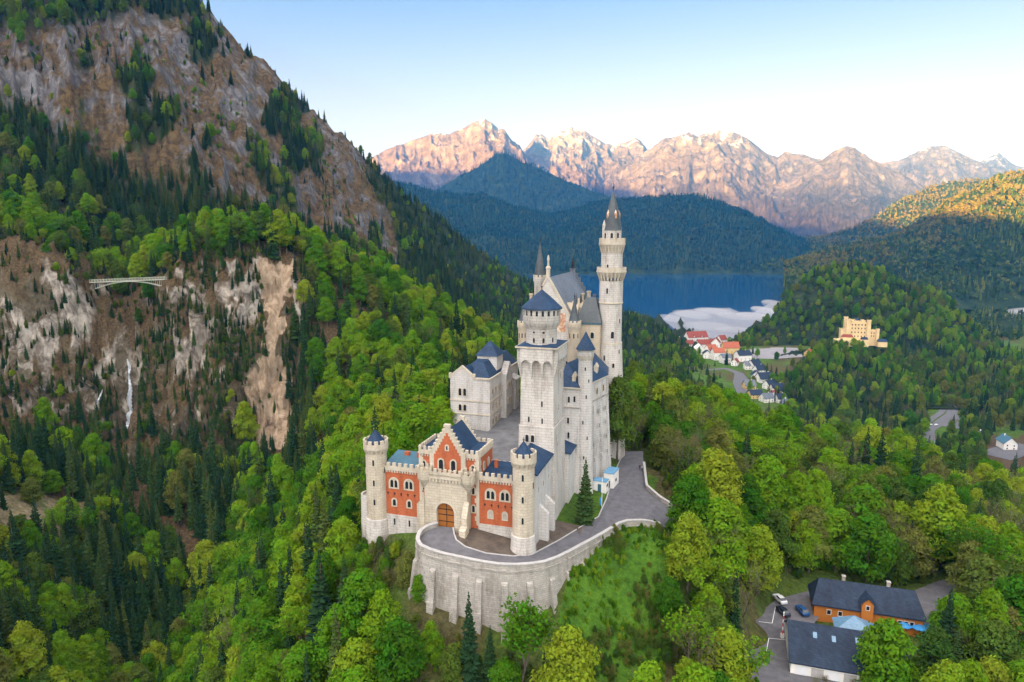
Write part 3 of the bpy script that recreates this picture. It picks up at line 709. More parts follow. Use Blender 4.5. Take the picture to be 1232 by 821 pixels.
def far_leaf(seed, mat=None):
    rs = np.random.default_rng(seed); n_ = 90
    d = rs.normal(size=(n_, 3)); d /= np.linalg.norm(d, axis=1, keepdims=True); d[:, 2] = np.where(d[:, 2] < -.4, -d[:, 2], d[:, 2])
    lob = rs.normal(size=(6, 3)) * np.array([1.9, 1.9, 2.6]); r = rs.uniform(.75, 1.1, (n_, 1))
    cen = lob[rs.integers(0, 6, n_)] + d * r * np.array([2.7, 2.7, 3.3]) + np.array([0, 0, 9.0])
    V = quads(cen, d + rs.normal(size=d.shape) * .35 + np.array([0, 0, .3]), rs.uniform(1.0, 2.0, n_), rs, .8)
    return np_mesh("far_leaf_crown", V, np.arange(len(V)).reshape(-1, 4), [mat or M_FARWOOD], {"leafvar": ('FACE', rs.uniform(0, 1, n_))})
def far_cone(seed, mat=None):
    rs = np.random.default_rng(seed); V = []; Fq = []
    for k, (z, r, h) in enumerate([(1.5, 3.6, 9), (7, 2.9, 8), (12.5, 2.0, 7.5), (17, 1.1, 6)]):
        b = len(V); n_ = 8
        for j in range(n_):
            a = 2 * math.pi * (j + rs.uniform(-.2, .2)) / n_; q = r * rs.uniform(.7, 1.15); V.append((q * math.cos(a), q * math.sin(a), z + rs.uniform(-.8, .8)))
        V.append((0, 0, z + h)); Fq += [(b + j, b + (j + 1) % n_, b + n_) for j in range(n_)]
    return np_mesh("far_needle_crown", np.array(V), np.array(Fq), [mat or M_FARWOOD], {"leafvar": ('FACE', rs.uniform(0, .6, len(Fq)))})
PROTO['sparse'] = []
for i, H in enumerate((16, 18, 14)):
    M_B = M_BUDS; M_BUDS = M_FRESH; c_, t_ = bare_parts(800 + i, H, 1900, .30); M_BUDS = M_B; PROTO['sparse'].append((c_, t_, H))
PROTO['farleaf'] = [(far_leaf(1 + i), None, 15) for i in range(3)]
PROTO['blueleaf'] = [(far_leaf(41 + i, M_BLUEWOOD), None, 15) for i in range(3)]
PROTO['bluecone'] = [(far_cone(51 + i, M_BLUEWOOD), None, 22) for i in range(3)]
PROTO['goldleaf'] = [(far_leaf(31 + i, M_GOLDWOOD), None, 15) for i in range(3)]
PROTO['farcone'] = [(far_cone(11 + i), None, 22) for i in range(3)]

# ------------------------------------------------------------------ a wood nobody could count: one object that repeats a few crowns over points
_src = {}
def source_objects(kind):
    """plain objects that only lend their meshes to the woods; they stand in no collection"""
    if kind not in _src:
        L = []
        for c, t, H in PROTO[kind]:
            row = [bpy.data.objects.new("crown_source", c)] + ([bpy.data.objects.new("trunk_source", t)] if t else [])
            L.append(row)
        _src[kind] = L
    return _src[kind]
def forest(name, P, scale, kind, label=None):
    if len(P) == 0: return None
    src = source_objects(kind); nv = len(src)
    me = bpy.data.meshes.new(name); me.vertices.add(len(P)); me.vertices.foreach_set("co", np.ascontiguousarray(P, np.float32).ravel())
    for an, val, ty in (("tscale", scale, 'FLOAT'), ("trot", rng.uniform(0, 6.28, len(P)), 'FLOAT'), ("tvar", rng.integers(0, nv, len(P)), 'INT'), ("tfat", rng.uniform(.85, 1.2, len(P)), 'FLOAT')):
        a = me.attributes.new(an, ty, 'POINT'); a.data.foreach_set("value", np.asarray(val, np.int32 if ty == 'INT' else np.float32))
    o = link(bpy.data.objects.new(name, me)); tag(o, label, None, None, "stuff")
    g = bpy.data.node_groups.new(name, 'GeometryNodeTree')
    g.interface.new_socket("Geometry", in_out='INPUT', socket_type='NodeSocketGeometry'); g.interface.new_socket("Geometry", in_out='OUTPUT', socket_type='NodeSocketGeometry')
    N = g.nodes; Lk = g.links
    gi, go = N.new("NodeGroupInput"), N.new("NodeGroupOutput")
    jall = N.new("GeometryNodeJoinGeometry")
    for row in src:
        jj = N.new("GeometryNodeJoinGeometry")
        for so in row:
            oi = N.new("GeometryNodeObjectInfo"); oi.inputs["Object"].default_value = so
            Lk.new(oi.outputs["Geometry"], jj.inputs[0])
        ti = N.new("GeometryNodeGeometryToInstance"); Lk.new(jj.outputs[0], ti.inputs[0]); Lk.new(ti.outputs[0], jall.inputs[0])
    ip = N.new("GeometryNodeInstanceOnPoints"); ip.inputs["Pick Instance"].default_value = True
    def na_(nm, ty):
        q = N.new("GeometryNodeInputNamedAttribute"); q.data_type = ty; q.inputs["Name"].default_value = nm; return q.outputs[0]
    Lk.new(gi.outputs[0], ip.inputs["Points"]); Lk.new(jall.outputs[0], ip.inputs["Instance"]); Lk.new(na_("tvar", 'INT'), ip.inputs["Instance Index"])
    cr = N.new("ShaderNodeCombineXYZ"); Lk.new(na_("trot", 'FLOAT'), cr.inputs[2]); Lk.new(cr.outputs[0], ip.inputs["Rotation"])
    cs = N.new("ShaderNodeCombineXYZ"); ts_ = na_("tscale", 'FLOAT'); mm = N.new("ShaderNodeMath"); mm.operation = 'MULTIPLY'
    Lk.new(ts_, mm.inputs[0]); Lk.new(na_("tfat", 'FLOAT'), mm.inputs[1])
    Lk.new(mm.outputs[0], cs.inputs[0]); Lk.new(mm.outputs[0], cs.inputs[1]); Lk.new(ts_, cs.inputs[2]); Lk.new(cs.outputs[0], ip.inputs["Scale"])
    Lk.new(ip.outputs[0], go.inputs[0])
    md_ = o.modifiers.new("trees", 'NODES'); md_.node_group = g
    return o
def visible(P, top=25, mx=260):
    px, py0 = px_of(P[:, 0], P[:, 1], P[:, 2]); _, py1 = px_of(P[:, 0], P[:, 1], P[:, 2] + top)
    return (px > -mx) & (px < 1232 + mx) & (py1 < 835) & (py0 > -10) & (P[:, 1] > 30)

# distant hills
def hill_wood(rg, spacing, smin, smax, cone=0.5, t0=0.02, keep=None, nm="forest", near=False, gold=0.0, blue=False):
    P, t = rg.scatter(spacing, t0); ok = visible(P)
    if keep is not None: ok &= keep(P, t)
    P = P[ok]
    cl_ = fbm(P[:, 0] / 90, P[:, 1] / 90, 3, 77)
    c = rng.uniform(size=len(P)) < np.clip(cone + (cl_ - .5) * 2.2, 0.05, 0.95)
    s = rng.uniform(smin, smax, len(P))
    P[:, 2] -= 1.0
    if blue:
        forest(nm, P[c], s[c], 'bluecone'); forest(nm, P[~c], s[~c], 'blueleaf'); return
    if not near:
        g_ = ~c & (rng.uniform(size=len(P)) < gold * sstep(.35, .7, t[ok])); c = c & ~(rng.uniform(size=len(P)) < .8 * gold * sstep(.4, .65, t[ok])); l_ = ~c & ~g_  # gold crowns thicken upslope, painting the sunlit upper hillside
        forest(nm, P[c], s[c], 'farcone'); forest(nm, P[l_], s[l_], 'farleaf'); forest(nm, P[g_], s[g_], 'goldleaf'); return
    q = rng.uniform(size=len(P)); br = ~c & (q < .12); fr = ~c & (q > .55); ol = ~c & ~br & ~fr
    for m_, k_ in ((c, 'spruce'), (br, 'bare'), (fr, 'fresh'), (ol, 'olive')): forest(nm, P[m_], s[m_] * .92, k_)
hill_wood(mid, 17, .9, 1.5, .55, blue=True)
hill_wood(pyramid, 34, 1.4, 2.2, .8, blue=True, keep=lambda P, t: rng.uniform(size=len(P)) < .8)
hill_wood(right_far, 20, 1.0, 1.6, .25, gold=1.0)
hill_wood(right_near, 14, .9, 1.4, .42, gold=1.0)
hill_wood(front_hill, 10.5, .75, 1.15, .12, near=True)
hill_wood(castle_hill, 9.5, .7, 1.05, .10, keep=lambda P, t: np.hypot(P[:, 0] - at_d(1030, 405, 1030)[0], P[:, 1] - 1030) > 34, near=True)
vx = rng.uniform(520, 1900, 5200); vy = rng.uniform(1330, 2050, 5200); vz = np.where(np.hypot(vx, vy) < 1730, land(vx, vy), -161.0); vq = px_of(vx, vy, vz)[0]
vk = (vq > 1085) & (vq < 1420) & (fbm(vx / 120, vy / 60, 3, 88) > .40); vr = rng.uniform(size=5200) < .5
for m_, k_ in ((vk & vr, 'farcone'), (vk & ~vr, 'farleaf')): forest("forest", np.stack([vx, vy, vz], 1)[m_], rng.uniform(.7, 1.2, int(m_.sum())), k_)
def spur_keep(P, t):
    px, py = px_of(P[:, 0], P[:, 1], P[:, 2])
    w_ = side_wood(P, t)
    return (rng.uniform(size=len(P)) < w_ * .93 + 0.02) & (P[:, 1] > 430)
hill_wood(side, 9.5, .45, 1.05, .78, keep=spur_keep, near=True)
hill_wood(side, 5.4, .55, 1.05, .80, keep=lambda P, t: spur_keep(P, t) & (side_wood(P, t) > .4) & (P[:, 1] < 960), near=True)
def crag_keep(P, t):
    px, py = px_of(P[:, 0], P[:, 1], P[:, 2])
    return (side_wood(P, t) < .5) & (P[:, 1] > 430) & (rng.uniform(size=len(P)) < np.clip((fbm(px / 22, py / 34, 3, 44) - .42) * 3, .05, .8))
hill_wood(side, 6.5, .12, .46, .70, keep=crag_keep, near=True)

# near and middle distance, standing on the ground sheet
GAPS = [MEADOW, [(890, 830), (893, 745), (915, 722), (960, 700), (975, 692), (1100, 708), (1130, 695), (1172, 694), (1150, 760), (1120, 770), (1110, 830)]]
ROADP = [(720, 640), (760, 560), (765, 540), (790, 545), (800, 590), (850, 640), (882, 655), (870, 690), (846, 668), (800, 634)]
VILL = [(808, 398), (850, 386), (905, 414), (975, 418), (985, 445), (940, 455), (925, 460), (965, 495), (915, 505), (880, 480), (832, 462), (812, 425)]
VROAD = [(1112, 540), (1118, 500), (1135, 474), (1152, 474), (1164, 500), (1150, 512), (1128, 545)]
VR2 = [(1178, 560), (1195, 520), (1240, 518), (1240, 560), (1200, 595)]
STREAM = [(146, 540), (166, 540), (168, 600), (222, 640), (256, 650), (258, 700), (235, 745), (212, 735), (226, 690), (205, 660), (146, 610)]
def near_candidates():
    out_ = []
    for (r0, r1, sp_) in ((70, 300, 5.6), (300, 480, 6.6), (480, 800, 8.0), (800, 1300, 11.0)):
        xs = np.arange(-1.05 * r1, 1.0 * r1, sp_); ys = np.arange(20, r1, sp_)
        X, Y = np.meshgrid(xs, ys); X = X.ravel(); Y = Y.ravel()
        X = X + rng.uniform(-.48, .48, len(X)) * sp_; Y = Y + rng.uniform(-.48, .48, len(Y)) * sp_
        rr_ = np.hypot(X, Y); ok = (rr_ >= r0) & (rr_ < r1) & (np.abs(X / Y) < 1.02)
        out_.append(np.stack([X[ok], Y[ok]], 1))
    gx_, gy_ = np.meshgrid(np.arange(-270, -50, 4.8), np.arange(140, 345, 4.8)); gx_ = gx_.ravel() + rng.uniform(-2, 2, gx_.size); gy_ = gy_.ravel() + rng.uniform(-2, 2, gy_.size)
    out_.append(np.stack([gx_, gy_], 1)[(gx_ / gy_ < -.38) & (np.hypot(gx_, gy_) < 370)])
    return np.concatenate(out_)
XY = near_candidates(); X, Y = XY[:, 0], XY[:, 1]; Z = land(X, Y)
e = 2.0; sl = np.hypot(land(X + e, Y) - Z, land(X, Y + e) - Z) / e
px, py = px_of(X, Y, Z); u, w = uw(X, Y); rr_ = np.hypot(X, Y)
P = np.stack([X, Y, Z], 1)
ok = visible(P, 24)
ok &= ~((u > -25) & (u < 31) & (w > -6) & (w < 106) & ~((u < -18.5) & (w > 8)) & ~((u > 16) & (w > 62)))     # castle, court, forecourt
ok &= ~((u > -9) & (u < 26) & (w > -26) & (w < 0) & (py < 775))                       # retaining wall
ok &= ~((px > 492) & (px < 705) & (Y < 124))
ok &= ~((px > 885) & (px < 1112) & (py > 670) & (Y < 158) & (Y > 60) & (py < 1000))
ok &= ~((u > 18) & (u < 46) & (w > -8) & (w < 62))                                      # road and garden beside the castle
for g_ in GAPS: ok &= ~(inside(g_, px, py) & (Y < 215))
ok &= ~(inside(ROADP, px, py) & (Y < 230))
ok &= ~(inside(STREAM, px, py) & (Y < 360) & (rng.uniform(size=len(X)) < .95))
ok &= ~(inside(VILL, px, py) & (Y > 600) & (rng.uniform(size=len(X)) < .95)); ok &= ~(inside(VROAD, px, py) & (Y > 500)); ok &= ~(inside(VR2, px, py) & (Y > 450))
ok &= ~(inside(BANK, px, py) & (Y < 300) & (rng.uniform(size=len(X)) < .93))
ok &= ~(inside(SCAR, px, py) & (Y > 300))
ok &= ~((sl > 1.0) & (px < 352) & (Y > 290) & (Y < 410) & (rng.uniform(size=len(X)) < .28))
ok &= ~((px > 100) & (px < 205) & (Y > 350) & (Y < 362))
ok &= ~((px > 143) & (px < 170) & (py > 425) & (py < 530) & (Y > 320))
ok &= ~((Y > 1180) & (px > 745) & (px < 880))
ok &= ~((px > 690) & (px < 760) & (py > 480) & (Y < 180))
P, px, py, u, w, sl, rr_ = P[ok], px[ok], py[ok], u[ok], w[ok], sl[ok], rr_[ok]
# which kind grows where
n_ = len(P); y_ = P[:, 1]
con = np.full(n_, 0.22); bare = np.full(n_, 0.03); oliv = np.full(n_, 0.22)
def region(poly, c, b, o, far=(0, 1e9)):
    k = inside(poly, px, py) & (y_ > far[0]) & (y_ < far[1]); con[k], bare[k], oliv[k] = c, b, o
region([(-200, 200), (640, 200), (640, 420), (-200, 420)], .45, .03, .35)
region([(-200, 240), (560, 240), (560, 410), (250, 330), (-200, 330)], .22, .02, .25, (372, 1e9))
region([(-200, 200), (330, 200), (330, 262), (-200, 270)], .60, .06, .3, (430, 1e9))
region([(-200, 330), (420, 330), (395, 600), (300, 680), (240, 830), (-200, 830)], .93, .03, .5, (0, 372))
region([(300, 600), (380, 590), (450, 640), (520, 830), (210, 830), (260, 720)], .50, .03, .1)
region([(380, 430), (620, 430), (620, 640), (430, 640), (380, 600)], .30, .04, .15, (0, 372))
region([(750, 470), (1300, 470), (1300, 850), (750, 850)], .05, .16, .34, (0, 420))
region([(640, 350), (1400, 350), (1400, 620), (640, 620)], .45, .05, .75, (450, 1e9))
cl_ = fbm(P[:, 0] / 28, P[:, 1] / 28, 3, 91) - .5
rnd = rng.uniform(size=n_)
kind = np.where(rng.uniform(size=n_) < np.clip(con + cl_ * 1.2 * (con > .05), 0, 1), 'spruce', np.where(rnd < bare, 'bare', np.where(rnd < bare + oliv + cl_ * .5, 'olive', np.where(rng.uniform(size=n_) < .17, 'sparse', 'fresh'))))
scale = np.clip(rng.normal(0.92, 0.17, n_), .5, 1.3)
scale = np.where((kind == 'spruce') & (inside([(-200, 330), (420, 330), (395, 600), (-200, 640)], px, py)), scale * .92, scale)
scale = np.where((y_ > 300) & (y_ < 400) & (sl > .9) & (px < 352), scale * rng.uniform(.22, .5, n_), scale)
scale = np.where((px < 250) & (y_ < 400), scale * .85, scale)
P[:, 2] -= 0.5
# ================================================================== THE CASTLE
def wallcoord(n, sx=1.0, sz=1.0):
    t = nd(n, "ShaderNodeTexCoord"); s = nd(n, "ShaderNodeSeparateXYZ"); n.links.new(t.outputs["Object"], s.inputs[0])
    c = nd(n, "ShaderNodeCombineXYZ"); n.links.new(fmath(n, 'MULTIPLY', fmath(n, 'ADD', s.outputs[0], s.outputs[1]), sx), c.inputs[0])
    n.links.new(fmath(n, 'MULTIPLY', s.outputs[2], sz), c.inputs[1]); return c.outputs[0]
def stone_mat(name, a, b, mortar, bw=1.5, bh=0.62, msz=0.02, stain=0.35, bump=0.35, coarse=0.25):
    m, n, out = new_mat(name)
    v = wallcoord(n)
    br = nd(n, "ShaderNodeTexBrick"); n.links.new(v, br.inputs["Vector"])
    br.inputs["Scale"].default_value = 1.0; br.inputs["Brick Width"].default_value = bw; br.inputs["Row Height"].default_value = bh
    br.inputs["Mortar Size"].default_value = msz; br.inputs["Mortar Smooth"].default_value = 0.3; br.inputs["Bias"].default_value = 0.0
    br.inputs["Color1"].default_value = (*a, 1); br.inputs["Color2"].default_value = (*b, 1); br.inputs["Mortar"].default_value = (*mortar, 1)
    P = pos(n, (1, 1, 1), True)
    st = ramp(n, noise(n, coarse * 1.8, 8, .72, pos(n, (1, 1, .22), True)), [(0.32, (0.52, 0.49, 0.45)), (0.5, (0.95, 0.95, 0.94)), (0.72, (1.08, 1.07, 1.05))])
    c = mixc(n, stain * 2, br.outputs[0], st, 'MULTIPLY')
    fine = noise(n, 3.0, 5, .6, P)
    c = mixc(n, 0.30, c, ramp(n, fine, [(0.3, (.72, .72, .72)), (0.7, (1.2, 1.2, 1.2))]), 'MULTIPLY')
    bsdf(n, out, c, 0.9, mixc(n, 0.5, br.outputs["Fac"], fine), bump, -0.08, spec=0.15); return m
M_LIME = stone_mat("pale_limestone", (0.515, 0.486, 0.452), (0.473, 0.444, 0.411), (0.299, 0.274, 0.245), 1.5, .62, .035, .45)
M_CREAM = stone_mat("cream_sandstone", (0.500, 0.440, 0.350), (0.435, 0.385, 0.305), (0.300, 0.260, 0.200), 1.3, .6, .03, .35)
M_TRIM = stone_mat("cream_trim", (0.500, 0.445, 0.360), (0.450, 0.400, 0.320), (0.370, 0.320, 0.250), 1.1, .5, .015, .3)
M_BEIGE = stone_mat("warm_plaster_wall", (0.465, 0.394, 0.299), (0.440, 0.373, 0.286), (0.398, 0.340, 0.257), 2.0, .9, .008, .25)
M_BRICK = stone_mat("red_brick", (0.44, 0.115, 0.045), (0.36, 0.085, 0.035), (0.36, 0.17, 0.10), 0.42, .16, .012, .30, .25)
M_RUBBLE = stone_mat("grey_ashlar", (0.385, 0.360, 0.325), (0.310, 0.290, 0.262), (0.190, 0.178, 0.160), 0.95, .42, .022, .45, .7, .22)
M_WHITE = stone_mat("white_limestone", (0.523, 0.506, 0.486), (0.481, 0.465, 0.448), (0.315, 0.299, 0.282), 1.6, .65, .035, .42)
def roof_mat(name, a, b, rough=0.5, spec=0.5):
    m, n, out = new_mat(name)
    v = wallcoord(n)
    br = nd(n, "ShaderNodeTexBrick"); n.links.new(v, br.inputs["Vector"]); br.inputs["Scale"].default_value = 1
    br.inputs["Brick Width"].default_value = .55; br.inputs["Row Height"].default_value = .3; br.inputs["Mortar Size"].default_value = .015
    br.inputs["Color1"].default_value = (*a, 1); br.inputs["Color2"].default_value = (*b, 1); br.inputs["Mortar"].default_value = (a[0] * .6, a[1] * .6, a[2] * .6, 1)
    st = ramp(n, noise(n, .35, 6, .65, pos(n, (1, 1, .5), True)), [(0.3, (.66, .68, .72)), (0.7, (1.25, 1.25, 1.25))])
    bsdf(n, out, mixc(n, 1.0, br.outputs[0], st, 'MULTIPLY'), rough, br.outputs["Fac"], .3, -.04, spec=spec); return m
M_SLATE = roof_mat("blue_slate", (0.010, 0.030, 0.068), (0.017, 0.044, 0.092), .55, .2)
M_LEAD = roof_mat("grey_slate", (0.075, 0.09, 0.115), (0.105, 0.12, 0.145), .4)
M_SPIRE = roof_mat("dark_spire_slate", (0.035, 0.048, 0.055), (0.055, 0.068, 0.075), .5)
M_PANE = plain("dark_window", (0.014, 0.017, 0.022), 0.25, .2, 1.0, spec=.5)
M_BLIND = plain("pale_blind_niche", (0.36, 0.33, 0.29), 0.8)
M_IRON = plain("dark_metal", (0.03, 0.03, 0.035), 0.5, metal=.6)
M_COPPER = plain("bluish_metal_roof", (0.045, 0.115, 0.16), 0.45, .2)
m, n, out = new_mat("gate_wood")
wv = nd(n, "ShaderNodeTexWave"); wv.inputs["Scale"].default_value = 2.2; wv.inputs["Distortion"].default_value = 1.0; n.links.new(pos(n, (1, 1, 0.02), True), wv.inputs[0])
bsdf(n, out, ramp(n, wv.outputs[0], [(0.0, (0.12, 0.040, 0.010)), (0.2, (0.30, 0.105, 0.022)), (1, (0.40, 0.15, 0.032))]), .55, wv.outputs[0], .3, .05); M_GATE = m
m, n, out = new_mat("faded_wall_painting")
bsdf(n, out, ramp(n, noise(n, .9, 4, .6, pos(n, (1, 1, 1), True)), [(0.38, (0.55, 0.47, 0.36)), (0.5, (0.34, 0.13, 0.07)), (0.62, (0.48, 0.33, 0.2))]), .9); M_FRESCO = m

castle = empty("castle", (CAS_O[0], CAS_O[1], 0), -CAS_ROT, "pale many-towered castle with a red brick gatehouse and blue slate roofs on the wooded rock", "castle")

def facing(ang):
    """unit vectors along the wall and out of it, for a wall that faces the compass angle ang in the castle's frame (0 = front, 90 = right)"""
    a = R(ang); out_ = (math.sin(a), -math.cos(a)); along = (math.cos(a), math.sin(a)); return along, out_
def window(parent, u_, w_, z, wd, ht, ang=0, arch=True, lights=1, fr=.22, depth=.16, mats=None, name="window", sill=True):
    al, ou = facing(ang); mb = MB()
    def Pt(s, o, zz): return (u_ + al[0] * s + ou[0] * o, w_ + al[1] * s + ou[1] * o, zz)
    def outline(x0, x1, z0, z1, k=7):
        q = [(x0, z0), (x1, z0)]
        if arch:
            r = (x1 - x0) / 2; c = (x0 + x1) / 2; zz = z1 - r
            q += [(c + r * math.cos(math.pi * i / k), zz + r * math.sin(math.pi * i / k)) for i in range(k + 1)]
        else: q += [(x1, z1), (x0, z1)]
        return q
    tot = wd
    each = (tot - (lights - 1) * fr * .6) / lights
    O_ = outline(-tot / 2 - fr, tot / 2 + fr, z - (fr * .7 if sill else 0), z + ht + fr)
    I_ = outline(-tot / 2, tot / 2, z, z + ht)
    n_ = len(O_)
    vs_ = [Pt(a, depth, b) for a, b in O_] + [Pt(a, depth, b) for a, b in I_] + [Pt(a, 0.015, b) for a, b in I_] + [Pt(a, -.05, b) for a, b in O_]
    fs_ = []
    for i in range(n_):
        j = (i + 1) % n_
        fs_ += [(i, j, n_ + j, n_ + i), (n_ + i, n_ + j, 2 * n_ + j, 2 * n_ + i), (3 * n_ + i, 3 * n_ + j, j, i)]
    mb.add(vs_, fs_, 0)
    if lights == 1:
        mb.add([Pt(a, 0.03, b) for a, b in I_], [tuple(range(n_))], 1)
    else:
        mb.add([Pt(a, 0.03, b) for a, b in I_], [tuple(range(n_))], 0)
        for k in range(lights):
            x0 = -tot / 2 + k * (each + fr * .6)
            q = outline(x0 + .04, x0 + each - .04, z + .03, z + ht * .86); mb.add([Pt(a, 0.05, b) for a, b in q], [tuple(range(len(q)))], 1)
    mb2 = mb; me = bpy.data.meshes.new(name); me.from_pydata(mb.v, [], mb.f)
    for mt in (mats or (M_TRIM, M_PANE)): me.materials.append(mt)
    me.polygons.foreach_set("material_index", mb.m)
    return link(bpy.data.objects.new(name, me), parent)
def slit(parent, u_, w_, z, ang=0, wd=.38, ht=1.5, mats=None):
    return window(parent, u_, w_, z, wd, ht, ang, True, 1, .13, .09, mats or (M_LIME, M_PANE), "slit_window", False)
def merlons(mb, p, q, z, ht=1.0, th=.5, wd=.75, gap=.6, low=.55, m=0):
    """battlement on the line p-q"""
    p = Vector(p).to_2d() if len(p) > 2 else Vector(p); q = Vector(q)
    d = q - p; L = d.length; d.normalize(); nrm = Vector((d.y, -d.x)) * th * .5
    def bar(a, b, z0, z1):
        A_, B_ = p + d * a, p + d * b
        mb.hexa([tuple(A_ + nrm), tuple(B_ + nrm), tuple(B_ - nrm), tuple(A_ - nrm)], z0, z1, m)
    bar(0, L, z, z + low)
    k = max(1, int(round((L + gap) / (wd + gap)))); g = gap; wd = (L - (k - 1) * g) / k
    for i in range(k): bar(i * (wd + g), i * (wd + g) + wd, z + low, z + low + ht)
def ring_merlons(mb, cx, cy, r, z, n_=12, ht=.9, th=.35, low=.5, frac=.6, m=0, n_low=24):
    mb.lathe(cx, cy, [(r, z), (r, z + low), (r - th, z + low), (r - th, z)], n_low, m, cap=False)
    for k in range(n_):
        a0 = 2 * math.pi * (k - frac / 2) / n_; a1 = 2 * math.pi * (k + frac / 2) / n_
        q = [(cx + rr2 * math.cos(a), cy + rr2 * math.sin(a)) for rr2, a in ((r, a0), (r, (a0 + a1) / 2), (r, a1), (r - th, a1), (r - th, (a0 + a1) / 2), (r - th, a0))]
        mb.hexa(q, z + low, z + low + ht, m)
def ring_corbels(mb, cx, cy, r0, r1, z0, z1, n_=16, m=0):
    for k in range(n_):
        a = 2 * math.pi * k / n_; da = math.pi / n_ * .55
        q0 = [(cx + r * math.cos(b), cy + r * math.sin(b)) for r, b in ((r0 + .1, a - da), (r0 + .1, a + da), (r0 - .1, a + da), (r0 - .1, a - da))]
        q1 = [(cx + r * math.cos(b), cy + r * math.sin(b)) for r, b in ((r1 + .01, a - da), (r1 + .01, a + da), (r0 - .1, a + da), (r0 - .1, a - da))]
        mb.hexa(q0, z0, z1, m, q1)
def roofpart(mb, parent, mat=None): return mb.build("roof", mat or M_SLATE, parent)
def finial(mb, cx, cy, z, h=2.0, m=0):
    mb.lathe(cx, cy, [(.13, z - .2), (.09, z + h * .3), (.24, z + h * .38), (.24, z + h * .46), (.07, z + h * .55), (.04, z + h)], 8, m)

# ---------------------------------------------------------------- round gate towers
def gate_tower(cx, cy, z_bot, z_plinth, z_top, r=2.25, foot=2.9):
    mb = MB(); mb.lathe(cx, cy, [(r, z_plinth), (r * .985, z_top - 3.4), (r * .985, z_top - 2.7)], 32)
    t = mb.build("round_tower", M_CREAM, castle, True)
    mb = MB(); mb.lathe(cx, cy, [(foot, z_bot - 6), (foot * .98, z_bot), (r + .22, z_plinth - .15), (r + .02, z_plinth)], 32); mb.build("base", M_LIME, t, True)
    mb = MB(); r2 = r + .38
    ring_corbels(mb, cx, cy, r, r2, z_top - 3.1, z_top - 2.2, 18)
    mb.lathe(cx, cy, [(r * .99, z_top - 2.75), (r2, z_top - 2.1), (r2, z_top - 1.35), (r2 - .35, z_top - 1.35), (r2 - .35, z_top - 1.7), (.3, z_top - 1.7)], 32, 0, False)
    ring_merlons(mb, cx, cy, r2, z_top - 1.36, 12, .85, .35, .42, .62, n_low=32)
    mb.build("battlement", M_TRIM, t)
    mb = MB(); mb.lathe(cx, cy, [(r2 - .5, z_top - 1.3), (r2 - .62, z_top - .7), (.06, z_top + 2.0)], 16); roofpart(mb, t)
    mb = MB(); finial(mb, cx, cy, z_top + 1.9, .9); mb.build("finial", M_IRON, t)
    for az, zz in ((12, z_top - 5.6), (12, z_top - 10.2), (12, z_top - 14.6), (75, z_top - 7.5), (-60, z_top - 8)):
        al, ou = facing(az); slit(t, cx + ou[0] * (r - .03), cy + ou[1] * (r - .03), zz, az, .42, 1.35, (M_TRIM, M_PANE))
    return t
gate_tower(-16.6, .3, -5.0, -.6, 17.4, 2.35, 2.9)
gate_tower(18.2, -3.0, -2.6, 1.4, 18.9, 2.25, 2.75)

# ---------------------------------------------------------------- gatehouse
gh = MB()
gh.box(-6.1, 7.55, 0, 9, -2.5, 15.15); gh.box(-15.3, -6.1, .05, 8, .2, 10.6); gh.box(7.55, 16.6, .05, 8, .8, 10.6)
gatehouse = gh.build("gatehouse", M_BRICK, castle)
mb = MB(); mb.box(-15.4, -6.0, -.12, 8.1, -9, .35); mb.build("plinth", M_LIME, gatehouse)
mb = MB(); mb.box(7.4, 16.7, -.12, 8.1, -6, .85); mb.build("plinth", M_LIME, gatehouse)
for uu in (-6.1, 7.55):
    mb = MB()
    for k in range(15):
        ln = .95 if k % 2 else .6
        zz = .35 + k; x0, x1 = (uu - .06, uu + ln) if uu < 0 else (uu - ln, uu + .06)
        mb.box(x0, x1, -.06, .5, zz, zz + 1.0 - .001)
    for k in range(5):
        ln = .9 if k % 2 else .55; zz = 10.7 + k * .9
        if uu > 0: mb.box(uu - .3, uu + .07, .5, .55 + ln, zz, zz + .9)
    mb.build("quoins", M_TRIM, gatehouse)
mb = MB()
mb.box(-15.4, -6.15, -.22, 8.2, 10.6, 11.0); mb.box(7.6, 16.7, -.22, 8.2, 10.6, 11.0); mb.box(-6.3, 7.75, -.22, 9.2, 15.15, 15.5)
for x0, x1, zt in ((-14.6, -6.4, 10.6), (7.9, 16.0, 10.6), (-6.0, -3.5, 15.15), (4.9, 7.5, 15.15)):
    k = int((x1 - x0) / .62)
    for i in range(k): mb.box(x0 + i * .62, x0 + i * .62 + .3, -.2, .05, zt - .5, zt)
mb.build("cornice", M_TRIM, gatehouse)
mb = MB()
for zz, x0, x1, y0, y1 in ((11.0, -15.2, -6.2, 0, 8), (11.0, 7.7, 16.4, 0, 8)):
    merlons(mb, (x0, y0 - .02), (x1, y0 - .02), zz, .8, .42, .78, .62, .5); merlons(mb, (x1, y1), (x0, y1), zz, .8, .42, .78, .62, .5)
merlons(mb, (-6.1, 0), (-3.35, 0), 15.5, .8, .42, .7, .5, .5); merlons(mb, (4.6, 0), (7.55, 0), 15.5, .8, .42, .7, .5, .5)
merlons(mb, (7.55, .45), (7.55, 9), 15.5, .8, .42, .7, .5, .5); merlons(mb, (7.1, 9), (-5.7, 9), 15.5, .8, .42, .7, .5, .5); merlons(mb, (-6.1, 9), (-6.1, .45), 15.5, .8, .42, .7, .5, .5)
mb.build("battlement", M_TRIM, gatehouse)
gcx = .65
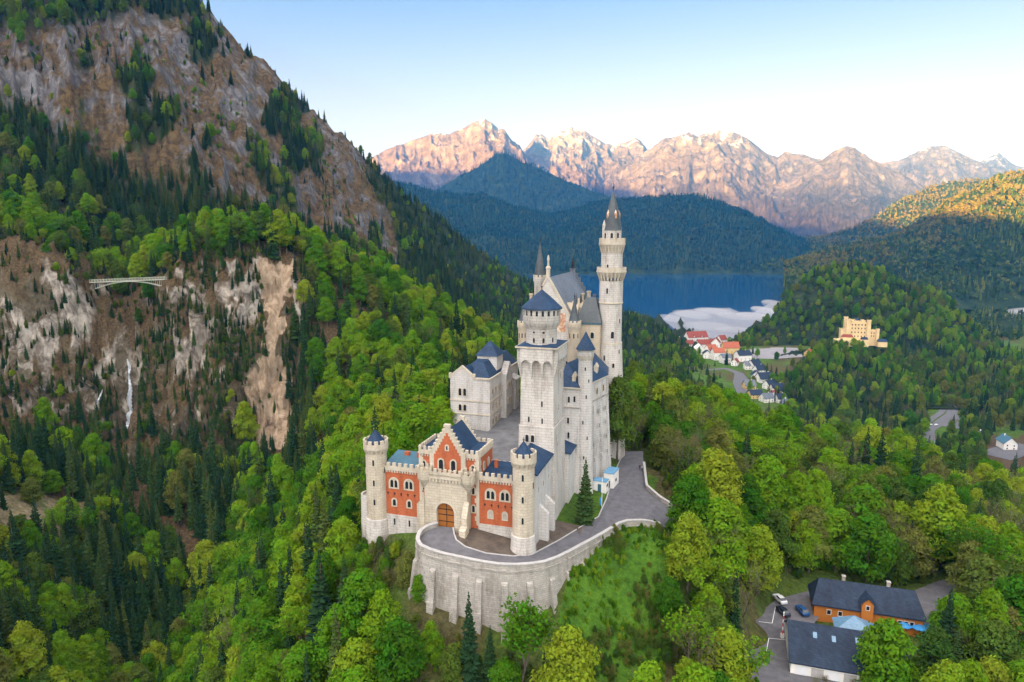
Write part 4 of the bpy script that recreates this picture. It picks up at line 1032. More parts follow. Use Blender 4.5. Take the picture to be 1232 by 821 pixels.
def stepped(hw, z0, z1, n_, top):
    """outline of a crow-stepped gable"""
    L = [(gcx - hw, z0)]; dx = (hw - top) / n_; dz = (z1 - z0) / (n_ + .5)
    for i in range(n_ + 1):
        x = gcx - hw + i * dx
        L += [(x, z0 + dz * (i + .5) + (0 if i else 0)), (x + dx, z0 + dz * (i + .5))] if i < n_ else [(gcx - top, z1)]
    Rr = [(2 * gcx - x, z) for x, z in reversed(L)]
    return L + Rr
def stepped2(hw, z0, zs, z1, n_, top):
    L = [(gcx - hw, z0), (gcx - hw, zs)]; dx = (hw - top) / n_; dz = (z1 - zs) / n_
    for i in range(n_): L += [(gcx - hw + (i + 1) * dx, zs + i * dz), (gcx - hw + (i + 1) * dx, zs + (i + 1) * dz)]
    return L + [(2 * gcx - x, z) for x, z in reversed(L)]
mb = MB(); mb.prism(stepped2(4.1, 10.8, 16.0, 21.6, 7, .55), -.5, .25, 0); mb.prism(stepped2(4.1, 15.5, 16.0, 21.6, 7, .55), 8.3, 8.95, 0)
for i in range(7):
    dx = (4.1 - .55) / 7; dz = 5.6 / 7
    for sg in (-1, 1):
        x = gcx + sg * (4.1 - dx * (i + .5)); mb.box(x - dx * .62, x + dx * .62, -.62, .32, 16.0 + i * dz - .02, 16.0 + i * dz + .22)
mb.box(gcx - .7, gcx + .7, -.62, .32, 21.55, 22.1)
mb.build("stepped_gable", M_TRIM, gatehouse)
mb = MB(); mb.prism(stepped2(3.05, 10.9, 15.5, 20.3, 7, .28), -.56, -.49, 0); mb.build("gable_field", M_BRICK, gatehouse)
mb = MB()
mb.prism([(gcx - 4.0, 15.9), (gcx + 4.0, 15.9), (gcx, 20.9)], .27, 8.28)
mb.box(-5.8, gcx - 3.6, .3, 8.7, 15.5, 16.0); mb.box(gcx + 3.6, 7.25, .3, 8.7, 15.5, 16.0)
mb.hexa([(8.0, .3), (16.2, .3), (16.2, 7.7), (8.0, 7.7)], 11.0, [11.2, 11.2, 12.4, 12.4])
roofpart(mb, gatehouse)
mb = MB(); mb.hexa([(-15.0, .3), (-6.3, .3), (-6.3, 7.7), (-15.0, 7.7)], 11.0, [11.2, 11.2, 12.6, 12.6]); mb.build("metal_roof", M_COPPER, gatehouse)
for q in ((9.5, 10.2, 4.5, 5.3, 11.4, 13.6), (-9.0, -8.2, 5, 5.8, 11.5, 13.4), (-12.3, -11.2, 5.5, 6.4, 11.5, 13.0)):
    mb = MB(); mb.box(*q); mb.build("chimney", M_BRICK, gatehouse)
# the cream porch with its arched gate
mb = MB(); x0, x1, zt = -4.0, 5.7, 11.6; ax0, ax1, zs = -1.3, 2.7, 3.4; arc = 2.0; ac = .7
K = 14
for i in range(K):
    a0, a1 = math.pi * (1 - i / K), math.pi * (1 - (i + 1) / K)
    p0, p1 = (ac + arc * math.cos(a0), zs + arc * math.sin(a0)), (ac + arc * math.cos(a1), zs + arc * math.sin(a1))
    mb.add([(p0[0], -2.2, p0[1]), (p1[0], -2.2, p1[1]), (p1[0], -2.2, zt), (p0[0], -2.2, zt), (p0[0], 0, p0[1]), (p1[0], 0, p1[1])], [(0, 1, 2, 3), (1, 0, 4, 5)])
mb.box(x0, ax0, -2.2, -.001, -4, zt); mb.box(ax1, x1, -2.2, -.001, -4, zt)
mb.add([(x0, -2.2, zt), (x1, -2.2, zt), (x1, 0, zt), (x0, 0, zt)], [(0, 1, 2, 3)])
mb.hexa([(-5.7, -2.5), (-4.001, -2.5), (-4.001, -.002), (-5.7, -.002)], -4, [4.6, 6.6, 6.6, 4.6])
mb.hexa([(4.9, -3.7), (6.1, -3.7), (6.1, -2.201), (4.9, -2.201)], -5, [3.2, 3.2, 6.2, 6.2])
mb.hexa([(4.8, -4.9), (6.2, -4.9), (6.2, -3.701), (4.8, -3.701)], -5, [.9, .9, 1.4, 1.4])
porch = mb.build("gate_porch", M_CREAM, gatehouse)
mb = MB()
for i in range(K):
    a0, a1 = math.pi * (1 - i / K), math.pi * (1 - (i + 1) / K)
    for ra, rb, yy in ((2.02, 2.55, -2.3),):
        q = [(ac + r * math.cos(a), zs + r * math.sin(a)) for r, a in ((ra, a0), (ra, a1), (rb, a1), (rb, a0))]
        mb.add([(x, yy, z) for x, z in q] + [(x, -2.19, z) for x, z in q], [(0, 1, 2, 3), (4, 5, 1, 0), (2, 3, 7, 6)])
mb.box(x0 - .25, x1 + .25, -2.5, -2.22, 10.7, 11.15)
for i in range(12):
    xx = x0 + .5 + i * .75; mb.box(xx, xx + .36, -2.48, -2.19, 10.0, 10.7)
mb.build("arch_moulding", M_TRIM, gatehouse)
mb = MB(); q = [(ax0 + .02, -.8), (ax1 - .02, -.8)] + [(ac + 1.98 * math.cos(math.pi * i / 14), zs + 1.98 * math.sin(math.pi * i / 14)) for i in range(15)]
mb.prism(q, -1.35, -1.15); mb.build("gate", M_GATE, gatehouse)
mb = MB()
for zz in (.9, 2.4, 3.6): mb.box(ax0 + .1, ax1 - .1, -1.42, -1.36, zz, zz + .16)
mb.box(ac - .06, ac + .06, -1.44, -1.36, -.5, 5.3); mb.build("gate_ironwork", M_IRON, gatehouse)
mb = MB(); merlons(mb, (x0 + 1.2, -2.3), (x1 - 1.2, -2.3), 11.6, .75, .4, .7, .5, .55); mb.build("porch_battlement", M_TRIM, gatehouse)
for cx in (x0 - .1, x1 + .1):
    mb = MB(); mb.lathe(cx, -1.6, [(.25, 8.0), (.8, 8.9), (1.5, 10.2), (1.62, 10.5), (1.62, 11.9), (1.2, 11.9), (1.2, 11.6), (.1, 11.6)], 20, 0, False)
    ring_merlons(mb, cx, -1.6, 1.62, 11.85, 8, .8, .34, .4, .6, n_low=20); mb.build("corner_turret", M_CREAM, gatehouse, True)
for uu in (-.75, 2.05): window(gatehouse, uu, -.56, 12.1, 1.0, 2.3, 0, True, 1, .3)
window(gatehouse, gcx, -.56, 16.6, .35, .9, 0, True, 1, .3)
for uu, zz in ((-4.9, 12.0), (6.25, 12.0), (6.3, 7.2), (6.3, 3.2), (-5.0, 7.0)): window(gatehouse, uu, -.0, zz, .6, 1.5, 0, True, 1, .24)
for uu in (-12.3, -8.7, 10.1, 13.3):
    window(gatehouse, uu, .05, 6.6, 1.75, 2.0, 0, True, 2, .38, .14)
    ok_ = uu < 0
    window(gatehouse, uu, .05, 2.4, .75, 1.5, 0, True, 1, .32, .14, None if ok_ else (M_TRIM, M_BLIND))
    if ok_: slit(gatehouse, uu, -.12, -2.0, 0)
for x0_, x1_ in ((-14.6, -6.6), (8.1, 15.6)):
    for i in range(5):
        xx = x0_ + (i + .5) * (x1_ - x0_) / 5
        mb = MB(); mb.box(xx - .22, xx + .22, -.07, .06, 5.2, 5.35); mb.box(xx - .06, xx + .06, -.06, .06, 4.85, 5.5); mb.build("wall_anchor", M_IRON, gatehouse)
window(gatehouse, 7.55, 3.2, 11.8, .6, 1.6, 90, True, 1, .24); window(gatehouse, 7.55, 6.2, 11.8, .6, 1.6, 90, True, 1, .24)
# ---------------------------------------------------------------- north range behind the right gate tower
mb = MB(); mb.box(16.7, 20.0, -1.0, 13.9, -6, 12.9); nr_ = mb.build("side_range", M_WHITE, castle)
mb = MB(); mb.hexa([(15.0, -.6), (20.45, -.6), (20.45, 13.9), (15.0, 13.9)], [14.9, 12.9, 12.9, 14.9], [15.2, 13.15, 13.15, 15.2]); mb.prism([(15.0, 11.3), (19.8, 12.8), (15.0, 14.85)], -.55, 13.8); roofpart(mb, nr_)
for yy in (3.2, 8.6):
    mb = MB(); mb.hexa([(20.0, yy - .55), (22.0, yy - .55), (22.0, yy + .55), (20.0, yy + .55)], -6, [5.4, 3.6, 3.6, 5.4]); mb.build("buttress", M_WHITE, nr_)
for yy in (2.0, 6.0, 10.5): slit(nr_, 20.0, yy, 8.5, 90, .4, 1.2)

# ---------------------------------------------------------------- square tower
mb = MB(); A0 = (12.35, 20.3, 14.0, 24.4)
def rect(a, g=0.0): return [(a[0] - g, a[2] - g), (a[1] + g, a[2] - g), (a[1] + g, a[3] + g), (a[0] - g, a[3] + g)]
mb.hexa(rect(A0, .75), -7, 14.0, 0, rect(A0, .18)); mb.hexa(rect(A0, .17), 14.0, 19.2, 0, rect(A0, .1)); mb.hexa(rect(A0, -.12), 19.2, 37.0, 0, rect(A0, -.3))
sq = mb.build("square_tower", M_LIME, castle)
mb = MB(); mb.hexa(rect(A0, .2), 18.95, 19.25, 0, rect(A0, -.1)); mb.build("string_course", M_LIME, sq)
mb = MB()
def arcade(mb, p, q, outv, z0, z1, zc, bays, proud, zarch):
    """arches on corbels along p-q: a slab standing out, cut by round arches, its piers tapering back into the wall"""
    p, q = Vector(p), Vector(q); d = q - p; L = d.length; d.normalize(); o = Vector(outv)
    n_ = bays * 10
    def pt(s, off, z): v = p + d * s + o * off; return (v.x, v.y, z)
    for i in range(n_):
        s0, s1 = L * i / n_, L * (i + 1) / n_
        def bot(s):
            f = (s / L * bays) % 1.0; f = abs(f - .5) * 2; rad = .74
            return None if f > rad else zarch + math.sqrt(max(0, rad * rad - f * f)) * (L / bays / 2)
        smid = (s0 + s1) / 2; bz = bot(smid)
        if bz is None:
            mb.add([pt(s0, 0.0, z0), pt(s1, 0.0, z0), pt(s1, proud, zc), pt(s0, proud, zc), pt(s1, proud, z1), pt(s0, proud, z1), pt(s0, -.2, z0), pt(s1, -.2, z0), pt(s0, -.2, z1), pt(s1, -.2, z1)],
                   [(0, 1, 2, 3), (3, 2, 4, 5), (0, 3, 5, 8, 6), (1, 7, 9, 4, 2), (5, 4, 9, 8)])
        else:
            b0 = bot(s0 + 1e-4) or zarch; b1 = bot(s1 - 1e-4) or zarch
            mb.add([pt(s0, proud, b0), pt(s1, proud, b1), pt(s1, proud, z1), pt(s0, proud, z1), pt(s0, -.2, b0), pt(s1, -.2, b1), pt(s0, -.2, z1), pt(s1, -.2, z1)], [(0, 1, 2, 3), (1, 0, 4, 5), (3, 2, 7, 6)])
a_ = rect(A0, -.27)
arcade(mb, a_[0], a_[1], (0, -1), 29.6, 36.8, 33.6, 3, .95, 33.2); arcade(mb, a_[1], a_[2], (1, 0), 29.6, 36.8, 33.6, 4, .95, 33.2)
arcade(mb, a_[2], a_[3], (0, 1), 29.6, 36.8, 33.6, 3, .95, 33.2); arcade(mb, a_[3], a_[0], (-1, 0), 29.6, 36.8, 33.6, 4, .95, 33.2)
mb.build("corbel_arches", M_LIME, sq)
mb = MB(); mb.hexa(rect(A0, .85), 36.8, 37.15); mb.build("cornice", M_TRIM, sq)
mb = MB(); mb.hexa(rect(A0, .7), 37.15, 37.75, 0, rect((14, 18.6, 16, 22), 0)); mb.build("deck_roof", M_SLATE, sq)
dc = (16.3, 18.0)
mb = MB(); mb.lathe(*dc, [(3.5, 36.5), (3.45, 41.0), (4.2, 42.3), (4.2, 45.3), (3.9, 45.3)], 28, 0); dr = mb.build("drum", M_LIME, sq, True)
mb = MB(); ring_corbels(mb, *dc, 3.45, 4.22, 40.9, 42.2, 22); mb.build("corbels", M_LIME, sq)
mb = MB(); mb.lathe(*dc, [(4.65, 45.25), (4.55, 45.55), (2.3, 47.6), (.08, 49.5)], 24); roofpart(mb, sq)
mb = MB(); finial(mb, *dc, 49.4, 1.6); mb.build("finial", M_IRON, sq)
for k in range(20):
    a = 360 / 20 * k; al, ou = facing(a)
    if -80 <= ((a + 180) % 360) - 180 <= 120: window(sq, dc[0] + ou[0] * 4.18, dc[1] + ou[1] * 4.18, 43.9, .5, 1.15, a, False, 1, .08, .08, (M_LIME, M_PANE), "slot", False)
for az, zz in ((-14, 37.9), (22, 37.9), (60, 37.9), (-14, 40.0), (22, 40.0)):
    al, ou = facing(az); window(sq, dc[0] + ou[0] * 3.46, dc[1] + ou[1] * 3.46, zz, .5, 1.1 if zz < 39 else .45, az, zz < 39, 1, .12, .08, (M_LIME, M_PANE))
for uu, zz in ((16.3, 31.7), (18.2, 29.6), (15.0, 27.6), (17.6, 27.3), (17.5, 23.6), (14.5, 19.9), (17.6, 19.7)): slit(sq, uu, 14.0 + .28 * (zz - 19.2) / 18 + .12, zz, 0, .38, 1.25)
for uu in (14.2, 15.5): window(sq, uu, 13.84, 15.3, .8, 1.7, 0, True, 1, .16, .2, (M_LIME, M_PANE))
for yy, zz in ((17.2, 31.5), (21, 29), (19, 22), (17, 14), (21, 10), (18, 6)): slit(sq, 20.25 if zz > 19.2 else 20.75 - (zz / 14) * .3, yy, zz, 90, .4, 1.3)

# ---------------------------------------------------------------- small link range and knights' house
mb = MB(); mb.box(17.0, 21.6, 24.6, 33, -6, 9.5); lr_ = mb.build("link_range", M_WHITE, castle)
mb = MB(); mb.hexa([(17, 24.6), (22, 24.6), (22, 33), (17, 33)], [11.0, 9.5, 9.5, 11.0], [11.3, 9.7, 9.7, 11.3]); roofpart(mb, lr_)
kp = [(14.0, 33.0), (22.3, 33.0), (26.3, 50.0), (25.0, 60.0), (15.0, 60.0)]
def off(poly, g):
    c = Vector((sum(p[0] for p in poly) / len(poly), sum(p[1] for p in poly) / len(poly))); return [tuple(Vector(p) + (Vector(p) - c).normalized() * g) for p in poly]
mb = MB(); mb.hexa(off(kp, 1.9), -9, 18.9, 0, off(kp, .35)); mb.hexa(off(kp, .1), 19.2, 23.8, 0, kp); kh = mb.build("knights_house", M_WHITE, castle)
mb = MB(); mb.hexa(off(kp, .55), 18.85, 19.2); mb.build("string_course", M_RUBBLE, kh)
mb = MB(); mb.hexa(off(kp, .5), 23.8, 24.15); mb.build("eaves", M_TRIM, kh)
mb = MB(); rp = off(kp, .45)
mb.add([(*p, 24.15) for p in rp] + [(18.2, 37.6, 29.4), (20.4, 49, 29.4), (19.8, 60.2, 29.4)], [(0, 1, 5), (1, 2, 6, 5), (2, 3, 7, 6), (3, 4, 7), (4, 0, 5, 6, 7)]); roofpart(mb, kh)
for (x, y, zz) in ((20.6, 34.6, 24.6), (23.9, 46.5, 24.9)):
    mb = MB(); mb.box(x - .45, x + .45, y - .8, y + 1.2, zz, zz + 2.0); mb.prism([(x - .6, zz + 2), (x + .6, zz + 2), (x, zz + 3.1)], y - .9, y + 1.3); mb.build("dormer", M_TRIM, kh)
tc = (23.3, 34.6)
mb = MB(); mb.lathe(*tc, [(2.6, -9), (1.95, 18), (1.75, 28), (1.72, 31.2), (2.05, 32.2), (2.05, 33.6)], 24); mb.build("corner_turret", M_WHITE, kh, True)
mb = MB(); ring_merlons(mb, *tc, 2.07, 33.4, 14, .01, .3, .3); ring_corbels(mb, *tc, 1.72, 2.1, 31.0, 32.2, 14); mb.build("turret_corbels", M_TRIM, kh)
mb = MB(); mb.lathe(*tc, [(2.45, 33.6), (1.3, 35.6), (.06, 38.0)], 20); mb.build("turret_roof", M_SLATE, kh)
for s in (.22, .47, .72, .97):
    p = Vector(kp[1]).lerp(Vector(kp[2]), s); d = (Vector(kp[2]) - Vector(kp[1])).normalized(); o_ = Vector((d.y, -d.x))
    q = [p + o_ * 2.3 - d * .8, p + o_ * 2.3 + d * .8, p + d * .8, p - d * .8]; q2 = [p + o_ * .5 - d * .55, p + o_ * .5 + d * .55, p + d * .55 - o_ * .1, p - d * .55 - o_ * .1]
    mb = MB(); mb.hexa([tuple(x) for x in q], -9, 18.0, 0, [tuple(x) for x in q2]); mb.build("buttress", M_WHITE, kh)
angk = math.degrees(math.atan2(17.0, 4.0))
def kwin(s, z, g, f):
    p = Vector(kp[1]).lerp(Vector(kp[2]), s); d = (Vector(kp[2]) - Vector(kp[1])).normalized(); o_ = Vector((d.y, -d.x)); p += o_ * g
    f(kh, p.x, p.y, z, angk)
for s in (.34, .6, .85):
    kwin(s, 20.3, .08, lambda a, b, c, d, e: window(a, b, c, d, .8, 1.8, e, True, 1, .2, .14, (M_TRIM, M_PANE)))
    for z, g in ((15.2, .72), (11.5, 1.0), (7.5, 1.3), (3.4, 1.62)): kwin(s, z, g, lambda a, b, c, d, e: slit(a, b, c, d, e, .42, 1.2))
for uu, zz, gg in ((19.6, 20.2, 33.0), (21.0, 20.4, 33.0), (19.6, 15.0, 32.35), (19.8, 11.3, 32.1), (20.2, 7.0, 31.8)): slit(kh, uu, gg - .06, zz, 0, .5, 1.5)
for az, zz in ((10, 28.5), (40, 25.5), (20, 21.5), (0, 15), (30, 11), (10, 6), (30, 2)):
    al, ou = facing(az); r_ = 1.76 if zz > 24 else 1.75 + (28 - zz) * .022; slit(kh, tc[0] + ou[0] * r_, tc[1] + ou[1] * r_, zz, az, .32, .9)

# ---------------------------------------------------------------- palace
pc, ph, pw0, pw1, ze, zr = 6.7, 7.8, 62.0, 97.0, 35.7, 49.3
mb = MB(); mb.box(pc - ph, pc + ph, pw0, pw1, -8, ze); mb.prism([(pc - ph, ze), (pc + ph, ze), (pc, zr)], pw0, pw0 + .7)
pal = mb.build("palace", M_LIME, castle)
mb = MB(); mb.prism([(pc - ph - .5, ze - .5), (pc + ph + .5, ze - .5), (pc, zr - .1)], pw0 + .72, pw1 - .7); roofpart(mb, pal, M_LEAD)
sl_ = (zr - ze) / ph
for y0, y1 in ((pw0 - .25, pw0 + .9), (pw1 - .9, pw1 + .2)):
    mb = MB()
    for sg in (-1, 1):
        mb.add([(pc, y0, zr + .75), (pc + sg * (ph + .3), y0, ze + .3), (pc + sg * (ph + .3), y0, ze - .6), (pc, y0, zr - .2), (pc, y1, zr + .75), (pc + sg * (ph + .3), y1, ze + .3), (pc + sg * (ph + .3), y1, ze - .6), (pc, y1, zr - .2)],
               [(0, 1, 2, 3), (7, 6, 5, 4), (0, 4, 5, 1), (1, 5, 6, 2), (2, 6, 7, 3)])
    mb.build("gable_coping", M_TRIM, pal)
mb = MB(); mb.prism([(pc - ph, ze), (pc + ph, ze), (pc, zr)], pw1 - .68, pw1 - .05)
for i in range(9):
    for sg in (-1, 1):
        x = pc + sg * ph * (1 - (i + .5) / 9); zz = ze + (zr - ze) * (i + .5) / 9; mb.box(x - .5, x + .5, pw1 - .92, pw1 + .22, zz - .4, zz + 1.5)
mb.build("far_gable", M_LEAD, pal)
mb = MB(); mb.box(pc - .5, pc + .5, pw0 - .1, pw0 + .9, zr + .2, zr + 2.4); mb.lathe(pc, pw0 + .4, [(.75, zr + 2.4), (.75, zr + 2.8), (.35, zr + 3.2), (.28, zr + 4.6), (.42, zr + 5.0), (.3, zr + 5.8), (.12, zr + 6.3)], 10); mb.build("pinnacle", M_TRIM, pal)
mb = MB(); mb.box(pc - .4, pc + .4, pw1 - .8, pw1, zr + .3, zr + 1.6); mb.lathe(pc, pw1 - .4, [(.3, zr + 1.6), (.5, zr + 2.0), (.45, zr + 3.2), (.2, zr + 3.6), (.25, zr + 4.0), (.08, zr + 4.4)], 8); mb.build("roof_statue", M_IRON, pal)
mb = MB(); mb.box(pc + 2.6, pc + 5.4, pw0 - .03, pw0 + .1, 33.5, 39.0); mb.build("wall_painting", M_FRESCO, pal)
def bartizan(cx, cy, zb, zt, ztip, r, mat=M_BEIGE, roofm=M_SPIRE):
    mb = MB(); mb.lathe(cx, cy, [(.3, zb - 2.5), (r, zb), (r, zt - 1.4), (r + .3, zt - .8), (r + .3, zt)], 16); t_ = mb.build("corner_turret", mat, pal, True)
    mb = MB(); ring_merlons(mb, cx, cy, r + .32, zt - .05, 10, .55, .25, .3); ring_corbels(mb, cx, cy, r, r + .34, zt - 1.5, zt - .7, 12); mb.build("turret_battlement", M_TRIM, pal)
    mb = MB(); mb.lathe(cx, cy, [(r, zt), (r * .55, zt + (ztip - zt) * .4), (.06, ztip)], 14); mb.build("turret_roof", roofm, pal)
    mb = MB(); finial(mb, cx, cy, ztip - .1, 1.5); mb.build("turret_finial", M_IRON, pal)
    for az in (-30, 10, 50):
        al, ou = facing(az); slit(pal, cx + ou[0] * r, cy + ou[1] * r, zt - 4.2, az, .35, 1.4, (M_BEIGE, M_PANE))
bartizan(-.9, 62.2, 27.0, 35.6, 41.0, 1.3); bartizan(14.7, 61.6, 22.0, 36.3, 43.6, 1.75)
# stair turret with the slender spire
st = (3.0, 67.0)
mb = MB(); mb.lathe(*st, [(1.65, 30), (1.65, 47.2), (1.95, 47.9), (1.95, 48.9)], 18); mb.build("stair_turret", M_LIME, pal, True)
mb = MB(); ring_merlons(mb, *st, 1.97, 48.7, 10, .6, .28, .3); mb.build("turret_battlement", M_TRIM, pal)
mb = MB(); mb.lathe(*st, [(1.75, 49.0), (1.15, 53.0), (.1, 59.0)], 10); mb.build("turret_roof", M_SPIRE, pal)
mb = MB(); finial(mb, *st, 58.8, 2.6); mb.build("turret_finial", M_IRON, pal)
for (yy, hh_) in ((67.5, 1.0), (74, .8), (81, 1.0), (88, .8)):
    mb = MB(); x = pc + ph - .7; mb.box(x - 1.4, x + .9, yy - .85, yy + .85, 33.5, 38.6 + hh_); mb.prism_x([(yy - 1.05, 38.6 + hh_), (yy + 1.05, 38.6 + hh_), (yy, 40.6 + hh_)], x - 2.6, x + 1.0); dm_ = mb.build("dormer", M_BEIGE, pal)
    mb = MB(); mb.lathe(x + .3, yy, [(.35, 40.0 + hh_), (.3, 41.8 + hh_), (.05, 43.4 + hh_)], 8); mb.build("dormer_spire", M_SPIRE, pal)
for yy, uu in ((76, 14.2), (84.5, 14.6), (70, -.4), (80, -.4)):
    mb = MB(); mb.box(uu - .45, uu + .45, yy - .45, yy + .45, 34, 43.2); mb.box(uu - .6, uu + .6, yy - .6, yy + .6, 43.2, 43.7); mb.build("chimney", M_BEIGE, pal)
for zz in (8, 13, 18, 23, 28.5):
    for uu in (1.2, 4.0, 9.4, 12.2): window(pal, uu, pw0, zz, 1.3, 2.3, 0, True, 2, .22)
# north stair wing between the palace and the tall tower
mb = MB(); mb.box(14.6, 21.6, 65.5, 74, -8, 35.6); nw = mb.build("north_wing", M_BEIGE, castle)
mb = MB(); mb.box(14.3, 21.9, 65.2, 74.3, 35.6, 36.1); mb.build("eaves", M_COPPER, nw)
mb = MB(); q = [(14.2, 65.1), (22.0, 65.1), (22.0, 74.4), (14.2, 74.4)]; mb.hexa(q, 36.1, 43.0, 0, [(16.6, 68.6), (19.6, 68.6), (19.6, 71.0), (16.6, 71.0)]); roofpart(mb, nw, M_SPIRE)
mb = MB()
for i in range(6):
    x = 17.6 + i * .95; zz = 43.6 - i * 1.25; mb.box(x, x + .95, 74.3, 75.0, 30, zz)
mb.build("stepped_gable", M_LEAD, nw)
mb = MB(); mb.box(22.0, 24.0, 68, 80, -10, 30.0); mb.hexa([(21.6, 67.6), (24.3, 67.6), (24.3, 80.2), (21.6, 80.2)], 30.0, [33.2, 30.4, 30.4, 33.2]); mb.build("outer_stair", M_WHITE, nw)
for zz in (22, 27, 31.5): window(nw, 19.3, 65.5, zz, 1.0, 1.8, 0, True, 1, .2, .14, (M_TRIM, M_PANE))
for zz in (20, 25, 31): window(nw, 21.6, 67.0, zz, .8, 1.6, 90, True, 1, .2, .14, (M_TRIM, M_PANE))

# ---------------------------------------------------------------- tall tower
tt = (23.9, 69.5)
mb = MB(); mb.lathe(*tt, [(5.6, -14), (5.0, 5), (4.1, 18), (3.55, 29.8)], 32)
mb.lathe(*tt, [(3.35, 30.1), (3.3, 41.6)], 32, 0, False); mb.lathe(*tt, [(3.42, 41.6), (3.42, 48.2)], 32, 0, False); mb.lathe(*tt, [(3.1, 49.0), (3.05, 57.0)], 32, 0, False); mb.lathe(*tt, [(2.6, 59.0), (2.6, 63.0)], 24, 0, False)
tall = mb.build("tall_tower", M_LIME, castle, True)
mb = MB(); mb.lathe(*tt, [(3.6, 29.7), (3.6, 30.15), (3.3, 30.2)], 32, 0, False); mb.lathe(*tt, [(3.35, 41.5), (3.55, 41.6), (3.55, 42.0), (3.4, 42.1)], 32, 0, False); mb.build("string_course", M_TRIM, tall)
for zg, r0, r1 in ((49.4, 3.42, 4.25), (57.3, 3.05, 3.75)):
    mb = MB(); mb.lathe(*tt, [(r0, zg - .3), (r1, zg + 1.3), (r1, zg + 2.7), (r1 - .35, zg + 2.7), (r1 - .35, zg + 1.6), (1, zg + 1.6)], 32, 0, False)
    ring_corbels(mb, *tt, r0, r1, zg - 1.2, zg + 1.2, 22); mb.lathe(*tt, [(r1 + .12, zg + 1.25), (r1 + .12, zg + 1.55)], 32, 0, True)
    if zg > 55: ring_merlons(mb, *tt, r1, zg + 2.6, 14, .35, .3, .2)
    mb.build("gallery", M_TRIM, tall)
mb = MB(); mb.lathe(*tt, [(2.85, 62.7), (2.65, 63.2), (1.9, 67.2), (1.2, 70.0), (.12, 73.6)], 20); roofpart(mb, tall, M_SPIRE)
for az in (-40, 35, 110, 190):
    al, ou = facing(az); c = (tt[0] + ou[0] * 1.75, tt[1] + ou[1] * 1.75)
    mb = MB(); mb.lathe(*c, [(.42, 66.0), (.42, 67.4), (.05, 68.4)], 8); mb.build("spire_dormer", M_FRESCO, tall)
mb = MB(); finial(mb, *tt, 73.4, 3.2); mb.build("finial", M_IRON, tall)
mb = MB(); c = (tt[0] - 2.2, tt[1] - 1.4); mb.lathe(*c, [(.5, 59), (.5, 64.2), (.06, 65.6)], 10); mb.build("side_turret", M_LIME, tall)
for az, zz, wd, ht in ((-10, 44.6, .55, 1.6), (5, 60.4, .7, 1.5), (45, 60.4, .7, 1.5), (-40, 60.4, .7, 1.5), (20, 31.6, .9, 2.0), (-15, 25.0, .5, 1.6), (25, 23, .7, 1.3), (-12, 20.5, .5, 1.4), (22, 13, .8, 1.4), (60, 36, .5, 1.3), (55, 27, .5, 1.3), (-12, 52, .5, 1.0)):
    al, ou = facing(az); rr3 = 2.6 if zz > 58 else 3.08 if zz > 49 else 3.42 if zz > 41.6 else 3.32 if zz > 30 else np.interp(zz, [5, 18, 29.8], [5.0, 4.1, 3.55])
    window(tall, tt[0] + ou[0] * rr3, tt[1] + ou[1] * rr3, zz, wd, ht, az, True, 1, .18, .14, (M_LIME, M_PANE))

# ---------------------------------------------------------------- bower building on the left of the court
mb = MB(); mb.box(-21.2, -13.7, 55, 78, -8, 19.7); mb.box(-13.7, -8.8, 55, 84, -2, 19.4); mb.prism([(-21.2, 19.7), (-13.7, 19.7), (-17.4, 22.6)], 55, 55.7)
kem = mb.build("bower", M_WHITE, castle)
mb = MB()
for zz in (8.6, 12.6): mb.box(-21.3, -8.62, 54.78, 78, zz, zz + .35); mb.box(-8.8, -8.6, 54.79, 84.2, zz + .001, zz + .351)
mb.box(-13.9, -8.5, 54.7, 84.2, 19.4, 19.85); mb.build("string_course", M_TRIM, kem)
mb = MB()
mb.prism([(-21.5, 19.6), (-13.4, 19.6), (-17.4, 22.5)], 55.72, 78.2); mb.hexa([(-14.5, 55.4), (-8.9, 55.4), (-8.9, 84), (-14.5, 84)], 19.86, 23.8, 0, [(-14.4, 58.5), (-11.8, 58.5), (-11.8, 81), (-14.4, 81)])
mb.hexa([(-19, 60), (-10, 60), (-10, 72), (-19, 72)], 20.2, 24.0, 0, [(-15.5, 63), (-12, 63), (-12, 69), (-15.5, 69)]); roofpart(mb, kem)
mb = MB()
for sg in (-1, 1): mb.add([(-17.45, 54.85, 23.3), (-17.45 + sg * 4.1, 54.85, 20.0), (-17.45 + sg * 4.1, 54.85, 19.4), (-17.45, 54.85, 22.6), (-17.45, 55.9, 23.3), (-17.45 + sg * 4.1, 55.9, 20.0), (-17.45 + sg * 4.1, 55.9, 19.4), (-17.45, 55.9, 22.6)], [(0, 1, 2, 3), (7, 6, 5, 4), (0, 4, 5, 1), (1, 5, 6, 2)])
mb.box(-21.5, -20.9, 54.7, 55.6, 19.3, 20.9); mb.box(-14, -13.3, 54.7, 55.6, 19.3, 20.9); mb.build("gable_coping", M_TRIM, kem)
mb = MB(); mb.box(-15.6, -9.4, 63.4, 69.6, 19.5, 25.0); mb.build("roof_tower", M_WHITE, kem)
mb = MB(); mb.hexa([(-16.1, 62.9), (-8.9, 62.9), (-8.9, 70.1), (-16.1, 70.1)], 25.0, 29.2, 0, [(-12.6, 66.4), (-12.4, 66.4), (-12.4, 66.6), (-12.6, 66.6)]); mb.build("tower_roof", M_SLATE, kem)
mb = MB(); mb.box(-8.8, -7.2, 66, 72.5, 3, 19.0); mb.prism_x([(65.8, 19.0), (72.7, 19.0), (69.2, 22.6)], -9.0, -7.0); mb.build("gabled_bay", M_WHITE, kem)
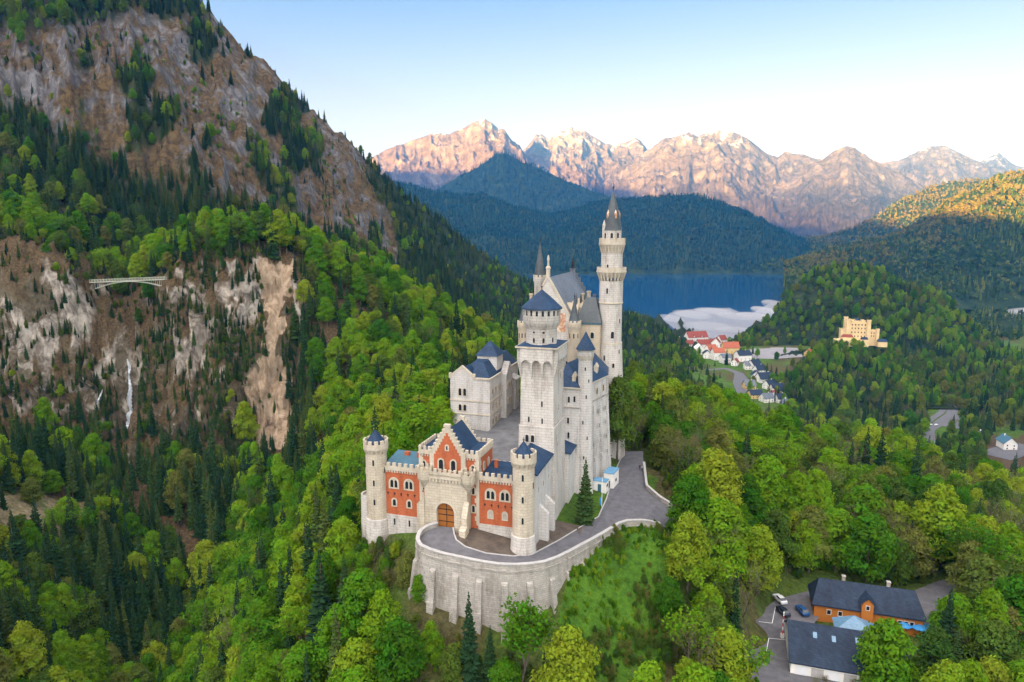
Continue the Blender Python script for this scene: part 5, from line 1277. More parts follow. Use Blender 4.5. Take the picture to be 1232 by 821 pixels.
mb = MB(); mb.box(-8.8, -6.8, 74.5, 79, 3, 15.5); mb.hexa([(-8.8, 74.2), (-6.5, 74.2), (-6.5, 79.3), (-8.8, 79.3)], [16.6, 15.5, 15.5, 16.6], [16.8, 15.7, 15.7, 16.8]); mb.build("oriel", M_WHITE, kem)
for uu in (-18.1, -16.6):
    window(kem, uu, 55, 14.2, .9, 2.2, 0, True, 1, .2)
    window(kem, uu, 55, 9.6, .9, 1.9, 0, True, 1, .2)
for yy in (57.5, 60.5, 63.5):
    for zz in (5.4, 9.8, 14.6): window(kem, -8.8, yy, zz, .9, 1.8, 90, True, 1, .2)
for yy in (67.4, 69.2, 71): 
    for zz in (9.4, 14.4): window(kem, -7.2, yy, zz, .8, 1.8, 90, True, 1, .18)
for yy in (75.8, 77.7): window(kem, -6.8, yy, 10, .8, 1.8, 90, True, 1, .18)
# low wall that closes the court on the left, battlemented bastion beside the left tower
mb = MB(); mb.hexa([(-19.6, 2), (-18.9, 2), (-21.0, 55), (-21.7, 55)], -12, [2.2, 2.2, 5.4, 5.4]); mb.build("court_wall", M_LIME, castle)
mb = MB(); mb.lathe(-19.8, 3.2, [(2.6, -12), (2.3, 2.4), (2.3, 3.2), (1.9, 3.2), (1.9, 2.6), (.2, 2.6)], 20, 0, False); mb.build("bastion", M_LIME, castle, True)
# ================================================================== COURT, ROAD, WALLS
from mathutils.geometry import tessellate_polygon
M_ASPHALT = plain("asphalt", (0.105, 0.104, 0.115), 0.9, .22, .6)
M_COURT = plain("court_gravel", (0.115, 0.118, 0.125), 0.95, .3, .35)
M_DIRT = plain("bare_earth", (0.085, 0.068, 0.054), 0.95, .35, .5)
M_KERB = plain("pale_kerb", (0.36, 0.35, 0.34), 0.9)
M_PAINT = plain("white_paint", (0.75, 0.75, 0.74), 0.8, .08)
M_WHITEW = plain("white_plaster", (0.70, 0.68, 0.64), 0.9, .08, .6)
M_YELLOW = plain("yellow_plaster", (0.62, 0.45, 0.20), 0.9, .1, .4)
M_TILE = plain("red_roof_tiles", (0.19, 0.042, 0.028), 0.8, .25, .8)
M_TILE2 = plain("orange_roof_tiles", (0.29, 0.080, 0.042), 0.8, .25, .8)
M_DARKROOF = roof_mat("dark_blue_roof", (0.0115, 0.022, 0.043), (0.020, 0.034, 0.060), .6, .18)
M_TIMBER = None
m, n, out = new_mat("orange_timber_boards")
wv = nd(n, "ShaderNodeTexWave"); wv.inputs["Scale"].default_value = 2.6; wv.inputs["Distortion"].default_value = .6; n.links.new(pos(n, (1, 1, .03), True), wv.inputs[0])
bsdf(n, out, ramp(n, wv.outputs[0], [(0.0, (0.20, 0.060, 0.012)), (0.15, (0.42, 0.145, 0.025)), (1, (0.52, 0.19, 0.035))]), .7, wv.outputs[0], .3, .04); M_TIMBER = m
M_GLASSROOF = plain("glass_roof", (0.10, 0.20, 0.30), 0.2, .15, spec=.6)
M_PARASOL = plain("blue_parasol_cloth", (0.04, 0.22, 0.50), 0.8)
M_CARBLUE = plain("blue_car_paint", (0.012, 0.06, 0.18), 0.25, .05, spec=.6)
M_CARDARK = plain("dark_car_paint", (0.015, 0.02, 0.035), 0.25, .05, spec=.6)
M_CARWHITE = plain("white_car_paint", (0.65, 0.66, 0.68), 0.3, .04, spec=.6)
M_TYRE = plain("tyre_rubber", (0.02, 0.02, 0.02), 0.9)
M_CARGLASS = plain("car_glass", (0.02, 0.03, 0.04), 0.1, .1, spec=.7)
M_REDPAINT = plain("red_paint", (0.5, 0.03, 0.02), 0.6)

def sheet(name, mat, outline, kind="structure"):
    tri = tessellate_polygon([[Vector(p) for p in outline]])
    mb = MB(); mb.add(outline, [t for t in tri])
    o = mb.build(name, mat)
    if o.data.polygons[0].normal.z < 0: o.data.flip_normals()
    return tag(o, kind=kind)
# the court behind the gatehouse
ct = [cw(u_, w_, .5 + (w_ - 9) * .082) for u_, w_ in ((-19, 8.5), (16.6, 8.5), (12.6, 14), (13, 30), (14, 60), (-6, 84), (-9, 84), (-9, 54), (-22, 56))]
sheet("courtyard", M_COURT, ct)
# road from the right round the front of the gatehouse
OUT = [(525.5, 627.6, .3), (512, 632, .15), (505, 637, .0), (501.5, 643, -.15), (500.7, 649.7, -.35), (505, 655.5, -.55), (516, 660.7, -.75), (533, 665.8, -1.0), (553, 670, -1.2), (575, 674.8, -1.5), (598.7, 678.5, -1.7), (620, 679.3, -1.95), (640, 678, -2.15), (656, 675.5, -2.35), (672, 670, -2.55), (686, 663, -2.75), (700.8, 655, -2.95), (714, 648, -3.15), (728, 640, -3.35), (746, 629, -3.65), (756, 626, -3.85), (775, 625.5, -4.4), (794.6, 629, -5.6)]
INN = [(545, 635, .3), (546.5, 643, -.1), (549, 650, -.45), (560, 658, -1.0), (585, 666, -1.6), (618, 669.5, -2.1), (643, 666, -2.35), (673, 650, -2.85), (700.8, 633, -3.25), (720, 622, -3.55), (729.8, 600, -3.8), (737, 575, -4.05), (745, 556, -4.3), (752, 543, -4.5)]
OW = [at_z(px_, py_, z_ + 1.0) for px_, py_, z_ in OUT]
IW = [at_z(px_, py_, z_) for px_, py_, z_ in INN]
RIGHT = [at_z(*p) for p in ((774, 543, -4.5), (774, 560, -4.45), (777, 588, -4.4), (793, 602, -4.6), (808, 611, -5.6), (835, 622, -8.0), (862, 638, -10.2), (884, 652, -12.2), (880, 668, -12.8), (862, 662, -11.6), (840, 650, -9.6), (818, 638, -7.4))]
road_out = [np.array([p[0], p[1], z_[2]]) for p, z_ in zip(OW, OUT)]
sheet("road", M_ASPHALT, [tuple(p) for p in road_out] + [tuple(p) for p in RIGHT[::-1]] + [tuple(p) for p in IW[::-1]])
# bare earth between road and castle, on both sides of the corner tower; grass beyond is the ground itself
fe = [tuple(p + np.array([0, 0, .004])) for p in IW[1:9]] + [tuple(cw(29.0, 5.5, -3.2)), tuple(cw(25.5, 13.5, -2.9)), tuple(cw(20.2, 14.0, -2.5)), tuple(cw(20.2, -1, -2.2)), tuple(cw(16, .3, -1.7)), tuple(cw(6.4, .3, -.3)), tuple(cw(5.2, -3, 0.1))]
sheet("forecourt", M_DIRT, fe)
mb = MB()
for i in range(len(IW) - 1):
    a_, b_ = Vector(IW[i]), Vector(IW[i + 1]); d = (b_ - a_).normalized(); nn = Vector((-d.y, d.x, 0)).normalized() * .14
    mb.add([a_ + nn, b_ + nn, b_ - nn, a_ - nn] + [p + Vector((0, 0, .13)) for p in (a_ + nn, b_ + nn, b_ - nn, a_ - nn)], [(4, 5, 6, 7), (0, 1, 5, 4), (2, 3, 7, 6), (1, 2, 6, 5), (3, 0, 4, 7)])
tag(mb.build("kerb", M_KERB), kind="structure")

def normals2(pts):
    P_ = np.array([p[:2] for p in pts]); T_ = np.gradient(P_, axis=0); T_ /= np.linalg.norm(T_, axis=1, keepdims=True) + 1e-9
    return np.stack([T_[:, 1], -T_[:, 0]], 1)
def wall_along(name, pts, zt, zb, thick, batter, mat, label, cat="wall", coping=True, out_sign=1, part="wall"):
    """a wall whose crown follows pts (outer edge); zt, zb give crown and foot heights"""
    N_ = normals2(pts) * out_sign
    mb = MB(); vs_ = []
    for i, p in enumerate(pts):
        o_ = N_[i]
        vs_ += [(p[0] + o_[0] * batter, p[1] + o_[1] * batter, zb[i]), (p[0], p[1], zt[i]), (p[0] - o_[0] * thick, p[1] - o_[1] * thick, zt[i]), (p[0] - o_[0] * thick, p[1] - o_[1] * thick, zb[i])]
    fs_ = []
    for i in range(len(pts) - 1):
        for k in range(4): fs_.append((i * 4 + k, (i + 1) * 4 + k, (i + 1) * 4 + (k + 1) % 4, i * 4 + (k + 1) % 4))
    fs_ += [(0, 1, 2, 3), tuple((len(pts) - 1) * 4 + k for k in (3, 2, 1, 0))]
    mb.add(vs_, fs_)
    root = empty(name, (0, 0, 0), 0, label, cat)
    mb.build(part, mat, root)
    if coping:
        mb = MB(); vs_ = []
        for i, p in enumerate(pts):
            o_ = N_[i]
            for s_, z_ in ((.14, zt[i]), (.14, zt[i] + .2), (-thick - .1, zt[i] + .2), (-thick - .1, zt[i])): vs_.append((p[0] + o_[0] * s_, p[1] + o_[1] * s_, z_ + .003))
        mb.add(vs_, fs_); mb.build("coping", M_KERB, root)
    return root, N_
def resample(pts, step):
    P_ = np.array(pts, float); s_ = np.concatenate([[0], np.cumsum(np.linalg.norm(np.diff(P_[:, :2], axis=0), axis=1))])
    t_ = np.linspace(0, s_[-1], max(2, int(s_[-1] / step) + 1))
    return np.stack([np.interp(t_, s_, P_[:, k]) for k in range(P_.shape[1])], 1)
ow = resample(OW, 1.2)
rw, N_ = wall_along("retaining_wall", ow, ow[:, 2] - .2, np.full(len(ow), -21.0), .55, 2.0, M_RUBBLE, "tall curved grey stone retaining wall with buttresses under the castle road", part="masonry")
# string band and buttresses on its outer face
vs_ = []; fs_ = []
def face_at(i, z):
    zt_ = ow[i][2] - .2; f = (zt_ - z) / (zt_ + 21.0); return ow[i][:2] + N_[i] * 2.0 * f
mb = MB()
for i in range(len(ow) - 1):
    q = []
    for j in (i, i + 1):
        z_ = ow[j][2] - 1.6; p = face_at(j, z_)
        q.append([(p[0] - N_[j][0] * .1, p[1] - N_[j][1] * .1, z_), (p[0] + N_[j][0] * .16, p[1] + N_[j][1] * .16, z_), (p[0] + N_[j][0] * .16, p[1] + N_[j][1] * .16, z_ + .35), (p[0] - N_[j][0] * .1, p[1] - N_[j][1] * .1, z_ + .35)])
    mb.add(q[0] + q[1], [(0, 1, 5, 4), (1, 2, 6, 5), (2, 3, 7, 6)])
mb.build("string_band", M_RUBBLE, rw)
L_ = len(ow)
bp = [i for i in range(8, int(L_ * .66), 4)]
for i in bp:
    T_ = Vector((-N_[i][1], N_[i][0])); o_ = Vector(N_[i]); zt_ = ow[i][2] - 3.4
    def bq(z, out_, wd):
        p = Vector(face_at(i, z)); return [tuple(p + o_ * out_ + T_ * wd), tuple(p + o_ * out_ - T_ * wd), tuple(p - o_ * .2 - T_ * wd), tuple(p - o_ * .2 + T_ * wd)]
    mb = MB(); mb.hexa(bq(-21, 1.5, .80), -21, zt_ - 6.5, 0, bq(zt_ - 6.5, 1.1, .74)); mb.hexa(bq(zt_ - 6.5, .8, .64), zt_ - 6.49, [zt_ - .6, zt_ - .6, zt_, zt_], 0, bq(zt_, .6, .6)); mb.build("buttress", M_RUBBLE, rw)
# low walls along the road on the right
pr = resample([RIGHT[1], RIGHT[2], RIGHT[3], RIGHT[4]], 1.5)
wall_along("stone_wall", pr, pr[:, 2] + .9, pr[:, 2] - 2.5, .4, 0, M_RUBBLE, "low stone wall along the far side of the road where two people stand", out_sign=1)
pl_ = resample([at_z(*p) for p in ((822, 641, -7.2), (835, 650, -8.2), (845, 662, -9.4), (851, 678, -11.0), (853, 690, -12.6))], 1.2)
wall_along("stone_wall", pl_, pl_[:, 2] + .5, pl_[:, 2] - 4, .45, 0, M_RUBBLE, "curved low stone wall on the meadow edge beneath the lower road")
# ------------------------------------------------------------------ beside the castle: white site cabins, pole, people
def cabin(name, u_, w_, L, D_, h, z, label, roofm):
    r_ = empty(name, cw(u_, w_, z), -CAS_ROT + R(-8), label, "cabin")
    mb = MB(); mb.box(-L / 2, L / 2, -D_ / 2, D_ / 2, -.6, h); mb.build("wall", M_WHITEW, r_)
    mb = MB(); mb.box(-L / 2 - .12, L / 2 + .12, -D_ / 2 - .12, D_ / 2 + .12, h, h + .16); mb.build("roof", roofm, r_)
    mb = MB(); mb.box(-.45, .45, -D_ / 2 - .04, -D_ / 2 + .01, -.5, 1.7); mb.build("door", M_COPPER, r_)
    mb = MB(); mb.box(L / 2 - .02, L / 2 + .04, -.6, .6, .9, 1.7); mb.build("window", M_PANE, r_)
cab = at_z(722, 591, -3.6); cu, cwv = uw(cab[0], cab[1])
M_TARP = plain("blue_tarpaulin", (0.12, 0.27, 0.42), .7)
cabin("site_cabin", cu, cwv + 1.0, 3.4, 2.4, 2.4, -3.4, "low white site cabin at the foot of the castle's side wall", M_TARP)
cabin("site_cabin", cu + 1.9, cwv + 6.0, 2.6, 5.0, 3.6, -3.6, "taller white site cabin behind the low one by the road", M_TARP)
pp = at_z(724, 609, -3.6)
pr_ = empty("banner_pole", tuple(pp), 0, "thin white pole with a small blue banner on the grass beside the road", "pole")
mb = MB(); mb.tube([(0, 0, -.5), (0, 0, 7.5)], [.07, .05], 8); mb.build("pole", M_PAINT, pr_)
mb = MB(); mb.box(-.5, -.06, -.02, .02, .3, 2.2); mb.build("banner", M_PARASOL, pr_)
def person(px_, py_, z_, rz, label, coat, trousers):
    p = at_z(px_, py_, z_)
    V_ = [(0, 0, .95), (0, 0, 1.2), (0, 0, 1.42), (0, 0, 1.52), (0, .02, 1.66), (.1, 0, .9), (.12, .03, .5), (.12, 0, .06), (.12, .14, .03), (-.1, 0, .9), (-.12, -.05, .5), (-.13, -.12, .06), (-.13, .02, .03), (.2, 0, 1.40), (.27, -.02, 1.13), (.26, .08, .88), (-.2, 0, 1.40), (-.27, -.02, 1.13), (-.26, .06, .88)]
    E_ = [(0, 1), (1, 2), (2, 3), (3, 4), (0, 5), (5, 6), (6, 7), (7, 8), (0, 9), (9, 10), (10, 11), (11, 12), (2, 13), (13, 14), (14, 15), (2, 16), (16, 17), (17, 18)]
    Rd = [.15, .15, .15, .065, .105, .09, .065, .05, .04, .09, .065, .05, .04, .07, .055, .04, .07, .055, .04]
    me = bpy.data.meshes.new("person"); me.from_pydata(V_, E_, []); o = bpy.data.objects.new("person", me); link(o)
    o.location = tuple(p); o.rotation_euler = (0, 0, rz)
    sk = o.modifiers.new("skin", 'SKIN'); sb = o.modifiers.new("sub", 'SUBSURF'); sb.levels = sb.render_levels = 1
    for i, r_ in enumerate(Rd): me.skin_vertices[0].data[i].radius = (r_, r_ * .8)
    me.skin_vertices[0].data[0].use_root = True
    m, n, out = new_mat("clothes"); t = nd(n, "ShaderNodeTexCoord"); s_ = nd(n, "ShaderNodeSeparateXYZ"); n.links.new(t.outputs["Object"], s_.inputs[0])
    c = ramp(n, fmath(n, 'DIVIDE', s_.outputs[2], 2.0), [(0.0, trousers), (0.465, coat), (0.765, (0.45, 0.28, 0.2)), (0.85, (0.05, 0.03, 0.02))])
    n.nodes[-1].color_ramp.interpolation = 'CONSTANT'
    bsdf(n, out, c, .8); me.materials.append(m)
    tag(o, label, "person")
person(769.5, 566, -4.4, 2.6, "person in a dark coat standing at the edge of the road", (0.02, 0.02, 0.03), (0.02, 0.02, 0.025))
person(772.5, 567, -4.4, -2.4, "person in a light grey jacket standing next to the low road wall", (0.3, 0.3, 0.32), (0.03, 0.03, 0.05))

# ------------------------------------------------------------------ the inn yard
yard = [at_z(*p) + np.array([0, 0, .35]) for p in ((893, 830, -30.2), (893, 790, -30.2), (898, 765, -30.2), (912, 740, -30.2), (935, 722, -30.2), (975, 712, -30.2), (985, 745, -30.2), (960, 775, -30.2), (955, 808, -30.2), (1010, 822, -30.2), (1010, 840, -30.2))]
sheet("parking_yard", M_ASPHALT, [tuple(p) for p in yard])
lane = [at_z(*p) + np.array([0, 0, .35]) for p in ((1100, 712, -31), (1130, 700, -31), (1165, 697, -31), (1160, 712, -31), (1140, 722, -31), (1136, 745, -31), (1120, 760, -31), (1100, 765, -31), (1090, 730, -31))]
sheet("lane", M_ASPHALT, [tuple(p) for p in lane])
def stripe(a, b, wd=.14):
    a, b = Vector(a), Vector(b); d = (b - a).normalized(); nn = Vector((-d.y, d.x, 0)) * wd / 2
    mb = MB(); mb.add([a + nn, a - nn, b - nn, b + nn], [(0, 1, 2, 3)]); return mb
for k, (p, q) in enumerate((((913, 748, -29.845), (929, 750, -29.845)), ((929, 750, -29.845), (933, 730, -29.845)), ((925, 768, -29.845), (946, 770, -29.845)), ((925, 768, -29.845), (922, 785, -29.845)))):
    tag(stripe(at_z(*p), at_z(*q)).build("parking_line", M_PAINT), kind="structure")
isl = [tuple(at_z(*p)) for p in ((912, 785, -29.75), (919, 783, -29.75), (927, 784, -29.75), (926, 799, -29.75), (922, 796, -29.75))]
m_lawn = plain("mown_grass", (0.03, 0.10, 0.012), .95, .3, 1.0)
mb = MB(); mb.hexa([p[:2] for p in isl], -30.0, -29.75); tag(mb.build("grass_island", m_lawn), kind="structure")

def barn(name, label, p0, p1, depth, zb, ze, zr, wallm, roofm, hip=0.0, over=.6):
    """p0-p1: the eave nearest the viewer"""
    p0, p1 = Vector((p0[0], p0[1])), Vector((p1[0], p1[1])); L = (p1 - p0).length; a = math.atan2(p1.y - p0.y, p1.x - p0.x)
    r_ = empty(name, (p0.x, p0.y, zb), a, label, "building"); h, k = ze - zb, zr - zb
    mb = MB(); mb.box(over, L - over, over, depth - over, -2.5, h - .05)
    sl2 = (k - h) / (depth / 2)
    if not hip:
        mb.prism_x([(over, h - .05), (depth - over, h - .05), (depth / 2, k - .35)], over, over + .3); mb.prism_x([(over, h - .05), (depth - over, h - .05), (depth / 2, k - .35)], L - over - .3, L - over)
    mb.build("wall", wallm, r_)
    mb = MB(); t_ = .28
    y0, y1 = 0, depth; rx0, rx1 = hip, L - hip
    for dz in (0,):
        v = [(0, y0, h - .1), (L, y0, h - .1), (L, y1, h - .1), (0, y1, h - .1), (rx0, depth / 2, k), (rx1, depth / 2, k)]
        v2 = [(x, y, z - t_) for x, y, z in v]
        f = [(0, 1, 5, 4), (2, 3, 4, 5)] + ([(1, 2, 5), (3, 0, 4)] if hip else [])
        mb.add(v + v2, f + [tuple(6 + i for i in reversed(q)) for q in f] + [(0, 6, 7, 1), (2, 8, 9, 3)] + ([(1, 7, 8, 2), (3, 9, 6, 0)] if hip else [(1, 7, 11, 5), (5, 11, 8, 2), (3, 9, 10, 4), (4, 10, 6, 0)]))
    mb.build("roof", roofm, r_)
    return r_, L
r1, L1 = barn("timber_inn", "orange timber inn with a dark blue half hipped roof and a gabled dormer", at_z(977, 726.5, -26.5), at_z(1116, 747, -26.5), 9.6, -30.4, -26.5, -21.9, M_TIMBER, M_DARKROOF, 1.8)
ux = L1 * .49
mb = MB(); mb.box(ux - 1.25, ux + 1.25, -.15, 3.6, -.5, 6.0); mb.prism([(ux - 1.25, 6.0), (ux + 1.25, 6.0), (ux, 7.3)], -.15, .1); mb.build("dormer", M_TIMBER, r1)
mb = MB(); 
for sg in (-1, 1): mb.add([(ux, -.5, 7.5), (ux + sg * 1.7, -.5, 5.8), (ux + sg * 1.7, 4.5, 5.8), (ux, 4.5, 7.5), (ux, -.5, 7.3), (ux + sg * 1.7, -.5, 5.6), (ux + sg * 1.7, 4.5, 5.6), (ux, 4.5, 7.3)], [(0, 1, 2, 3), (7, 6, 5, 4), (0, 4, 5, 1), (1, 5, 6, 2)])
mb.build("dormer_roof", M_DARKROOF, r1)
def pane(par, x0, x1, y, z0, z1, mt=M_PANE, name="window"):
    mb = MB(); mb.box(x0 - .1, x1 + .1, y - .09, y + .02, z0 - .1, z0); mb.box(x0 - .1, x1 + .1, y - .09, y + .02, z1, z1 + .1); mb.box(x0 - .1, x0, y - .09, y + .02, z0, z1); mb.box(x1, x1 + .1, y - .09, y + .02, z0, z1)
    mb.box(x0, x1, y - .04, y + .02, z0, z1, 1); mb.build(name, (M_WHITEW if mt is M_PANE else M_TIMBER, mt), par)
for f in (.78, .83, .88, .16, .26): pane(r1, L1 * f - .4, L1 * f + .4, .6, 1.5, 2.6)
pane(r1, ux - .35, ux + .35, -.15, 4.4, 5.4); pane(r1, L1 * .36, L1 * .36 + 1.0, .6, -.2, 2.1, M_GATE, "door")
for f in (.30, .70):
    mb = MB(); mb.box(L1 * f - .35, L1 * f + .35, 5.0, 5.8, 7.2, 9.4); mb.box(L1 * f - .45, L1 * f + .45, 4.9, 5.9, 9.4, 9.6); mb.build("chimney", M_RUBBLE, r1)
r2, L2 = barn("garage_barn", "long dark roofed barn with white garage fronts before the timber inn", at_z(949, 796, -27), at_z(1098, 822, -27), 16.0, -30.4, -27, -22.0, M_WHITEW, M_DARKROOF, 0, .5)
for i in range(8):
    x = 1.4 + i * 3.1; mb = MB(); mb.box(x, x + 2.4, .42, .51, -.4, 2.5); mb.build("garage_door", M_CARWHITE if i % 2 == 0 else M_KERB, r2)
for i, (fx, fy) in enumerate(((.22, 5.2), (.38, 5.0), (.58, 5.4), (.80, 5.2))):
    z0_ = 3.3 + 5.0 * fy / 8; mb = MB(); mb.hexa([(L2 * fx, fy), (L2 * fx + .8, fy), (L2 * fx + .8, fy + 1.1), (L2 * fx, fy + 1.1)], [z0_ - .2] * 2 + [z0_ + .45] * 2, [z0_ + .14] * 2 + [z0_ + .83] * 2); mb.build("roof_window", M_GLASSROOF, r2)
g0 = at_z(1028, 753, -27.2)
gr_ = empty("glass_pavilion", (g0[0], g0[1], -30.4), r1.rotation_euler[2], "low pavilion with a pale blue glass roof between inn and barn", "pavilion")
mb = MB(); mb.box(-4, 4, -2.2, 2.2, -.5, 3.0); mb.build("wall", M_TIMBER, gr_)
mb = MB(); mb.hexa([(-4.4, -2.6), (4.4, -2.6), (4.4, 2.6), (-4.4, 2.6)], 3.0, 4.9, 0, [(-.3, 1.0), (.3, 1.0), (.3, 1.4), (-.3, 1.4)]); mb.build("roof", M_GLASSROOF, gr_)
for i, p in enumerate(((1086, 762, -31), (1105, 765, -31), (1117, 767, -31))):
    q = at_z(*p); o = empty("parasol", tuple(q), 0, ("blue parasol left of two others at the inn's right end", "blue parasol between two others at the inn's right end", "blue parasol nearest the lane at the inn's right end")[i], "parasol", "parasols on the inn terrace")
    mb = MB(); mb.tube([(0, 0, -.6), (0, 0, 2.9)], .05, 6); mb.build("pole", M_PAINT, o)
    mb = MB(); mb.lathe(0, 0, [(1.9, 2.15), (1.9, 2.3), (1.0, 2.75), (.05, 3.05)], 8, 0, False); mb.build("canopy", M_PARASOL, o)
q = at_z(941, 768, -30)
o = empty("barrier_post", (q[0], q[1], -30), 0, "tall red and white barrier post in the inn's parking yard", "post")
mb = MB(); mb.box(-.35, .35, -.35, .35, -.3, 1.1); mb.build("base", M_WHITEW, o)
mb = MB()
for k in range(6): mb.lathe(0, 0, [(.12, 1.1 + k * .9), (.12, 2.0 + k * .9 - .001)], 8, k % 2)
mb.build("boom", (M_REDPAINT, M_PAINT), o)
def car(px_, py_, z_, rz, paint, label):
    p = at_z(px_, py_, z_); r_ = empty("parked_car", (p[0], p[1], z_ + .18), rz, label, "car", "cars parked in the inn yard")
    mb = MB(); prof = [(-2.1, .3), (2.1, .3), (2.18, .62), (2.0, .86), (1.05, .98), (-1.75, 1.0), (-2.15, .85)]
    n_ = len(prof); vs_ = []
    for yy, s_ in ((-.86, .97), (-.8, 1.0), (.8, 1.0), (.86, .97)): vs_ += [(x * s_, yy, z if abs(yy) < .85 else z * .98 + .01) for x, z in prof]
    fs_ = [tuple(range(n_)), tuple(reversed(range(3 * n_, 4 * n_)))] + [(j * n_ + i, (j + 1) * n_ + i, (j + 1) * n_ + (i + 1) % n_, j * n_ + (i + 1) % n_) for j in range(3) for i in range(n_)]
    mb.add(vs_, fs_)
    mb.hexa([(-1.15, -.6), (.2, -.6), (.2, .6), (-1.15, .6)], 1.40, 1.45); mb.build("body", paint, r_, True)
    mb = MB(); mb.hexa([(-1.75, -.74), (1.0, -.74), (1.0, .74), (-1.75, .74)], .97, 1.41, 0, [(-1.2, -.6), (.25, -.6), (.25, .6), (-1.2, .6)]); mb.build("window", M_CARGLASS, r_)
    for x in (-1.3, 1.35):
        for y in (-.86, .68):
            mb = MB(); mb.tube([(x, y, .32), (x, y + .18, .32)], .32, 14); mb.build("wheel", M_TYRE, r_)
    for y in (-.62, .62): mb = MB(); mb.box(2.06, 2.19, y - .18, y + .18, .6, .74); mb.build("headlight", M_PAINT, r_)
car(942, 739, -29.85, R(98), M_CARDARK, "dark parked car with its nose to the trees, left of the blue one")
car(965, 738, -29.85, R(95), M_CARBLUE, "blue parked car beside the left end of the timber inn")
car(938, 724, -29.85, R(100), M_CARWHITE, "white parked car half hidden under the trees of the inn yard")

# ------------------------------------------------------------------ bridge and falling water
def hit(px_, py_, d0=90, d1=520):
    ds = np.arange(d0, d1, .5); rx = ray(px_, py_)
    X_ = rx[0] / rx[1] * ds; Zr = CAM_H + rx[2] / rx[1] * ds; zl = land(X_, ds); k = np.where(zl > Zr)[0]
    k = k[0] if len(k) else len(ds) - 1
    return np.array([X_[k], ds[k], Zr[k]])
bl, br_ = at_d(109, 339.5, 356), at_d(199, 335.5, 356)
M_BRIDGE = plain("pale_bridge_steel", (0.33, 0.34, 0.28), .6, .1)
bl_, bv = Vector(bl), Vector(br_) - Vector(bl); bL = bv.length; ba = math.atan2(bv.y, bv.x)
bo = empty("footbridge", tuple(bl), ba, "pale steel arch footbridge high across the gorge above the waterfall", "bridge")
mb = MB(); mb.hexa([(0, -1.1), (bL, -1.1), (bL, 1.1), (0, 1.1)], [-.4, 1.2, 1.2, -.4], [0, 1.6, 1.6, 0]); mb.build("deck", M_BRIDGE, bo)
for sy in (-1.05, 1.05):
    mb = MB(); ns = 26
    for i in range(ns + 1):
        x = bL * i / ns; z = 1.6 * i / ns; mb.box(x - .05, x + .05, sy - .04, sy + .04, z, z + 1.15)
        if i < ns: mb.tube([(x, sy, z + .05), (x + bL / ns, sy, z + 1.6 / ns + 1.1)], .035, 4)
    mb.tube([(0, sy, 1.15), (bL, sy, 2.75)], .07, 5); mb.tube([(0, sy, .6), (bL, sy, 2.2)], .04, 4); mb.build("railing", M_BRIDGE, bo)
    pts = [(bL * (.07 + .86 * i / 16), sy * .9, -.55 + 1.6 * (.07 + .86 * i / 16) - 3.0 * (2 * i / 16 - 1) ** 2) for i in range(17)]
    mb = MB(); mb.tube(pts, .2, 6)
    for i in (0, 1, 2, 3, 4, 12, 13, 14, 15, 16): mb.tube([pts[i], (pts[i][0], pts[i][1], 1.6 * pts[i][0] / bL - .3)], .09, 4)
    mb.build("arch", M_BRIDGE, bo)
m, n, out = new_mat("white_water")
wf = noise(n, 1.2, 6, .7, pos(n, (2.2, 2.2, .12)))
bsdf(n, out, ramp(n, wf, [(0.36, (0.16, 0.19, 0.22)), (0.5, (0.42, 0.46, 0.50)), (0.64, (0.66, 0.69, 0.72))]), .35, wf, .6, .3); M_FALL = m
def fall(name, pts, wid, fwd):
    mb = MB(); vs_ = []
    rows = resample([(p, q, w_) for (p, q), w_ in zip(pts, wid)], 1.6); Y_ = []
    for p, q, w_ in rows:
        h_ = hit(p, q); dy = float((cliffness(h_[:1], h_[1:2], h_[2:3]) * crag_dy(h_[:1], h_[2:3]))[0]); Y_.append(h_[1] + dy - fwd)
    Y_ = np.minimum.accumulate(np.array(Y_))                    # water never falls back into the rock
    for i, (p, q, w_) in enumerate(rows):
        c_ = at_d(p, q, Y_[i])
        for k in range(9):
            s_ = k / 8 - .5; ed = .12 * math.sin(i * 2.3 + k) * (1 if k in (0, 8) else .3)
            vs_.append((c_[0] + s_ * w_ + ed * w_, Y_[i] - (.5 * (1 - 4 * s_ * s_)) * min(1, w_ / 2) + .12 * math.sin(k * 2.1 + i * .7), c_[2]))
    fs_ = [(i * 9 + k, i * 9 + k + 1, (i + 1) * 9 + k + 1, (i + 1) * 9 + k) for i in range(len(rows) - 1) for k in range(8)]
    mb.add(vs_, fs_); o = mb.build(name, M_FALL, None, True); return tag(o, kind="structure")
fall("waterfall", [(153, 432), (156, 442), (155, 452), (157, 468), (155, 482), (156, 500), (154, 516)], (.9, 1.6, .9, 1.9, 3.0, 3.4, 2.2), 1.0)
fall("waterfall", [(124, 468), (118, 482), (113, 498), (111, 512), (110, 528)], (.5, .8, .8, .8, .5), 1.0)
m, n, out = new_mat("stream_stones")
vo = nd(n, "ShaderNodeTexVoronoi"); vo.inputs["Scale"].default_value = .8; n.links.new(pos(n), vo.inputs["Vector"])
wt = ramp(n, noise(n, .35, 4, .6, pos(n)), [(0.44, (0, 0, 0)), (0.56, (1, 1, 1))])
c = mixc(n, wt, ramp(n, vo.outputs["Distance"], [(0.1, (0.26, 0.24, 0.21)), (0.5, (0.13, 0.115, 0.10)), (0.8, (0.035, 0.035, 0.035))]), (0.26, 0.32, 0.36))
bsdf(n, out, c, .6, vo.outputs["Distance"], 1.0, -.8); M_STREAM = m
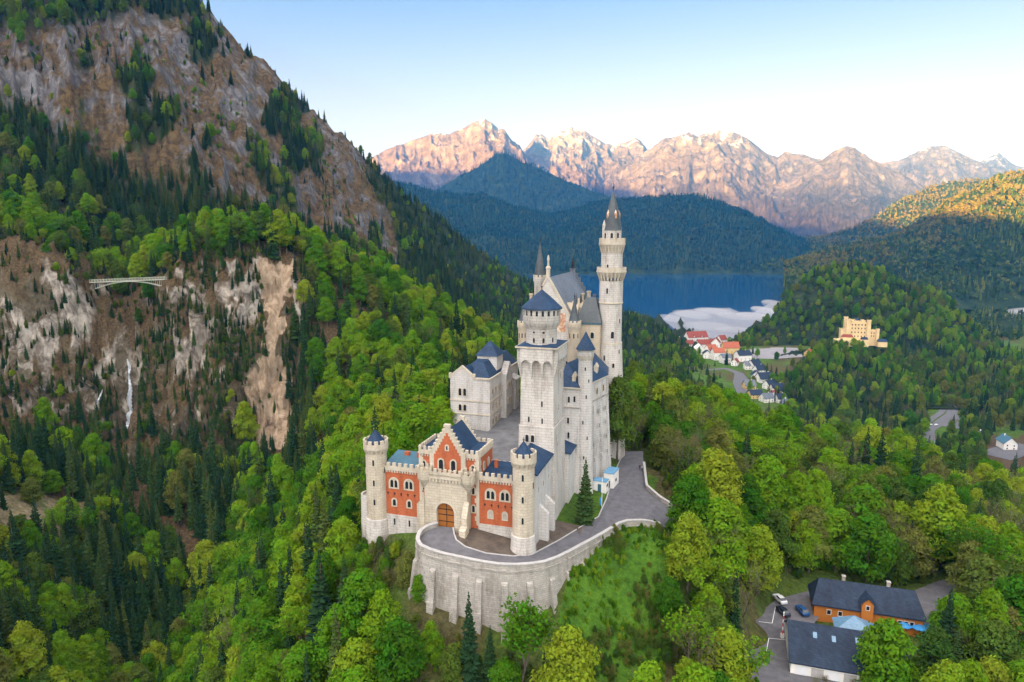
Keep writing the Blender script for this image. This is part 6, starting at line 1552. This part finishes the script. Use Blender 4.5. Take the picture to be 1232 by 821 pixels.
def ribbon(name, mat, pts, wid, off_, step=2.0, nacross=7):
    rows = resample(pts, step); N2 = normals2(rows); vs_ = []
    for i, r_ in enumerate(rows):
        w_ = np.interp(i / max(1, len(rows) - 1), np.linspace(0, 1, len(wid)), wid)
        for k in range(nacross):
            s_ = k / (nacross - 1) - .5; x = r_[0] + N2[i][0] * s_ * w_; y = r_[1] + N2[i][1] * s_ * w_; vs_.append((x, y))
    xs = np.array(vs_); zz = land(xs[:, 0], xs[:, 1]) + off_
    mb = MB(); mb.add(np.column_stack([xs, zz]), [(i * nacross + k, i * nacross + k + 1, (i + 1) * nacross + k + 1, (i + 1) * nacross + k) for i in range(len(rows) - 1) for k in range(nacross - 1)])
    o = mb.build(name, mat, None, True)
    if o.data.polygons[0].normal.z < 0: o.data.flip_normals()
    return tag(o, kind="structure")
ribbon("stream", M_STREAM, [xyz(157, 338, 0), xyz(160, 322, 0), xyz(154, 312, 0), xyz(166, 302, 0)], (1.5, 1.2, .8), .2)
ribbon("stream", M_STREAM, [xyz(228, 268, 0), xyz(235, 264, 0), xyz(244, 256, 0), xyz(236, 249, 0), xyz(250, 241, 0), xyz(242, 232, 0), xyz(252, 224, 0), xyz(240, 214, 0)], (.8, 1.5, 2.2, 3.0, 2.4), .2)

# ------------------------------------------------------------------ the village in the valley
def vpt(px_, py_, z_=-148.0): return at_z(px_, py_, z_)
def cottage(px_, py_, L, D_, h, rh, rz, wm, rm, label, cat="house", name="village_house", nwin=3, storeys=2):
    L *= 1.22; D_ *= 1.2; h *= 1.2; rh *= 1.25
    p = vpt(px_, py_); zg = float(land(p[0], p[1])); s_ = max(-140, 0) or 0
    r_ = empty(name, (p[0], p[1], max(zg, -150.0) - .3), R(rz), label, cat, "houses of the village by the lake")
    mb = MB(); mb.box(-L / 2, L / 2, -D_ / 2, D_ / 2, -3, h)
    for x in (-L / 2, L / 2 - .3): mb.prism_x([(-D_ / 2, h), (D_ / 2, h), (0, h + rh)], x, x + .3)
    mb.build("wall", wm, r_)
    o_ = .9; mb = MB(); k_ = rh / (D_ / 2)
    for sg in (-1, 1):
        a_ = [(-L / 2 - o_, sg * (D_ / 2 + o_), h - o_ * k_ + .15), (L / 2 + o_, sg * (D_ / 2 + o_), h - o_ * k_ + .15), (L / 2 + o_, 0, h + rh + .15), (-L / 2 - o_, 0, h + rh + .15)]
        mb.add(a_ + [(x, y, z + .35) for x, y, z in a_], [(0, 1, 2, 3), (7, 6, 5, 4), (0, 4, 5, 1), (1, 5, 6, 2), (3, 7, 4, 0)])
    mb.build("roof", rm, r_)
    for sgn in range(storeys):
        z0 = 1.2 + sgn * 3.0
        if z0 + 1.5 > h: break
        for i in range(nwin):
            x = -L / 2 + (i + .5) * L / nwin; mb = MB(); mb.box(x - .55, x + .55, -D_ / 2 - .06, -D_ / 2 + .02, z0, z0 + 1.5); mb.build("window", M_PANE, r_)
        for i in range(2):
            y = -D_ / 4 + i * D_ / 2; mb = MB(); mb.box(-L / 2 - .06, -L / 2 + .02, y - .55, y + .55, z0, z0 + 1.5); mb.build("window", M_PANE, r_)
    mb = MB(); mb.box(L * .2, L * .2 + .9, .5, 1.4, h + rh * .4, h + rh + 1.3); mb.build("chimney", wm, r_)
    return r_
hotel = cottage(837, 411, 34, 16, 10, 8, 15, M_WHITEW, M_TILE, "large white hotel with steep dark red roofs next to the lake shore", "hotel", "lakeside_hotel", 8, 3)
for x in (-9, 8):
    mb = MB(); mb.box(x - 3.6, x + 3.6, -9.2, 0, 0, 11); mb.prism([(x - 3.6, 11), (x + 3.6, 11), (x, 16)], -9.2, -8.9); mb.build("gable_bay", M_WHITEW, hotel)
    mb = MB()
    for sg in (-1, 1): mb.add([(x, -9.9, 16.6), (x + sg * 4.4, -9.9, 10.5), (x + sg * 4.4, 0, 10.5), (x, 0, 16.6), (x, -9.9, 16.2), (x + sg * 4.4, -9.9, 10.1), (x + sg * 4.4, 0, 10.1), (x, 0, 16.2)], [(0, 1, 2, 3), (7, 6, 5, 4), (0, 4, 5, 1), (1, 5, 6, 2)])
    mb.build("gable_roof", M_TILE, hotel)
VH = [
    (829, 417, 12, 9, 6, 5, 20, M_WHITEW, M_TILE, "small white house with a red roof just below the lakeside hotel"),
    (868, 411, 13, 10, 6, 6, 30, M_WHITEW, M_TILE, "red roofed house nearest the lake beside a lone tree"),
    (850, 434, 12, 10, 7, 4, 80, M_WHITEW, M_DARKROOF, "narrow white house with a dark gable above the meadow"),
    (872, 440, 12, 10, 8, 4, 12, M_WHITEW, M_LEAD, "grey roofed white house below the yellow guest house"),
    (884, 443, 10, 8, 5, 4, 60, M_WHITEW, M_TILE, "small red roofed house at the bend of the village street"),
    (900, 447, 10, 9, 6, 4, 0, M_WHITEW, M_LEAD, "small grey roofed house left of the steep blue roofed one"),
    (913, 452, 12, 9, 6, 5, 20, M_WHITEW, M_DARKROOF, "blue roofed house wedged between two other blue roofs"),
    (926, 467, 13, 10, 5, 5, 30, M_WHITEW, M_DARKROOF, "dark blue roofed house between two long blue roofs on the valley street"),
    (931, 478, 11, 9, 5, 4, 70, M_WHITEW, M_TILE, "brownish red roofed house low on the valley street"),
    (939, 482, 11, 8, 5, 4, 15, M_WHITEW, M_DARKROOF, "last blue roofed house before the brown spruce"),
    (901, 468, 12, 9, 5, 5, 10, M_YELLOW, M_LEAD, "yellow walled house with a grey roof on the street's left side"),
    (818, 413, 10, 9, 6, 5, 80, M_WHITEW, M_DARKROOF, "small white gabled house at the wooded slope left of the red roofed hotel"),
    (848, 417, 26, 12, 6, 6, 10, M_WHITEW, M_TILE, "long house with a dark red roof in front of the lakeside hotel"),
    (861, 417, 15, 13, 8, 7, 70, M_WHITEW, M_TILE, "white house with a red roof and its gable to the road"),
    (841, 428, 16, 12, 9, 5, 85, M_WHITEW, M_WHITEW, "white house with a pale gabled roof above the meadow"),
    (855, 427, 14, 12, 7, 6, 20, M_WHITEW, M_TILE2, "house with a bright orange roof between white houses"),
    (863, 436, 15, 13, 11, 5, 8, M_WHITEW, M_TILE2, "tall white three storey house with an orange red roof"),
    (878, 428, 22, 14, 10, 7, 4, M_YELLOW, M_TILE2, "yellow guest house with a broad orange red roof"),
    (893, 438, 18, 14, 9, 5, 12, M_WHITEW, M_DARKROOF, "white house with a dark roof beside the big parking area"),
    (907, 447, 14, 12, 6, 6, 30, M_WHITEW, M_DARKROOF, "white house with a steep blue roof, farthest up the valley street"),
    (909, 458, 12, 10, 6, 5, 75, M_WHITEW, M_DARKROOF, "narrow white house with its gable to the street below the steep blue roof"),
    (920, 460, 19, 12, 5, 6, 14, M_WHITEW, M_DARKROOF, "long low white house under a wide dark blue roof"),
    (935, 472, 15, 11, 5, 6, 10, M_WHITEW, M_DARKROOF, "white house with a dark blue roof near the valley street's lower end"),
    (908, 478, 13, 10, 5, 4, 10, M_YELLOW, M_DARKROOF, "yellow walled house with a dark roof among brown trees"),
    (922, 482, 12, 9, 5, 4, 20, M_WHITEW, M_LEAD, "small house with a light grey roof behind the tree tops"),
    (946, 490, 14, 10, 5, 5, 80, M_WHITEW, M_LEAD, "house with a grey gable beside a brown spruce"),
    (972, 437, 10, 8, 4, 4, 40, M_YELLOW, M_TILE2, "small yellow house at the wood's edge right of the parking area"),
]
for q in VH: cottage(*q)
def farther(px_, py_, z_, L, D_, h, rh, rz, wm, rm, label):
    p = at_z(px_, py_, z_); zg = float(land(p[0], p[1])); r_ = cottage(px_, py_, L, D_, h, rh, rz, wm, rm, label); r_.location = (p[0], p[1], zg - .2); r_["group"] = "houses along the valley road"
farther(1211, 537, -150, 13, 10, 6, 4.5, 78, M_WHITEW, M_COPPER, "white valley house with a pale blue roof and its gable to the road")
farther(1178, 525, -150, 9, 7, 4, 3, 20, M_WHITEW, M_LEAD, "small white house half hidden by trees beside the valley road")
farther(1187, 580, -143, 15, 13, 5, 6, 60, M_WHITEW, M_SLATE, "house with a tall bright blue roof above the tree tops")
farther(1232, 592, -140, 18, 13, 4, 4, 10, M_WHITEW, M_SLATE, "house with a flat looking blue roof at the wood's edge")
farther(1088, 521, -147, 16, 9, 4, 2, 5, M_WHITEW, M_COPPER, "low shed with a pale blue roof in the valley wood")
ribbon("valley_road", M_ASPHALT, [at_z(*p) for p in ((1119, 532, -148), (1118, 512, -148), (1132, 503, -148), (1145, 494, -148), (1147, 488, -148), (1140, 480, -148), (1141, 474, -148))], (11, 11, 11, 10), .35, 3)
ribbon("valley_road", M_ASPHALT, [at_z(*p) for p in ((1113, 505, -148), (1122, 499, -148), (1133, 492, -148), (1136, 487, -148))], (7, 7), .35, 3)
ribbon("parking_area", M_ASPHALT, [at_z(*p) for p in ((1138, 508, -148), (1158, 496, -148))], (24, 22), .3, 3)
ribbon("parking_area", M_ASPHALT, [at_z(*p) for p in ((1195, 545, -148), (1240, 532, -148))], (30, 30), .3, 3)
ribbon("parking_area", plain("gravel_lot", (0.22, 0.21, 0.22), .9, .2, .08), [at_z(*p) for p in ((896, 425, -148), (925, 429, -148), (962, 431, -148))], (70, 140, 110), .5, 4, 15)
ribbon("village_street", M_ASPHALT, [at_z(*p) for p in ((852, 449, -148), (872, 447, -148), (889, 452, -148), (893, 462, -148), (897, 475, -148))], (8, 12, 26, 22), .45, 4, 9)
for i, p in enumerate(((1120, 506, -147.6), (1127, 506, -147.4))):
    q = at_z(*p); c_ = empty("valley_car", (q[0], q[1], float(land(q[0], q[1])) + .7), R(20), ("white car on the valley road, left of another white car", "white car on the valley road, right of another white car")[i], "car", "cars on the valley road")
    mb = MB(); mb.hexa([(-2.2, -.9), (2.2, -.9), (2.2, .9), (-2.2, .9)], .3, 1.0, 0, [(-2.1, -.85), (2.0, -.85), (2.0, .85), (-2.1, .85)]); mb.hexa([(-1.9, -.8), (1.1, -.8), (1.1, .8), (-1.9, .8)], 1.0, 1.5, 0, [(-1.5, -.65), (.5, -.65), (.5, .65), (-1.5, .65)]); mb.build("body", M_CARWHITE, c_)
    for x in (-1.4, 1.4):
        for y in (-.9, .75):
            mb = MB(); mb.tube([(x, y, .33), (x, y + .15, .33)], .33, 10); mb.build("wheel", M_TYRE, c_)

# ------------------------------------------------------------------ the yellow castle on its mound
hp = at_d(1030, 412, 1030); hz = float(castle_hill.h(hp[0] / hp[1], hp[1]))
hc = empty("yellow_castle", (hp[0], hp[1], hz + 7), R(-14), "small yellow castle with battlements and corner towers on a wooded hill", "castle")
M_YC = plain("yellow_castle_wall", (0.60, 0.45, 0.24), .9, .12, .15)
def hb(name, x0, x1, y0, y1, z1, cren=True, mat=M_YC):
    mb = MB(); mb.box(x0, x1, y0, y1, -8, z1); o_ = mb.build(name, mat, hc)
    if cren:
        mb = MB()
        for p, q in (((x0, y0), (x1, y0)), ((x1, y0), (x1, y1)), ((x1, y1), (x0, y1)), ((x0, y1), (x0, y0))): merlons(mb, p, q, z1, 1.1, .6, 1.2, 1.0, .5)
        mb.build("battlement", mat, o_)
    return o_
main_ = hb("main_block", -14, 14, -8, 12, 25); hb("upper_storey", -9, 10, -3, 11.9, 28.5); hb("stair_tower", -17.5, -12.5, -10, -4.5, 31); hb("stair_tower", 11.5, 16.5, -10, -4.5, 30); hb("stair_tower", -17, -12, 8, 14, 32); hb("side_block", -24, -17.6, -8, 6, 15); hb("side_block", 16.6, 28, -6, 9, 14); hb("stair_tower", 25, 29, -9, -5, 17)
hb("terrace", -34, 12, -22, -8.1, 2, False)
mb = MB(); mb.prism([(-5, 28), (7, 28), (1, 33)], -2, 6); mb.build("roof", M_SLATE, hc)
mb = MB(); mb.hexa([(-24, -18), (-8, -18), (-8, -9), (-24, -9)], 5.5, 9.5, 0, [(-22, -14), (-10, -14), (-10, -13), (-22, -13)]); mb.build("annexe_roof", M_TILE, hc)
mb = MB(); mb.box(-23.5, -8.5, -17.5, -9.5, -5, 5.6); mb.build("annexe", M_YC, hc)
mb = MB(); mb.hexa([(2, -20), (12, -20), (12, -13), (2, -13)], 3, 6.5, 0, [(3, -17), (11, -17), (11, -16), (3, -16)]); mb.box(2.5, 11.5, -19.5, -13.5, -6, 3.02, 1); mb.build("gate_lodge", (M_DARKROOF, M_YC), hc)
mb = MB(); mb.hexa([(26, -16), (40, -16), (40, -8), (26, -8)], 0, 4, 0, [(28, -13), (38, -13), (38, -11), (28, -11)]); mb.box(26.5, 39.5, -15.5, -8.5, -8, .02, 1); mb.build("stable", (M_SLATE, M_YC), hc)
for zz in (5, 11, 17, 22.5):
    for x in (-9, -4.5, 0, 4.5, 9):
        mb = MB(); mb.box(x - .7, x + .7, -8.08, -7.9, zz, zz + 2.4); mb.build("window", M_PANE, hc)
for zz in (6, 10.5):
    for x in (19, 22.5): mb = MB(); mb.box(x - .6, x + .6, -6.08, -5.9, zz, zz + 2); mb.build("window", M_PANE, hc)
# ------------------------------------------------------------------ air
m, n, out = new_mat("morning_haze")
pv = nd(n, "ShaderNodeVolumePrincipled"); pv.inputs["Color"].default_value = (0.06, 0.38, 1.0, 1); pv.inputs["Density"].default_value = 5.2e-5; pv.inputs["Anisotropy"].default_value = 0.2
n.links.new(pv.outputs[0], out.inputs[1])
mb = MB(); mb.box(-16200, 16200, -9200, 17200, -215, 2050); tag(mb.build("haze", m), kind="stuff")
m, n, out = new_mat("white_mist")
pv = nd(n, "ShaderNodeVolumePrincipled"); pv.inputs["Color"].default_value = (0.88, 0.95, 1.0, 1); pv.inputs["Density"].default_value = 0.022
n.links.new(pv.outputs[0], out.inputs[1])
ms = [at_z(*p) for p in ((797, 384, -148), (806, 377, -148), (826, 373, -148), (850, 371, -148), (878, 371, -148), (890, 376, -148), (904, 378, -148), (916, 371, -148), (932, 362, -148), (944, 366, -148), (944, 384, -148), (925, 400, -148), (900, 404, -148), (878, 414, -148), (852, 409, -148), (822, 404, -148))]
mb = MB(); mb.hexa([tuple(p[:2]) for p in ms], -149.5, -146.0); tag(mb.build("mist", m), kind="stuff")
ell = [(-1, .05), (-.86, .5), (-.5, .86), (0, 1), (.5, .86), (.86, .5), (1, .05)]
for px_, py_, sx, sy, sz in ((808, 383, 30, 90, 5), (832, 378, 46, 110, 5), (858, 374, 50, 90, 5), (884, 380, 44, 80, 6), (908, 381, 40, 90, 7), (920, 374, 26, 90, 9), (931, 366, 22, 90, 11), (850, 392, 60, 80, 6), (884, 397, 44, 50, 7)):
    p = at_z(px_, py_, -148.5); mb = MB(); mb.lathe(0, 0, [(r_, z_) for z_, r_ in ell], 16)
    o = mb.build("mist", m); o.location = tuple(p); o.scale = (sx, sy, sz * (.45 if px_ < 905 else 1)); tag(o, kind="stuff")
for (px_, py_, d_, sx, sy, sz) in ((938, 384, 1420, 16, 40, 16), (1205, 381, 1850, 110, 70, 5), (1245, 376, 1860, 70, 70, 11)):
    p = at_d(px_, py_, d_); mb = MB(); mb.lathe(0, 0, [(.05, -1), (.5, -.86), (.86, -.5), (1, 0), (.86, .5), (.5, .86), (.05, 1)], 16)
    o = mb.build("mist", m); o.location = tuple(p); o.scale = (sx, sy, sz); tag(o, kind="stuff")
# ================================================================== PLACE THE TREES
# hand-placed trees that stand out: (px of foot, py of foot, distance, kind, variant, scale, label)
def tree(kind, var, loc, s, rz, name, label, group=None, fat=1.0):
    c, t, H = PROTO[kind][var % len(PROTO[kind])]
    root = empty(name, loc, rz, label, "tree", group); root.scale = (s * fat, s * fat, s)
    link(bpy.data.objects.new("trunk", t), root); link(bpy.data.objects.new("crown", c), root)
    return root
NAMES = {'sparse': "broadleaf_tree", 'fresh': "broadleaf_tree", 'olive': "broadleaf_tree", 'spruce': "spruce_tree", 'bare': "bare_tree"}
GORGE = [(118, 372, 'spruce', .7), (128, 384, 'fresh', .75), (139, 392, 'spruce', .85), (150, 378, 'olive', .7), (162, 396, 'spruce', .8), (172, 384, 'fresh', .95), (183, 376, 'fresh', .8), (192, 388, 'spruce', .75), (134, 410, 'fresh', .85), (156, 418, 'spruce', .9), (178, 412, 'fresh', .9), (146, 366, 'spruce', .5), (168, 368, 'olive', .5), (124, 398, 'spruce', .9)]
MARKED = [
    ('spruce', 3, cw(27.3, 16, -3.4), .86, "dark spruce standing alone on the grass against the castle's side wall"),
    ('fresh', 0, cw(-12.5, 24, 0.2), .70, "bright broadleaf tree in the court behind the red gatehouse"),
    ('fresh', 3, cw(-15.5, 38, 0.5), .75, "broadleaf tree at the corner of the white bower building"),
    ('spruce', 1, xyz(565, 112, -20.5), .92, "small thin spruce in front of the curved retaining wall"),
    ('spruce', 3, xyz(590, 113, -20), .66, "short dark spruce at the foot of the curved retaining wall"),
    ('sparse', 0, xyz(630, 110, -21), 1.2, "sparse young tree with open branches before the curved retaining wall"),
    ('fresh', 1, xyz(682, 107, -22.5), 1.05, "leafy broadleaf tree at the right foot of the curved retaining wall"),
    ('fresh', 2, xyz(462, 119, -22.5), .86, "large bright broadleaf tree left of the curved retaining wall"),
    ('fresh', 3, xyz(432, 108, -27.5), .95, "round broadleaf tree low in front of the castle's left slope"),
    ('fresh', 0, xyz(828, 150, -12), 1.0, "tall leaning broadleaf tree beside the road bend on the meadow edge"),
    ('fresh', 1, xyz(803, 128, -17), .6, "young broadleaf tree half way down the meadow slope"),
    ('fresh', 2, xyz(850, 128, -25), .80, "broadleaf tree at the lower edge of the meadow slope"),
    ('fresh', 0, xyz(908, 160, -43), 1.0, "large round broadleaf tree over the parked cars of the inn"),
    ('fresh', 3, xyz(950, 178, -45), .95, "broadleaf tree beside the left gable of the timber inn"),
    ('fresh', 1, xyz(1056, 124, -46), 1.12, "bright broadleaf tree in front of the dark barn roof"),
    ('bare', 2, xyz(888, 140, -42), .95, "bare grey tree beside the inn's parking yard"),
    ('fresh', 2, xyz(520, 116, -19.5), .5, "small leafy tree below the left end of the curved retaining wall"),
    ('olive', 1, xyz(545, 112, -20.5), .55, "low olive green tree under the thin spruces by the retaining wall"),
    ('fresh', 3, xyz(607, 109, -21.5), .62, "low bright bush like tree under the sparse young tree"),
    ('bare', 0, xyz(533, 117, -18), .55, "small brownish leafless tree at the retaining wall's left foot"),
    ('spruce', 0, xyz(655, 108, -22.5), .55, "young spruce low on the slope beneath the retaining wall's right end"),
    ('olive', 1, xyz(492, 131, -12), .55, "bush like olive green tree under the plinth of the red left wing"),
    ('fresh', 1, xyz(508, 127, -12.5), .42, "small bright tree where the retaining wall meets the red left wing"),
    ('fresh', 3, xyz(438, 127, -19), .95, "round leafy tree below the castle's left round tower"),
    ('olive', 0, xyz(1112, 126, -47), .9, "olive green tree right of the dark barn roof"),
    ('olive', 2, xyz(1150, 124, -48), .9, "low olive green tree at the corner of the inn yard"),
]
mk_xy = np.array([m_[2][:2] for m_ in MARKED])
dm = np.min(np.hypot(P[:, None, 0] - mk_xy[None, :, 0], P[:, None, 1] - mk_xy[None, :, 1]), 1)
sel = (dm > 5.0) & ~((px > 690) & (px < 815) & (P[:, 1] < 126) & (P[:, 1] > 92) & (rng.uniform(size=len(P)) < .6))
P, px, py, u, w, sl, rr_, kind, scale, y_ = (a_[sel] for a_ in (P, px, py, u, w, sl, rr_, kind, scale, y_))
n_ = len(P)
low_ = (px > 400) & (px < 520) & (P[:, 1] > 108) & (P[:, 1] < 141) & (u > -26)      # under the left wing only low growth
scale = np.where(low_, np.clip((62 - .487 * P[:, 1] - P[:, 2]) / 20, .14, .9), scale)
for k_, v_, l_, s_, lab in MARKED:
    if l_[2] < -40: l_ = np.array([l_[0], l_[1], float(land(l_[0], l_[1])) - .3])
    tree(k_, v_, l_, s_, random.uniform(0, 6.28), NAMES[k_], lab)
for gi_, (gx, gd, k_, s_) in enumerate(GORGE):
    q = xyz(gx, gd, 10.0); q[2] = float(land(q[0], q[1])) - .5
    what = {'spruce': "dark spruce", 'fresh': "bright broadleaf tree", 'olive': "olive green broadleaf tree"}[k_] + " in the cleft under and behind the footbridge"
    tree(k_, gi_, q, s_, gi_ * 1.7, NAMES[k_], what, what.replace("tree", "trees").replace("spruce", "spruces"))
LAB = {'sparse': "thin leaved broadleaf tree", 'fresh': "bright green broadleaf tree", 'olive': "olive green broadleaf tree", 'spruce': "dark green spruce", 'bare': "leafless grey brown tree"}
def where_(i):
    X_, Y_ = P[i, 0], P[i, 1]
    if Y_ > 372 and px[i] < 700: return "on the ridge behind the gorge cliffs"
    if px[i] < 330 and Y_ > 200: return "in the gorge below the bridge"
    if u[i] < -10 and Y_ > 165 and px[i] < 640: return "on the slope left of the castle"
    if px[i] < 620 and Y_ <= 165: return "on the lower slope before the castle's left tower"
    if px[i] < 620: return "in the gorge below the bridge"
    if px[i] < 880 and Y_ < 240: return "beside the road right of the castle"
    if px[i] < 900: return "in the wood right of the tall tower"
    if Y_ < 215: return "around the timber inn"
    return "in the wood behind the timber inn"
used = np.zeros(n_, bool)
big = scale * np.array([PROTO[k_][0][2] for k_ in kind]) / rr_
inframe = (px > -20) & (px < 1252) & (py < 900)
for nm, ks, lim in (("broadleaf_tree", ('fresh', 'olive', 'sparse'), 280), ("spruce_tree", ('spruce',), 292), ("bare_tree", ('bare',), 120)):
    c_ = np.where(np.isin(kind, ks) & inframe)[0]
    c_ = c_[np.argsort(-big[c_])][:lim]
    for i in c_:
        k_ = str(kind[i]); lab = f"{LAB[k_]} {where_(i)}"
        tree(k_, int(rng.integers(0, 4)), P[i], float(scale[i]), float(rng.uniform(0, 6.28)), nm, lab, lab.replace("tree", "trees").replace("spruce", "spruces"), float(rng.uniform(.88, 1.15)))
    used[c_] = True
rest = ~used
for k_ in ('fresh', 'olive', 'spruce', 'bare', 'sparse'):
    q = rest & (kind == k_)
    forest("forest", P[q], scale[q], k_)
# low bushes and tufts on the meadow slope and along the rock: nobody could count them
XS = rng.uniform(10, 48, 2600); YS = rng.uniform(95, 150, 2600); ZS = land(XS, YS); qx, qy = px_of(XS, YS, ZS)
kk = inside(MEADOW, qx, qy) & (fbm(XS / 9, YS / 9, 3, 31) > .46)
us, ws = uw(XS, YS)
forest("undergrowth", np.stack([XS, YS, ZS - .3], 1)[kk], rng.uniform(.02, .09, int(kk.sum())), 'fresh')
kk2 = inside(MEADOW, qx, qy) & (fbm(XS / 7 + 9, YS / 7, 3, 37) > .61)
forest("undergrowth", np.stack([XS, YS, ZS - .3], 1)[kk2], rng.uniform(.04, .14, int(kk2.sum())), 'olive')
XS = rng.uniform(-120, 150, 9000); YS = rng.uniform(95, 260, 9000); ZS = land(XS, YS); qx, qy = px_of(XS, YS, ZS); us, ws = uw(XS, YS)
kk = (qx > -30) & (qx < 1260) & (qy < 900) & ~((us > -19) & (us < 33) & (ws > -5) & (ws < 80)) & ~inside(MEADOW, qx, qy) & ~inside(GAPS[1], qx, qy) & ~inside(ROADP, qx, qy) & ~((us > -9) & (us < 30) & (ws > -17) & (ws < 0)) & ~inside(BANK, qx, qy)
BP = np.stack([XS, YS, ZS - .3], 1)[kk]; kq = rng.uniform(size=len(BP))
for k_, lo, hi, s1 in (('olive', 0, .45, .22), ('fresh', .45, .75, .2), ('bare', .75, 1.01, .32)): forest("undergrowth", BP[(kq >= lo) & (kq < hi)], rng.uniform(.05, s1, int(((kq >= lo) & (kq < hi)).sum())), k_)
XS = rng.uniform(-36, -6, 1500); YS = rng.uniform(104, 142, 1500); ZS = land(XS, YS); qx, qy = px_of(XS, YS, ZS); us, ws = uw(XS, YS)
kk = (qx > 385) & (qx < 525) & (us < -7) & ~((us > -20) & (ws > -2.5)) & ~((us > -9.5) & (ws > -17)) & (fbm(XS / 5, YS / 5, 2, 66) > .36)
BP = np.stack([XS, YS, ZS - .3], 1)[kk]; kq = rng.uniform(size=len(BP))
for k_, lo, hi, s1 in (('olive', 0, .4, .24), ('fresh', .4, .8, .24), ('bare', .8, 1.01, .3)): forest("undergrowth", BP[(kq >= lo) & (kq < hi)], rng.uniform(.07, s1, int(((kq >= lo) & (kq < hi)).sum())), k_)
cand = np.where((_k.ravel() > .35))[0]; cand = rng.choice(cand, 13000)
CPt = np.stack([GX.ravel(), GY.ravel(), TZ.ravel()], 1)[cand]; qx, qy = px_of(CPt[:, 0], CPt[:, 1], CPt[:, 2])
veg = fbm(qx / 26, qy / 30, 4, 71); keep_ = ~(inside(SCAR, qx, qy) & (rng.uniform(size=len(CPt)) < .93)) & ~((qx > 146) & (qx < 166) & (qy > 425) & (qy < 522)) & (~np.any([inside(g_, qx, qy) for g_ in OUTC], axis=0) | (rng.uniform(size=len(CPt)) < .35)) & (rng.uniform(size=len(CPt)) < np.clip((veg - .36) * 5, .08, 1)); CPt = CPt[keep_]; CPt[:, 2] -= .4
kk3 = rng.uniform(size=len(CPt))
for k_, lo, hi, s0, s1 in (('spruce', 0, .45, .10, .42), ('olive', .45, .72, .06, .24), ('bare', .72, 1.01, .10, .34)):
    q = (kk3 >= lo) & (kk3 < hi); forest("undergrowth", CPt[q], rng.uniform(s0, s1, int(q.sum())), k_)

print("TREES", n_, {k_: int((kind == k_).sum()) for k_ in ('fresh', 'olive', 'spruce', 'bare')})
